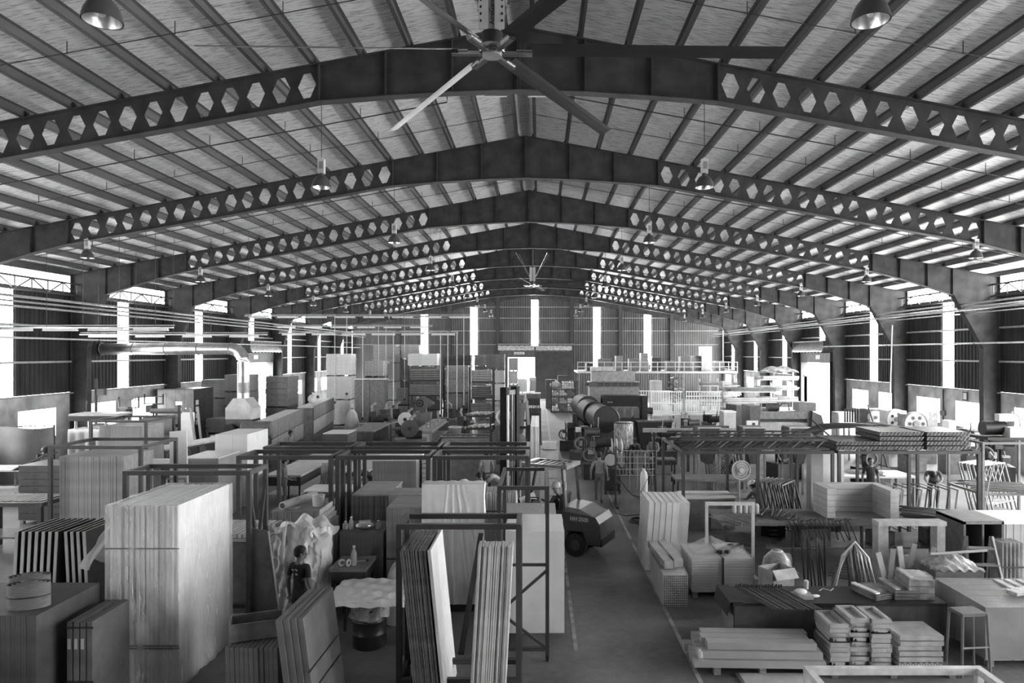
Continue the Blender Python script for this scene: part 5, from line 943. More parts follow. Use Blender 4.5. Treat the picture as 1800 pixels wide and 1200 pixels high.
# dark bench with rods
t = table('long dark workbench at the lower right with rods overhanging its edge', 3.25, 6.85, 11.5, 12.35, .8, .05, BLACK, M(.08, .6), panel=True, name='workbench', legs=1)
K('bench_mat', 'dark rubber mat hanging over the left end of the workbench', 'mat', (3.2, 11.95, .805), 0, [('mat', 'b', (.0, -.44, 0, .22, .42, .012), BLACK), ('fold', 'p', ([(-.05, -.22), (-.035, -.2), (.0, .012), (.0, -.0)], -.46, .42), BLACK)])
t = thing('rod_row', 'row of dark steel rods lying slanted over the bench edge', 'rods', (3.98, 11.8, .83))
rm = B().bar((-.25, .15, .08), (.15, -.6, -.02), .016, .02).mesh('rod', M(.12, .35, .3)); tip = B().cyl((-.25, .15, .08), (-.24, .14, .14), .014, n=6).mesh('rod_tip', DARK)
for i in range(22): o = obj('rod', rm, t, (-.3+i*.037, R(-.02, .02), R(-.01, .01))); obj('rod_tip', tip, o)
K('wrapped_packet', 'small wrapped packet with paper on the dark workbench', 'packet', (X(1408, 11.8), 11.75, .805), 0, [('packet', 'b', (-.16, -.1, 0, .16, .12, .07), M(.3, .4)), ('paper', 'e', ((-.02, .02, .1), (.12, .08, .05), 9, 5), CLOTH), ('scrap', 'e', ((.22, 0, .03), (.09, .03, .03), 8, 4), CLOTH)])
K('small_can', 'small pale can on the dark workbench', 'can', (X(1417, 12.2), 12.2, .805), 0, [('can', 'l', ([(.04, 0), (.04, .14), (.0, .14)],), PALE), ('lid', 'l', ([(.035, .14), (.035, .15), (0, .15)],), WHITE)])
K('wire_tangle', 'twisted wires with a white stub on the dark workbench', 'wire', (X(1440, 12.05), 12.05, .81), .2, [('wire', 't', ([(0, 0, .01), (.1, .04, .03), (.2, -.03, .01), (.3, .03, .02)], .008, 5), PALE)])
for i, (px, h, rz_, lb, mm) in enumerate(((1535, .1, .9, 'flat dark profiles with a bright edge on the right of the workbench', MID), (1580, .16, .6, 'wrapped dark sheets next to the bright-edged profiles', M(.12, .4)), (1608, .34, .5, 'tall wrapped block at the right end of the workbench', M(.22, .35, 0, .3, 6)))):
    x = X(px, 11.95)
    K('wrapped_profiles', lb, 'profiles', (x, 11.95, .805), rz_-.6, [('profile', 'b', [(-.22, -.3, .0+h*q/3, .2, .3, h*(q+1)/3-.01) for q in range(3)], mm), ('top_strip', 'b', (-.2, -.28, h, -.12, .3, h+.025), BRIGHT if i == 0 else M(.4, .3)), ('wrap', 'b', (-.23, -.2, -.002, .21, .12, h+.03), FILM)])
# white beams on pallet, tray stacks on the white table
t = thing('beam_bundle', 'bundle of long white beams lying on a low pallet at the lower right', 'beams', (3.48, 11.0, 0), -.03)
pallet(t, 1.5, .75, .13)
for k, (n, z) in enumerate(((4, .13), (4, .25), (3, .37))):
    for i in range(n): B().box(-1.08+R(-.04, .04)+.1*k, -.42+.2*i+.05*k, z, .98+R(-.06, .04)-.08*k, -.24+.2*i+.05*k, z+.11).build('beam', M(.38, .5, 0, .04, 3), t)
B().ell((-1.0, -.3, .3), (.09, .2, .1), 10, 6).build('torn_wrap', FILM, t, 'all')
rack('open white steel bench frame at the bottom right edge', 3.58, 5.98, 8.45, 9.3, .76, .09, (), name='steel_bench', mat=M(.6, .5), cat='frame')
K('plywood_sheet', 'thin pale board lying on the floor before the beam pallet', 'board', (3.6, 10.45, 0), 0, [('board', 'b', (-.5, -.25, 0, .55, .2, .03), PALE), ('edge_strip', 'b', (-.55, -.25, 0, -.5, .2, .035), MID)])
K('floor_pallet', 'low dark pallet under the tray piles', 'pallet', (5.45, 10.95, 0), 0, [('deck_board', 'b', [(-1.0, -.42+.17*i, .08, 1.0, -.3+.17*i, .1) for i in range(5)], M(.16, .7)), ('runner', 'b', [(-.95+.9*i, -.42, 0, -.85+.9*i, .42, .08) for i in range(3)], M(.14, .7))])
TR = M(.42, .5, 0, .06, 4)
def tray_pile(lb, x, y, n, z0=.102, h=.075):
    t = thing('tray_pile', lb, 'trays', (x, y, z0), R(-.015, .015), 'piles of white trays on the floor pallet')
    w_, d_ = .3, .58
    me = B().box(-w_/2, -d_/2, 0, w_/2, d_/2, .012).box(-w_/2, -d_/2, 0, w_/2, -d_/2+.03, h*.86).box(-w_/2, d_/2-.03, 0, w_/2, d_/2, h*.86).box(-w_/2, -d_/2, 0, -w_/2+.05, d_/2, h*.86).box(w_/2-.05, -d_/2, 0, w_/2, d_/2, h*.86).box(-.08, -d_/2, 0, -.05, d_/2, h*.6).mesh('tray', TR)
    for k in range(n): obj('tray', me, t, (R(-.012, .012), R(-.015, .015), k*h), (0, 0, R(-.02, .02)))
    for q in (.3, .75): wrapb(w_+.03, d_+.03, h*n*.18, .01, 8, False).build('wrap_band', FILM, t, 'all', (0, 0, h*n*q))
    return t
tray_pile('tall pile of wrapped white trays, left of three on the floor pallet', 4.69, 11.0, 9)
tray_pile('tall pile of wrapped white trays, middle of three on the floor pallet', 5.02, 11.03, 10)
tray_pile('tall pile of wrapped white trays, right of three on the floor pallet', 5.34, 10.98, 10)
t = stack('low pile of white panels and profile ends beside the tray piles', 'panels', 5.62, 6.3, 10.7, 11.3, .102, .6, 6, 'z', M(.42, .5), 'profile_pile', part='panel', jit=.02, gap=.2)
for k in range(8): B().ring((-.3+k*.085, -.31, .04), .026, .01, 'y', 10, 4).build('profile_end', DARK, t)
K('metal_stool', 'grey metal stool behind the low panel pile', 'stool', (6.72, 10.75, 0), .1, [('seat', 'b', (-.2, -.15, .92, .2, .15, .97), MID), ('leg', 't', [([(-.2, -.15, .95), (-.24, -.18, 0)], .02), ([(.2, -.15, .95), (.24, -.18, 0)], .02), ([(.2, .15, .95), (.24, .18, 0)], .02), ([(-.2, .15, .95), (-.24, .18, 0)], .02)], MID), ('rung', 'c', ((-.22, -.17, .45), (.22, -.17, .45), .015), GREY)])
t = stack('big wrapped block of long boards at the right edge on skids', 'boards', 7.1, 9.6, 10.9, 12.25, 0, .95, 5, 'y', M(.13, .55, 0, .2, 2), 'wrapped_board_block', part='board_block', jit=.008, gap=.03, wrap=True, pal=True)
for k in range(7): B().box(-.3+k*.2, -.55-.02*(k % 2), .96, -.2+k*.2, .6, .985).build('top_profile', M(.3, .5), t)
K('wrapped_profiles', 'loose profile lengths lying on the big wrapped block', 'profiles', (8.2, 11.5, 1.0), .35, [('profile', 'b', [(-.4, -.1+.05*q, 0, .5, -.06+.05*q, .05) for q in range(4)], M(.3, .4)), ('wrap', 'b', (-.42, -.11, -.004, -.05, .11, .06), FILM)])
# step ladder, cabinet, frame, boards, arches
K('step_ladder', 'grey steel step ladder leaning right of the open shelf box', 'ladder', (X(1728, 13.2), 13.2, 0), -.1,
  [('stile', 'g', [((-.32, -.12, 0), (-.2, .2, 1.42), .05), ((.42, -.12, 0), (.26, .2, 1.42), .05)], M(.16, .5)), ('rear_leg', 'g', [((-.3, .65, 0), (-.2, .25, 1.4), .04), ((.36, .65, 0), (.26, .25, 1.4), .04)], M(.12, .5)), ('tread', 'b', [(-.32+.03*k, -.12+.08*k, .28+.3*k, .41-.04*k, .0+.08*k, .31+.3*k) for k in range(4)], M(.2, .5))])
K('shelf_box', 'dark open shelf box standing on end behind the ladder', 'cabinet', (X(1708, 14.6), 14.7, 0), .0, [('side', 'b', [(-.42, -.5, 0, -.37, .5, 1.5), (.37, -.5, 0, .42, .5, 1.5)], M(.1, .6)), ('top', 'b', (-.42, -.5, 1.45, .42, .5, 1.52), M(.2, .6)), ('back', 'b', (-.37, .45, 0, .37, .5, 1.45), DARK), ('divider', 'b', (.0, -.45, 0, .04, .45, 1.45), M(.12, .6))])
stack('pale slab stack with a bright top at the right edge', 'stack', 9.75, 11.2, 14.8, 16.0, 0, 1.3, 9, 'x', M(.4, .6, 0, .1, 3), jit=.01, gap=.1, top=BRIGHT)
K('plastic_sheet_bundle', 'clear plastic sheets standing in front of the pale slab stack', 'sheets', (X(1768, 13.9), 13.9, 0), 0, [('sheet', 'b', [(-.2+.08*i, -.2, 0, -.18+.08*i, .2, 1.2) for i in range(6)], M(.5, .2, 0, .2, 4, (1, 1, 1), 0, .6)), ('strap', 'b', (-.21, -.21, .7, .24, -.2, .73), DARK)])
K('wooden_portal_frame', 'pale timber door frame standing upright at the right', 'frame', (X(1597, 13.6), 13.6, 0), 0, [('jamb', 'b', [(-.66, -.12, 0, -.46, .12, 1.6), (.5, -.12, 0, .66, .12, 1.6)], M(.3, .6)), ('head', 'b', (-.66, -.14, 1.6, .68, .14, 1.68), M(.4, .6)), ('foot', 'b', [(-.68, -.16, 0, -.44, .16, .12), (.48, -.16, 0, .68, .16, .12)], DARK)])
t = thing('board_cluster', 'cluster of odd pale boards leaning inside the timber frame', 'boards', (X(1588, 13.2), 13.15, 0))
for i, (x, h, l) in enumerate(((-.35, 1.25, .1), (-.2, 1.2, -.25), (-.05, 1.35, .2), (.1, 1.28, -.12), (.25, 1.3, .3), (.33, 1.1, -.2))): B().box(-.05, -.015, 0, .05, .015, h).build('board', PALE if i % 2 else GREY, t, False, (x, .03*i, 0), (0, l, 0))
t = thing('bent_tubes', 'dark and pale bent tube arches standing in a bunch', 'tubes', (X(1490, 13), 13.0, 0))
for i in range(7):
    w0 = .42-.04*i; y = -.3+.1*i
    B().tube([(-w0+.1*math.sin(i), y, 0), (-w0*.9, y, .6), (-w0*.55+.05*i, y, 1.25), (.0+.04*i, y, 1.5-.03*i), (w0*.6, y, 1.2), (w0*.95, y, .6), (w0, y, 0)], .022, 8).build('arch', PALE if i in (0, 2) else (GREY if i % 2 else DARK), t, True)
t = thing('tool_heap', 'heap of film-wrapped fittings behind the timber frame boards', 'fittings', (X(1676, 12.9), 12.95, 0), 0)
B().box(-.45, -.25, 0, .45, .35, .95).build('base_box', MID, t); B().grid(lambda u, v: (-.45+.9*u+.03*math.sin(v*20), -.28+.65*v, .97+.22*math.sin(u*PI)*math.sin(v*PI)+.03*math.sin(u*30+v*17)), 24, 16).build('film', M(.6, .25, 0, .2, 9, (1, 1, 1), .8, .7), t, 'all'); B().cyl((-.4, 0, 1.2), (.6, -.1, 1.3), .025, n=8).build('pale_bar', PALE, t)
# long worktable with trays, rods and lower shelf
table('long workbench with a lower shelf right of the aisle, covered with rods', 4.3, 10.9, 16.1, 17.6, 1.0, .06, M(.12, .6, 0, .2, 3), STEEL, .42, name='workbench', legs=3)
t = thing('foam_tray', 'large L-shaped white foam tray on the long workbench', 'tray', (8.0, 16.85, 1.002))
for x0, y0, x1, y1 in ((-1.05, -.3, -.85, .55), (-.85, .35, .35, .55), (.35, -.55, .55, .55)):
    for k in range(5): B().box(x0, y0, k*.145, x1, y1, k*.145+.138).build('foam_layer', M(.42, .6, 0, .06, 3), t)
B().box(-.85, -.3, 0, .35, .35, .02).build('tray_base', M(.2, .6), t)
def rods(lb, x, y, z, n, L, rz, mat, sp=.04, r_=.015, tilt=0., cat='rods', name='rod_bundle'):
    t = thing(name, lb, cat, (x, y, z), rz); me = B().cyl((0, -L/2, r_), (0, L/2, r_), r_, n=6).mesh('rod', mat, True)
    for i in range(n): obj('rod', me, t, ((i-n/2)*sp+R(-.01, .01), R(-.08, .08), .02*(i % 3)), (tilt, 0, R(-.12, .12)))
    return t
rods('bundle of thin pale rods on the near left of the long workbench', 4.65, 16.4, 1.002, 12, .9, .6, M(.3, .4, .4), .05)
rods('dark rods spread on the middle of the long workbench', 5.9, 16.9, 1.002, 16, .95, -.5, DARK, .055)
rods('dark pipe pile on the right of the long workbench', 9.6, 16.9, 1.002, 18, 1.2, 1.1, BLACK, .06, .025)
rods('second dark pipe pile at the far right of the long workbench', 10.5, 16.5, 1.002, 10, .9, .9, DARK, .05, .02)
K('bottle_crate', 'row of pale jars in a tray on the left of the long workbench', 'jars', (5.1, 16.95, 1.002), 0, [('tray', 'b', (-.35, -.15, 0, .35, .15, .05), MID), ('jar', 'l', [([(.05, .05), (.055, .08), (.055, .22), (.03, .27), (0, .27)], (-.28+.14*i, 0, 0), 10) for i in range(5)], PALE)])
t = thing('clamp_row', 'row of dark clamps hanging along the front edge of the long workbench', 'clamps', (6.6, 16.08, .98))
cm = B().bar((0, -.02, .1), (.12, -.05, -.38), .022).bar((-.03, -.02, .1), (.06, -.02, .12), .03).mesh('clamp', DARK)
for i in range(15): obj('clamp', cm, t, (-.75+i*.1, R(-.01, .01), R(-.04, .04)), (0, R(-.25, .25), 0))
carton('dark printed box on the lower shelf of the long workbench', (6.5, 16.35, .425), .75, .35, .42, .1, M(.09, .5), marks=True)
rods('rods heaped on the lower shelf of the long workbench', 5.2, 16.7, .425, 14, 1.0, .9, M(.1, .4), .06, .02)
rods('flat steel offcuts on the floor under the long workbench', 7.2, 15.4, 0.0, 14, 1.1, .9, M(.2, .35, .4), .06, .02)
K('angle_grinder_cart', 'low dark trolley with a round motor under the bench front', 'trolley', (5.1, 15.2, 0), 0, [('deck', 'b', (-.1, -.25, .12, .55, .3, .18), DARK), ('wheel', 'c', [((-.02, -.25, .06), (.02, -.25, .06), .06), ((.4, -.25, .06), (.44, -.25, .06), .06), ((.4, .25, .06), (.44, .25, .06), .06), ((-.02, .25, .06), (.02, .25, .06), .06)], BLACK), ('motor', 'c', ((.0, 0, .38), (.45, 0, .38), .18, None, 18), M(.3, .4))])
# overhead deck racks
rack('dark overhead deck rack carrying dark trusses, left of two on the right', 3.75, 7.75, 18.0, 21.0, 2.42, .075, (), mids=1, name='deck_rack')
rack('dark overhead deck rack carrying mesh rolls, right of two on the right', 7.85, 11.6, 18.0, 21.0, 2.42, .075, (), mids=1, name='deck_rack')
for k, (y, z, ln, lb) in enumerate(((18.35, 2.42, 3.9, 'dark steel lattice truss on the left deck rack, front lower one'), (18.9, 2.42, 3.8, 'dark steel lattice truss on the left deck rack, second row'), (19.6, 2.42, 3.7, 'dark steel lattice truss on the left deck rack, third row'), (20.4, 2.42, 3.9, 'dark steel lattice truss on the left deck rack, rear one'))):
    b = [('chord', 'b', [(-ln/2, -.15, 0, ln/2, -.1, .05), (-ln/2, .1, 0, ln/2, .15, .05), (-ln/2, -.03, .22, ln/2, .03, .27)], DARK), ('lacing', 'g', [((-ln/2+i*.32, (-.12 if i % 2 else .12), .03), (-ln/2+(i+1)*.32, 0, .24), .03) for i in range(int(ln/.32))], BLACK)]
    K('steel_truss', lb, 'truss', (5.75, y, z+.002), R(-.02, .02), b, 'lattice trusses on the left deck rack')
MESH = M(.05, .5, .1, .9, 28, spec=.2)
for i, (x, nl, lb) in enumerate(((8.45, 2, 'rolled steel mesh bundle on the right deck rack, left one'), (9.6, 4, 'stacked steel mesh bundle on the right deck rack, middle one'), (10.85, 4, 'stacked steel mesh bundle on the right deck rack, right one'))):
    t = thing('mesh_bundle', lb, 'wire mesh', (x, 18.9, 2.422), 0)
    for k in range(nl):
        b = B().grid(lambda u, v: (-.56+1.12*u+.02*math.sin(v*20+k), -.7+1.4*v, k*.125+.02*math.sin(u*25+v*9)+.06), 14, 12)
        B().box(-.56, -.7, k*.125, .56, .7, k*.125+.1).build('mesh_layer', MESH, t)
        for q in range(12): B().bar((-.56+.1*q, -.705, k*.125+.01), (-.5+.1*q, -.705, k*.125+.095), .012).build('wire', M(.3, .4, .5), t)
b = B().grid(lambda u, v: (7.95+3.3*u, 19.75+1.1*v, 2.62+.28*math.sin(u*PI)**.7+.04*math.sin(u*14+v*5)), 30, 8)
t = thing('dark_sheet', 'long dark bowed sheet over the right deck rack', 'sheet', (0, 0, 0)); b.build('sheet', BLACK, t, 'all'); B().cyl((8.1, 20.3, 2.43), (11.2, 20.3, 2.43), .03).build('edge_bar', STEEL, t); B().cyl((8.6, 19.9, 2.43), (8.0, 20.2, 3.05), .02).build('loose_rod', STEEL, t)
# behind the decks: hoppers, fan, worker, panels
for i, px in enumerate((1242, 1320, 1400)):
    K('steel_hopper', 'dark square steel hopper behind the left deck rack, %s from the left' % ('first', 'second', 'third')[i], 'hopper', (X(px, 23.8), 23.8, 0), 0, [('box', 'p', ([(-.36, 1.95), (.36, 1.95), (.36, 2.45), (-.36, 2.45)], -.4, .4), DARK), ('funnel', 'p', ([(-.34, 1.95), (-.12, 1.2), (.12, 1.2), (.34, 1.95)], -.35, .35), DARK), ('leg', 'b', [(sx*.36-.03, sy*.38-.03, 0, sx*.36+.03, sy*.38+.03, 2.4) for sx in (1, -1) for sy in (1, -1)], GREY), ('rim', 'b', (-.4, -.44, 2.42, .4, -.4, 2.47), PALE)])
K('pale_beam', 'pale steel beam on trestles across the middle right', 'beam', (X(1225, 25.5), 25.5, 0), 0, [('beam', 'b', (-2.0, -.06, 2.05, 2.0, .06, 2.2), M(.4, .5)), ('trestle', 'g', [((-1.6, -.3, 0), (-1.6, 0, 2.05), .07), ((-1.6, .3, 0), (-1.6, 0, 2.05), .07), ((1.6, -.3, 0), (1.6, 0, 2.05), .07), ((1.6, .3, 0), (1.6, 0, 2.05), .07)], STEEL)])
t = K('pedestal_fan', 'round pedestal fan standing under the left deck rack', 'fan', (X(1303, 21.6), 21.7, 0), .15, [('guard', 'r', [((0, -.05, 1.3), rr, .008, 'y', 28, 5) for rr in (.3, .22, .14, .07)]+[((0, -.09, 1.3), .3, .012, 'y', 28, 5)], BRIGHT), ('guard_back', 'c', ((0, .02, 1.3), (0, .03, 1.3), .29, None, 28), M(.45, .5)), ('motor', 'c', ((0, -.12, 1.3), (0, .2, 1.3), .08, .07, 16), WHITE), ('pole', 'c', ((0, .08, 0), (0, .08, 1.25), .025), PALE), ('base', 'l', ([(.26, 0), (.25, .03), (.04, .07), (0, .07)], (0, .08, 0)), MID), ('blade', 'e', [((.12*math.cos(a), -.02, 1.3+.12*math.sin(a)), (.1 if abs(math.cos(a)) > .5 else .05, .01, .1 if abs(math.sin(a)) > .5 else .05)) for a in (0, 2.1, 4.2)], PALE)])
person('worker in a white cap crouching under the left deck rack', (6.2, 19.2, 0), .5, dict(pelvis=(0, -.1, .72), belly=(0, -.02, .86), chest=(0, .1, 1.02), neck=(0, .2, 1.13), jaw=(0, .26, 1.18), head=(0, .29, 1.25), shl=(-.17, .14, 1.1), shr=(.17, .14, 1.1), ell=(-.24, .28, .9), elr=(.24, .28, .9), wrl=(-.16, .45, .85), wrr=(.16, .45, .85), hal=(-.14, .53, .84), har=(.14, .53, .84), hil=(-.1, -.08, .68), hir=(.1, -.08, .68), knl=(-.14, .22, .45), knr=(.14, .2, .45), anl=(-.12, -.02, .09), anr=(.12, -.04, .09), face=(0, .8, -.5)), shirt=M(.1, .8), trousers=MID, helmet=BRIGHT, helmet_name='cap')
K('timber_column', 'tall grey timber post under the decks', 'post', (X(1432, 19.6), 19.6, 0), 0, [('post', 'b', (-.17, -.17, .3, .17, .17, 2.25), M(.3, .6, 0, .1, 2)), ('base', 'b', (-.19, -.19, 0, .19, .19, .3), M(.1, .6))])
K('white_slab', 'bright white slab standing behind the timber post', 'slab', (X(1458, 22.2), 22.2, 0), 0, [('slab', 'b', (-.45, -.05, .5, .45, .05, 1.9), WHITE), ('stand', 'b', (-.4, -.2, 0, .4, .2, .5), MID)])
t = thing('grating_pile', 'pile of pale steel gratings behind the foam tray', 'gratings', (X(1488, 19.4), 19.4, .55), .15)
for k in range(3):
    for i in range(9): B().bar((-.9+.2*i, -.35, .09*k), (-.7+.2*i, .35, .09*k+.1), .02).build('grating_bar', PALE, t)
    for q in (-.35, 0, .35): B().bar((-.95, q, .09*k), (.95, q, .09*k+.02), .025).build('grating_rail', PALE, t)
B().box(-.9, -.3, -.55, .9, .3, -.02).build('stand', DARK, t)
t = thing('grating_stand', 'rack of welded frames under the right deck', 'frames', (10.6, 19.5, 0), .0)
for i in range(8): K('', '', '', 0, 0, [('frame', 'g', [((-.9+.25*i, -.5, .1), (-.75+.25*i, -.5, 1.2), .03), ((-.9+.25*i, .5, .1), (-.75+.25*i, .5, 1.2), .03), ((-.75+.25*i, -.5, 1.2), (-.75+.25*i, .5, 1.2), .03), ((-.9+.25*i, -.5, .1), (-.9+.25*i, .5, .1), .03)], M(.3, .5) if i % 2 else DARK)], root=t)
table('white topped table behind the right deck rack', 9.6, 12.2, 22.2, 23.4, 1.0, .06, BRIGHT, STEEL, .4)
table('dark welding table behind the left deck rack', 4.4, 7.3, 22.0, 22.9, .95, .08, GREY, STEEL, .35)
K('white_bench_sheet', 'white sheet metal lying on a stand left of the pedestal fan', 'sheet', (X(1240, 20), 19.9, 0), 0, [('sheet', 'b', (-.75, -.5, .86, .75, .5, .9), WHITE), ('stand', 'b', (-.7, -.45, 0, .7, .45, .85), M(.2, .5)), ('bar', 'b', (-.75, -.53, .98, .75, -.45, 1.03), PALE)])
person('worker with dark hair behind the pipes under the right deck', (12.6, 21.9, 0), 2.6, dict(BEND), shirt=M(.12, .8), trousers=DARK, skin=SKINL)
person('worker in dark clothes under the right deck by the white slab', (X(1530, 21.7), 21.7, 0), 3.0, {}, shirt=M(.03, .8), trousers=BLACK)
t = rack('pale workpiece frame at the right edge with hanging cords', 11.9, 14.0, 18.4, 20.0, 2.6, .06, (1.2,), name='deck_rack', mat=M(.2, .5))
rods('tangle of steel bars at the right edge of the deck racks', 12.9, 19.2, 1.235, 16, 1.6, 1.3, M(.2, .4, .4), .09, .02)
rods('heap of dark bars at the right below the tangle', 12.6, 17.3, .0, 20, 1.6, 1.2, M(.06, .4), .07, .03)
K('dark_pump', 'dark pump set with a pale box on the right deck edge', 'machine', (12.9, 19.2, 2.602), 0, [('base', 'b', (-.6, -.4, 0, .6, .4, .08), DARK), ('motor', 'c', ((-.5, 0, .3), (.1, 0, .3), .2, None, 16), BLACK), ('hose', 't', ([(.1, 0, .4), (.35, 0, .75), (.55, 0, .6), (.6, 0, .1)], .03, 8), PALE), ('label_box', 'b', (-.15, -.2, .5, .3, .0, .7), WHITE), ('pale_box', 'b', (.0, -.42, .08, .5, -.1, .35), WHITE)])
K('looped_cord', 'pale cord looping down from the right deck edge', 'cord', (11.8, 17.95, 0), 0, [('cord', 't', ([(-.0, .0, 2.42), (.15, -.02, 2.2), (.0, -.03, 1.9), (-.1, -.03, 1.3), (-.25, -.05, .3), (-.3, -.05, .02)], .012, 6), PALE)])
# welding corner right of the aisle
K('gas_cylinder', 'tall white gas cylinder standing right of the aisle', 'cylinder', (3.25, 21.3, 0), 0, [('shell', 'l', ([(.0, 0), (.12, .02), (.12, 1.15), (.1, 1.28), (.04, 1.36), (.04, 1.42), (0, 1.42)],), BRIGHT), ('valve', 'c', ((0, 0, 1.42), (0, 0, 1.52), .03), DARK), ('hose', 't', ([(0, -.05, 1.48), (.15, -.12, 1.2), (-.12, -.13, .7), (.1, -.13, .35), (-.1, -.15, .02), (-.6, -.3, .012), (-.9, .1, .012)], .012, 6), BLACK)])
K('parts_rack', 'tall steel stand hung with rows of metal fittings right of the walking man', 'rack', (3.05, 22.4, 0), 0, [('post', 'c', [((-.55, 0, 0), (-.55, 0, 1.95), .035), ((.75, 0, 0), (.75, 0, 1.95), .03)], STEEL), ('foot', 'b', [(-.6, -.45, 0, -.5, .45, .06), (.7, -.45, 0, .8, .45, .06)], DARK), ('arm', 'g', [((-.55, 0, z), (-.45, -.4, z-.06), .05) for z in (.85, 1.4, 1.9)], DARK), ('bar', 'c', [((-.55, 0, z), (.75, 0, z), .015, None, 6) for z in (1.0, 1.2, 1.4, 1.6, 1.8)], PIPE), ('fitting', 'b', [(-.45+.12*i, -.03, z-.16, -.4+.12*i, .02, z-.02) for i in range(9) for z in (1.2, 1.4, 1.6, 1.8)], M(.2, .4, .4)), ('hanging_rod', 'c', [((-.1+.25*i, -.05, .55), (-.1+.25*i, -.05, 1.75), .012, None, 5) for i in range(4)], PIPE)])
K('welding_machine', 'welding set with a round dial beside the walking man', 'machine', (X(1074, 24.6), 24.6, 0), 0, [('body', 'b', (-.25, -.3, .1, .3, .3, .9), DARK), ('dial', 'c', ((-.05, -.36, 1.22), (-.05, -.3, 1.22), .24, None, 24), PALE), ('dial_ring', 'r', ((-.05, -.36, 1.22), .24, .03, 'y'), DARK), ('panel', 'b', (.15, -.32, .95, .45, -.28, 1.45), M(.4, .5)), ('post', 'b', (-.1, -.25, .9, .0, .2, 1.5), DARK), ('wheel', 'c', [((-.25, -.3, .1), (-.2, -.3, .1), .1), ((.25, -.3, .1), (.3, -.3, .1), .1)], BLACK), ('cable', 't', ([(.3, -.3, .5), (.5, -.5, .2), (.7, -.6, .02), (1.0, -1.0, .02)], .015, 5), BLACK)])
K('bottle_cage', 'cluster of white gas bottles among dark machine parts', 'bottles', (X(1083, 28.6), 28.6, 0), 0, [('cage', 'b', (-.35, -.3, 0, .35, .3, .75), DARK), ('gas_bottle', 'l', [([(.07, .75), (.075, 1.2), (.03, 1.35), (.03, 1.42), (0, 1.42)], (-.2+.2*(i % 3), -.1+.2*(i//3), 0), 12) for i in range(6)], WHITE)])
def assembly(lb, px, Y, sc=1., seed=0):
    rn = random.Random(seed); sp = [('base', 'b', (-.5, -.4, 0, .5, .4, .55), DARK), ('column', 'b', (-.15, -.1, .55, .15, .25, 1.5), BLACK), ('wheel', 'r', ((-.3, -.42, .9), .22, .04, 'y', 20, 6), MID), ('motor', 'c', ((-.1, -.2, 1.3), (.5, -.2, 1.3), .16, None, 14), DARK)]
    for i in range(5): x, z = rn.uniform(-.5, .5), rn.uniform(.9, 1.9); sp.append(('pipe', 'c', ((x, rn.uniform(-.4, .3), .5), (x+rn.uniform(-.1, .1), rn.uniform(-.4, .3), z), .022, None, 6), PIPE if i % 2 else DARK))
    for i in range(4): x, y, z = rn.uniform(-.5, .3), rn.uniform(-.4, .1), rn.uniform(.55, 1.3); sp.append(('part', 'b', (x, y, z, x+.2, y+.15, z+.18), (MID, GREY, PALE)[i % 3]))
    t = K('machine_assembly', lb, 'machine', (X(px, Y), Y, 0), rn.uniform(-.4, .4), sp); t.scale = (sc,)*3; return t
assembly('dark bending machine with upright pipes by the aisle, nearest of a row', 1048, 27.5, 1.1, 1)
assembly('dark bending machine by the aisle, second of a row', 1028, 30.6, 1.15, 2)
assembly('dark bending machine by the aisle, third of a row', 1003, 35.2, .95, 3)
assembly('dark machine with pipes behind the man at the parts trolley', 1165, 31, 1.1, 4)
assembly('dark machine right of the patterned drum', 1207, 35, 1.1, 5)
assembly('dark machine in front of the white railings', 1245, 37, 1.1, 6)
for i, (px, py, Y, r_, L) in enumerate(((1066, 737, 33.0, .62, 2.2), (1046, 727, 35.6, .62, 2.2), (1034, 716, 38.2, .62, 2.2))):
    K('sheet_roll', 'huge dark rolled sheet lying on a cradle, %s of three' % ('nearest', 'middle', 'farthest')[i], 'roll', (X(px, Y), Y, 0), .12, [('roll', 'c', ((0, 0, Z(py, Y)), (0, L, Z(py, Y)), r_, None, 32), M(.08, .5, .2)), ('rim', 'r', ((0, -.01, Z(py, Y)), r_-.02, .05, 'y', 32, 6), BLACK), ('painted_hollow', 'c', ((0, -.03, Z(py, Y)), (0, -.015, Z(py, Y)), r_-.06, None, 32), BLACK), ('cradle', 'p', ([(-.6, 0), (.6, 0), (.55, Z(py, Y)-r_*.8), (0, Z(py, Y)-r_-.01), (-.55, Z(py, Y)-r_*.8)], .3, L-.3), DARK)])  # black disc closes the solid roll, painting the shade of a hollow end
K('pattern_drum', 'pale drum of patterned sheet right of the big rolls', 'drum', (X(1096, 32), 32, 0), 0, [('drum', 'l', ([(.42, .5), (.45, .52), (.45, 1.75), (.42, 1.77), (0, 1.77)], (0, 0, 0), 24), M(.42, .35, .3, .5, 5, (3, 3, 1))), ('base', 'b', (-.4, -.4, 0, .4, .4, .5), DARK), ('rim', 'r', [((0, 0, 1.75), .45, .02, 'z'), ((0, 0, .55), .45, .02, 'z')], BLACK)])
K('sheet_machine', 'big black sheet metal machine behind the rolls', 'machine', (4.75, 38.8, 0), 0, [('frame', 'b', [(-1.2, -.5, 0, -.9, .9, 2.5), (1.0, -.5, 0, 1.3, .9, 2.5)], BLACK), ('beam', 'p', ([(-.5, 2.0), (-.3, 2.6), (.7, 2.6), (.9, 2.0)], -1.2, 1.3, 'x'), BLACK), ('bed', 'b', (-.9, -.4, .4, 1.0, .6, 1.3), DARK), ('plate', 'b', [(-.8+.45*i, -.45, 1.35, -.5+.45*i, -.4, 1.95) for i in range(4)], M(.12, .4)), ('bolt', 'c', [((-.9+.1*i, -.56, 2.25), (-.9+.1*i, -.5, 2.25), .03, None, 6) for i in range(3)], PALE)])
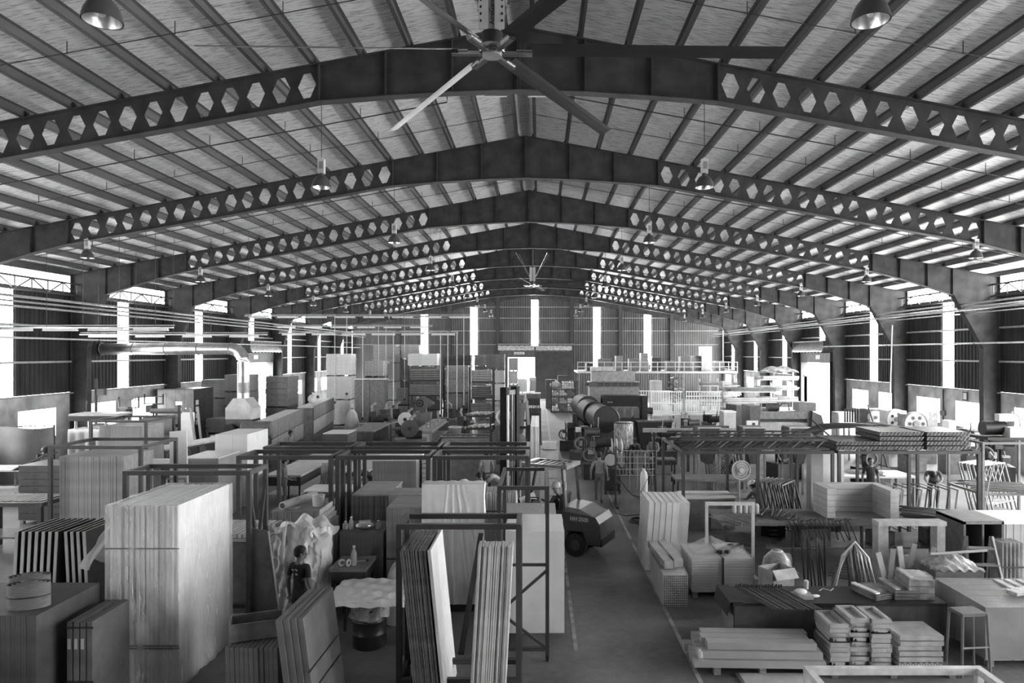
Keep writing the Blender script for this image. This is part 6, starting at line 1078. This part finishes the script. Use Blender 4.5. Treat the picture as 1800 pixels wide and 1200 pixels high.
t = K('long_press', 'long grey press cabinet with a vented top left of the mezzanine', 'machine', (4.6, 43, 0), 0, [('body', 'b', (-1.5, -.8, 0, 1.55, .8, 2.9), M(.22, .55)), ('vent_band', 'b', (-1.55, -.85, 2.9, 1.6, .85, 3.2), M(.1, .5)), ('vent', 'b', [(-1.0+.42*i, -.86, y, -.65+.42*i, -.85, y+.06) for i in range(6) for y in (2.98, 3.08)], BLACK), ('pipe_stub', 'c', ((-1.8, -.5, 3.1), (-1.5, -.5, 3.05), .12), GREY)])
carton('long pale crate on the grey press cabinet', (4.6, 43, 3.202), 2.7, 1.2, .65, 0, M(.3, .6), name='crate')
for i, px in enumerate((1048, 1068)): carton('flat pale box on the long crate, %s one' % ('left', 'right')[i], (X(px, 43), 43, 3.86), .7, .9, .25, 0, PALE)
assembly('machine with white parts beside the grey press cabinet', 1128, 41, 1.2, 8)
# white railings and mezzanine
for i, (px, lb, dbl, Y) in enumerate(((1172, 'white railing panel with tall bars below the mezzanine, left one', 0, 44), (1237, 'white railing grille with close bars below the mezzanine, right one', 1, 44.2), (1148, 'white railing panel partly behind the left railing', 0, 45))):
    x = X(px, Y); w_ = 2.3 if i else 2.0; sp = [('rail', 'b', [(-w_/2, -.03, z-.03, w_/2, .03, z+.03) for z in ((1.2, 1.75, 2.5) if not dbl else (1.2, 1.7, 1.95, 2.2, 2.5))], BRIGHT), ('bar', 'b', [(-w_/2+.02+q*w_/14, -.02, 1.2, -w_/2+.06+q*w_/14, .02, 2.5) for q in range(14)], BRIGHT), ('stand', 'b', [(-w_/2, -.3, 0, -w_/2+.08, .3, 1.2), (w_/2-.08, -.3, 0, w_/2, .3, 1.2)], PALE), ('sill', 'b', (-w_/2, -.25, 1.0, w_/2, .25, 1.1), WHITE)]
    K('railing_panel', lb, 'railing', (x, Y, 0), 0, sp, 'white railings below the mezzanine')
x0, x1 = X(1015, 60), X(1297, 60)
t = K('mezzanine', 'storage mezzanine with a pale railing along the far right', 'mezzanine', ((x0+x1)/2, 63, 0), 0, [('deck', 'b', (-(x1-x0)/2, -3, 3.22, (x1-x0)/2, 3, 3.38), PALE), ('post', 'b', [(-(x1-x0)/2+.1+i*(x1-x0-.3)/6, -2.9, 0, -(x1-x0)/2+.25+i*(x1-x0-.3)/6, -2.75, 3.22) for i in range(7)], GREY), ('handrail', 'b', [(-(x1-x0)/2, -3, z, (x1-x0)/2, -2.93, z+.06) for z in (3.75, 4.16)], PALE), ('baluster', 'b', [(-(x1-x0)/2+i*(x1-x0-.06)/18, -3, 3.38, -(x1-x0)/2+.06+i*(x1-x0-.06)/18, -2.94, 4.16) for i in range(19)], PALE)])
for i, (px, w_, h, mm, lb) in enumerate(((1035, .9, .7, DARK, 'dark box at the left end of the mezzanine'), (1062, 1.6, 1.1, MID, 'wide grey box second from the left on the mezzanine'), (1088, .9, 1.35, GREY, 'tall grey box third from the left on the mezzanine'), (1112, 1.2, 1.1, MID, 'grey box fourth from the left on the mezzanine'), (1131, .9, 1.6, GREY, 'tallest grey box fifth from the left on the mezzanine'), (1152, 1.1, 1.2, DARK, 'dark box sixth from the left on the mezzanine'), (1178, 1.3, .9, MID, 'low grey box seventh from the left on the mezzanine'), (1202, 1.2, 1.3, MID, 'grey box eighth from the left on the mezzanine'), (1222, 1.0, 1.35, GREY, 'grey box ninth from the left on the mezzanine'), (1238, 1.3, 2.2, PALE, 'large pale box near the right end of the mezzanine'), (1262, 1.1, .9, MID, 'low box at the right end of the mezzanine'))):
    carton(lb, (X(px, 62), 61.6+.2*(i % 3), 3.382), w_*.72, 1.1, h, 0, mm)
# stock racks under and beside the mezzanine, bright from the door
def pipe_rack(lb, short, px, Y, w_, zs, n, mat, L=2.2, rz=0.):
    t = K('pipe_rack', lb, 'rack', (X(px, Y), Y, 0), rz, [('upright', 'b', [(-w_/2+q*w_/2-.05, .5, 0, -w_/2+q*w_/2+.05, .6, zs[-1]+.5) for q in range(3)], PALE), ('arm', 'b', [(-w_/2, -.5, z-.08, w_/2, .5, z) for z in zs], PALE)])
    for k, z in enumerate(zs):
        tt = thing('pipe_bundle', 'pipe bundle on the %s level of the %s' % (('lowest', 'second', 'third', 'top')[k], short), 'pipes', (X(px, Y), Y, z+.002), rz)
        me = B().cyl((-L/2, 0, .06), (L/2, 0, .06), .06, n=8).mesh('pipe', mat[k % len(mat)], True)
        for i in range(n): obj('pipe', me, tt, (R(-.25, .25), -.42+(i % 5)*.2, .105*(i//5)), (0, 0, R(-.02, .02)))
    return t
pipe_rack('pipe rack left of the right loading door, nearer one', 'nearer pipe rack by the loading door', 1318, 42.5, 3.0, (.7, 1.35, 2.0, 2.65), 9, [M(.25, .4, .3), M(.12, .5), PALE], 3.0)
pipe_rack('pipe rack beside the right loading door, farther one', 'farther pipe rack by the loading door', 1365, 50, 2.8, (.8, 1.6, 2.4, 3.1), 9, [PALE, GREY, M(.4, .4, .3)], 2.6)
pipe_rack('stock rack under the mezzanine, rightmost one', 'rightmost stock rack under the mezzanine', 1265, 55.5, 3.0, (.8, 1.6, 2.4), 9, [GREY, PALE], 2.8)
t = thing('parts_tree', 'tangled tree of hung metal parts under the mezzanine', 'parts', (X(1184, 52), 52, 0))
B().cyl((0, 0, 0), (0, 0, 3.2), .06).build('trunk', DARK, t)
rn = random.Random(5)
for i in range(46): a, z = rn.uniform(0, 6.28), rn.uniform(1.2, 3.2); rr = rn.uniform(.4, .95); B().bar((0, 0, z), (rr*math.cos(a), rr*math.sin(a)*.6, z+rn.uniform(-.3, .2)), rn.uniform(.03, .07)).build('hung_part', (DARK, MID, PALE)[i % 3], t)
stack('pale board stack on end under the mezzanine', 'stack', X(1145, 54), X(1164, 54), 54, 55, 0, 2.8, 4, 'x', PALE, jit=.01, gap=.05)
stack('pale slatted crate under the mezzanine at the right', 'stack', X(1270, 52), X(1286, 52), 52, 53, 0, 2.9, 9, 'z', PALE, jit=.01, gap=.25)
t = thing('tarp_heap', 'heaped pale tarpaulins on top of the farther pipe rack', 'tarpaulin', (X(1368, 50), 50, 3.6)); B().grid(lambda u, v: (-1.4+2.8*u, -.45+.9*v, .02+.4*math.sin(u*PI)**.6*math.sin(v*PI)+.07*math.sin(u*17+v*6)), 24, 12).build('tarp', M(.35, .6, 0, .3, 4), t, 'all'); B().cyl((-1.4, .0, .0), (1.4, 0, .05), .06).build('inner_pipe', GREY, t)
# press brake and boxes, middle right
K('press_brake', 'large grey press brake with a motor on top, before the right door', 'machine', (X(1375, 34), 34, 0), 0, [('left_column', 'b', (-1.75, -.5, 0, -1.25, .9, 2.4), M(.09, .5)), ('right_column', 'p', ([(1.2, 0), (1.85, 0), (1.85, 1.6), (1.75, 1.95), (1.3, 2.15)], -.5, .9), M(.12, .5)), ('upper_beam', 'b', (-1.25, -.3, 1.75, 1.3, .2, 2.12), M(.2, .5)), ('lower_bed', 'b', (-1.25, -.25, .3, 1.25, .25, 1.55), M(.42, .5)), ('punch', 'b', (-1.2, -.05, 1.58, 1.2, .05, 1.74), DARK), ('motor', 'c', ((-.75, 0, 2.32), (-.2, 0, 2.32), .2, None, 18), DARK), ('hydraulic_pipe', 't', ([(-.2, 0, 2.3), (0, 0, 2.5), (.3, 0, 2.5), (.35, 0, 2.15)], .03, 8), DARK), ('railing', 'b', [(-1.2, .15, 2.55, 1.2, .18, 2.6), (1.0, .15, 2.12, 1.04, .18, 2.6), (-1.0, .15, 2.12, -.96, .18, 2.6)], PALE), ('control_box', 'b', (-1.95, -.65, 1.1, -1.4, -.52, 1.7), WHITE), ('tank', 'b', (.75, -.2, 2.12, 1.6, .6, 2.55), M(.16, .5)), ('screen', 'b', (-1.7, -.66, 1.4, -1.55, -.65, 1.6), DARK)])
K('panel_box', 'pale square box left of the press brake', 'box', (X(1279, 32), 32, 0), 0, [('body', 'b', (-.28, -.4, 0, .28, .4, 2.25), PALE), ('lid', 'b', (-.3, -.42, 2.25, .3, .42, 2.3), WHITE)])
K('panel_box', 'dark angled box between pale box and press brake', 'box', (X(1298, 36), 36, 0), .3, [('body', 'b', (-.45, -.5, 0, .45, .5, 2.3), MID), ('lid', 'b', (-.47, -.52, 2.3, .47, .52, 2.34), PALE)])
K('dark_skip', 'dark steel skip in front of the white railings', 'skip', (X(1148, 35.5), 35.5, 0), 0, [('body', 'p', ([(-.75, .3), (.75, .3), (.9, 1.5), (-.9, 1.5)], -.5, .5), BLACK), ('rim', 'b', (-.95, -.55, 1.48, .95, -.48, 1.56), MID), ('foot', 'b', [(-.6, -.4, 0, -.4, .4, .3), (.4, -.4, 0, .6, .4, .3)], DARK)])
K('frame_gantry', 'dark welded gantry frame right of the skip', 'frame', (X(1245, 29.5), 29.5, 0), 0, [('post', 'b', [(sx*1.0-.05, sy*.6-.05, 0, sx*1.0+.05, sy*.6+.05, 1.75) for sx in (1, -1) for sy in (1, -1)], STEEL), ('rail', 'b', [(-1.05, sy*.6-.05, 1.7, 1.05, sy*.6+.05, 1.8) for sy in (1, -1)], STEEL), ('brace', 'g', [((-.9, -.6, 1.75), (1.2, -.6, .5), .07)], STEEL), ('deck', 'b', (-1, -.55, 1.2, 1, .55, 1.25), DARK), ('load', 'e', ((-.2, 0, 1.38), (.6, .4, .16), 10, 6), BLACK)])
# machines along the right wall
def press(lb, px, Y, r_, z, disc, holes, col):
    x = X(px, Y); t = K('flywheel_press', lb, 'machine', (x, Y, 0), 0, [('body', 'b', (-.25, .1, 0, .55, .9, z+.35), col), ('table', 'b', (-.4, -.4, .7, .5, .1, .85), MID), ('flywheel', 'c', ((0, -.12, z), (0, .08, z), r_, None, 32), disc), ('flywheel>hub', 'c', ((0, -.17, z), (0, -.12, z), r_*.25, None, 16), GREY), ('rim', 'r', ((0, -.12, z), r_*.96, .03, 'y', 32, 6), disc)])
    for k in range(holes): a = 2*PI*k/holes; fwl = [c for c in t.children if c.name.startswith('flywheel')][0]; B().cyl((r_*.55*math.cos(a), -.128, z+r_*.55*math.sin(a)), (r_*.55*math.cos(a), -.121, z+r_*.55*math.sin(a)), r_*.15, n=12).build('wheel_hole', BLACK, fwl)
    return t
press('press with a plain round white disc at the right wall', 1537, 31.5, .28, 2.05, BRIGHT, 0, MID)
press('punch press with a white holed flywheel at the right wall', 1574, 30, .44, 2.1, WHITE, 5, WHITE)
press('punch press with the biggest grey holed flywheel at the right wall', 1608, 28.6, .5, 2.05, M(.4, .5), 6, M(.3, .5))
K('white_machine_cabinet', 'white machine cabinet beside the right loading door', 'cabinet', (X(1490, 35.5), 36, 0), 0, [('body', 'b', (-.45, -.4, 0, .45, .4, 1.9), PALE), ('door', 'b', (-.4, -.43, .1, .4, -.4, 1.8), WHITE)])
K('folding_chair', 'pale folding seat with striped back near the right windows', 'chair', (X(1505, 32), 32.3, 0), 0, [('seat', 'b', (-.35, -.3, 1.6, .35, .3, 1.66), WHITE), ('back_slat', 'b', [(-.3+.12*i, .25, 1.7, -.24+.12*i, .29, 2.35) for i in range(6)], DARK), ('leg', 'b', [(sx*.32-.03, sy*.27-.03, 0, sx*.32+.03, sy*.27+.03, 1.6) for sx in (1, -1) for sy in (1, -1)], PALE)])
K('leaning_pole', 'dark pole leaning in front of the white disc press', 'pole', (X(1553, 27.6), 27.6, 0), 0, [('pole', 'c', ((.3, 0, 0), (-.55, .2, 2.9), .03), DARK), ('tip', 'c', ((-.55, .2, 2.9), (-.58, .21, 3.0), .02), PALE)])
K('leaning_board', 'grey board leaning against the right window', 'board', (X(1638, 31), 31, 0), 0, [('board', 'p', ([(-.25, 0), (.2, 0), (.22, 2.3), (-.1, 2.35)], -.03, .03), M(.3, .6)), ('edge', 'g', ((.2, -.035, 0), (.22, -.035, 2.3), .02), PALE)])
K('drill_press', 'white bench drill in front of the right windows', 'machine', (X(1668, 28.5), 28.5, 0), 0, [('stand', 'b', (-.3, -.3, 0, .3, .3, 1.2), MID), ('base', 'b', (-.3, -.25, 1.2, .3, .25, 1.3), WHITE), ('column', 'c', ((0, .1, 1.3), (0, .1, 2.2), .05), PALE), ('head', 'b', (-.14, -.25, 1.85, .14, .25, 2.2), WHITE), ('lever', 't', ([(.14, -.1, 1.95), (.5, -.15, 1.75)], .02), DARK)])
assembly('dark machine at the right edge before the windows', 1745, 26.5, 1.25, 12)
assembly('dark machine between the flywheel presses and the drill', 1703, 29.6, 1.15, 13)
K('wall_conduit', 'thin pipe running down the right wall beside the second column', 'pipe', (XR-1.2, 37.0, 0), 0, [('pipe', 't', ([(0, 0, .5), (.05, 0, 3.2), (.15, 0, 6.5)], .035, 8), PALE), ('socket_box', 'b', (-.08, -.1, 1.6, .08, .0, 1.85), GREY)])
for i, y in enumerate((34.0, 38.3)): K('downpipe', 'thin dark downpipe with a switch box on the right masonry, %s' % ('nearer', 'farther')[i], 'pipe', (XR-.07, y, 0), 0, [('pipe', 'c', ((0, 0, .3), (0, 0, 3.2), .035), DARK), ('switch_box', 'b', (-.1, -.14, 1.9, .02, .14, 2.15), MID)])
K('wall_notice', 'small framed notice on the right masonry wall', 'notice', (XR-.02, 32.3, 2.75), 0, [('frame', 'b', (-.03, -.18, 0, 0, .18, .42), DARK), ('paper', 'b', (-.036, -.12, .06, -.03, .12, .36), WHITE)])
# far end of the aisle, right side
t = K('goods_shelf', 'shelf of rolls and cartons at the far right of the aisle', 'shelf', (X(990, 58), 58, 0), 0, [('upright', 'b', [(sx*1.0-.04, sy*.5-.04, 0, sx*1.0+.04, sy*.5+.04, 2.6) for sx in (1, -1) for sy in (1, -1)], DARK), ('shelf', 'b', [(-1, -.5, z-.05, 1, .5, z) for z in (.1, .75, 1.4, 2.0)], MID)])
for k, z in enumerate((.1, .75, 1.4)):
    for i, nm in enumerate(('left', 'middle', 'right')):
        K('film_roll', 'group of pale rolls on the %s shelf, %s' % (('lowest', 'middle', 'third')[k], nm), 'rolls', (X(990, 58)-.65+.65*i, 58, z+.002), 0, [('roll', 'c', [((-.2+.2*(q % 3), -.55, .12+.2*(q//3)), (-.2+.2*(q % 3), .4, .12+.2*(q//3)), .1, None, 10) for q in range(5)], (PALE, MID, M(.35, .5))[(i+k) % 3])])
K('film_roll', 'bag of packing on the top shelf at the far aisle', 'bag', (X(976, 58), 58, 2.002), 0, [('bag', 'e', ((0, 0, .3), (.45, .4, .3)), PALE), ('knot', 'c', ((0, 0, .55), (.1, 0, .7), .06, .1), PALE)])
K('film_roll', 'stack of pale tubes on the top shelf at the far aisle', 'tubes', (X(998, 58), 57.9, 2.002), 0, [('tube', 'c', [((-.4+.2*(q % 5), -.6, .1+.2*(q//5)), (-.4+.2*(q % 5), .4, .1+.2*(q//5)), .09, None, 10) for q in range(15)], PALE)])
for i, (px, w_, h) in enumerate(((966, .9, 2.6), (987, .9, 2.95), (1009, 1.0, 2.5))): K('panel_cabinet', 'dark cupboard behind the goods shelf, %s one' % ('left', 'middle', 'right')[i], 'cupboard', (X(px, 62)+.1, 62, 0), 0, [('body', 'b', (-w_/2, -.4, 0, w_/2, .4, h), M(.06, .6)), ('door', 'b', (-w_/2+.05, -.42, .1, w_/2-.05, -.4, h-.1), M(.08, .5))])

# more clutter under and in front of the deck racks
assembly('dark machine behind the second hopper', 1292, 27.2, 1.1, 21)
assembly('dark machine behind the third hopper', 1378, 27.4, 1.15, 22)
assembly('dark machine behind the white slab', 1452, 26.8, 1.15, 23)
assembly('dark machine behind the white topped table', 1530, 26.4, 1.1, 24)
def lean_frames(lb, x, y, rz, n, mat, h=1.5, w_=.9, sp=.12, tilt=.25):
    t = thing('welded_frames', lb, 'frames', (x, y, 0), rz)
    me = B().bar((-w_/2, 0, 0), (-w_/2, 0, h), .04).bar((w_/2, 0, 0), (w_/2, 0, h), .04).bar((-w_/2, 0, h), (w_/2, 0, h), .04).bar((-w_/2, 0, .3), (w_/2, 0, .3), .03).bar((-w_/2, 0, .3), (w_/2, 0, h), .025).mesh('frame', mat)
    for i in range(n): obj('frame', me, t, (R(-.05, .05), i*sp, 0), (-tilt, 0, 0))
    return t
lean_frames('dark welded frames leaning together beside the timber post', 7.1, 18.5, .9, 7, DARK, 1.5, 1.0)
lean_frames('grey welded frames leaning behind the pedestal fan', 7.0, 24.9, .3, 6, M(.12, .5), 1.7, 1.2)
lean_frames('dark welded frames leaning at the right below the pale cords', 14.5, 17.3, .6, 8, M(.05, .5), 1.4, 1.0)
lean_frames('pale welded frames leaning before the right windows', 14.6, 21.5, .5, 7, M(.3, .5), 1.5, 1.3)
t = rods('dark bars standing behind the bent tube arches', 5.7, 14.1, .02, 8, 1.2, .0, BLACK, .06, .018)
for o in t.children: o.rotation_euler = (PI/2-R(.1, .35), 0, R(-.3, .3)); o.location.z = .56
rods('steel offcuts on the floor behind the timber frame', 7.6, 14.5, 0, 16, 1.2, 1.2, M(.12, .4, .3), .06, .025)
rods('thin dark strips stacked on the floor by the shelf box', 8.35, 15.2, 0, 12, 1.0, .2, DARK, .05, .02)
K('tool_chest', 'dark tool chest under the left end of the long workbench', 'chest', (5.8, 17.25, .425), 0, [('body', 'b', (-.3, -.25, 0, .3, .25, .36), BLACK), ('drawer', 'b', [(-.28, -.265, .03+.11*i, .28, -.25, .11+.11*i) for i in range(3)], DARK), ('handle', 'b', [(-.1, -.28, .065+.11*i, .1, -.265, .08+.11*i) for i in range(3)], PIPE)])
K('paper_scraps', 'white paper scraps on the floor inside the steel bench frame', 'paper', (4.75, 9.6, 0), 0, [('scrap', 'e', [((.35*i-.5, .05*(i % 2), .03), (.1, .06, .03), 7, 4) for i in range(4)], CLOTH)])
K('hose_coil', 'black hose coil on the floor by the white gas cylinder', 'hose', (2.95, 20.3, 0), 0, [('coil', 'r', [((0, 0, .02+.03*i), .3-.03*i, .015, 'z', 24, 6) for i in range(3)], BLACK), ('loose_end', 't', ([(.3, 0, .02), (.5, -.2, .015), (.3, -.5, .015), (-.1, -.45, .015)], .013, 6), BLACK)])
carton('small light carton on the lower shelf right of the printed box', (8.2, 16.5, .425), .5, .4, .3, .2)
carton('grey parts bin box on the lower shelf, rightmost', (9.6, 16.6, .425), .6, .5, .35, -.1, MID)
rods('bright steel bars on the table behind the right deck', 10.8, 22.8, 1.002, 10, 1.1, 1.2, PIPE, .07, .02)
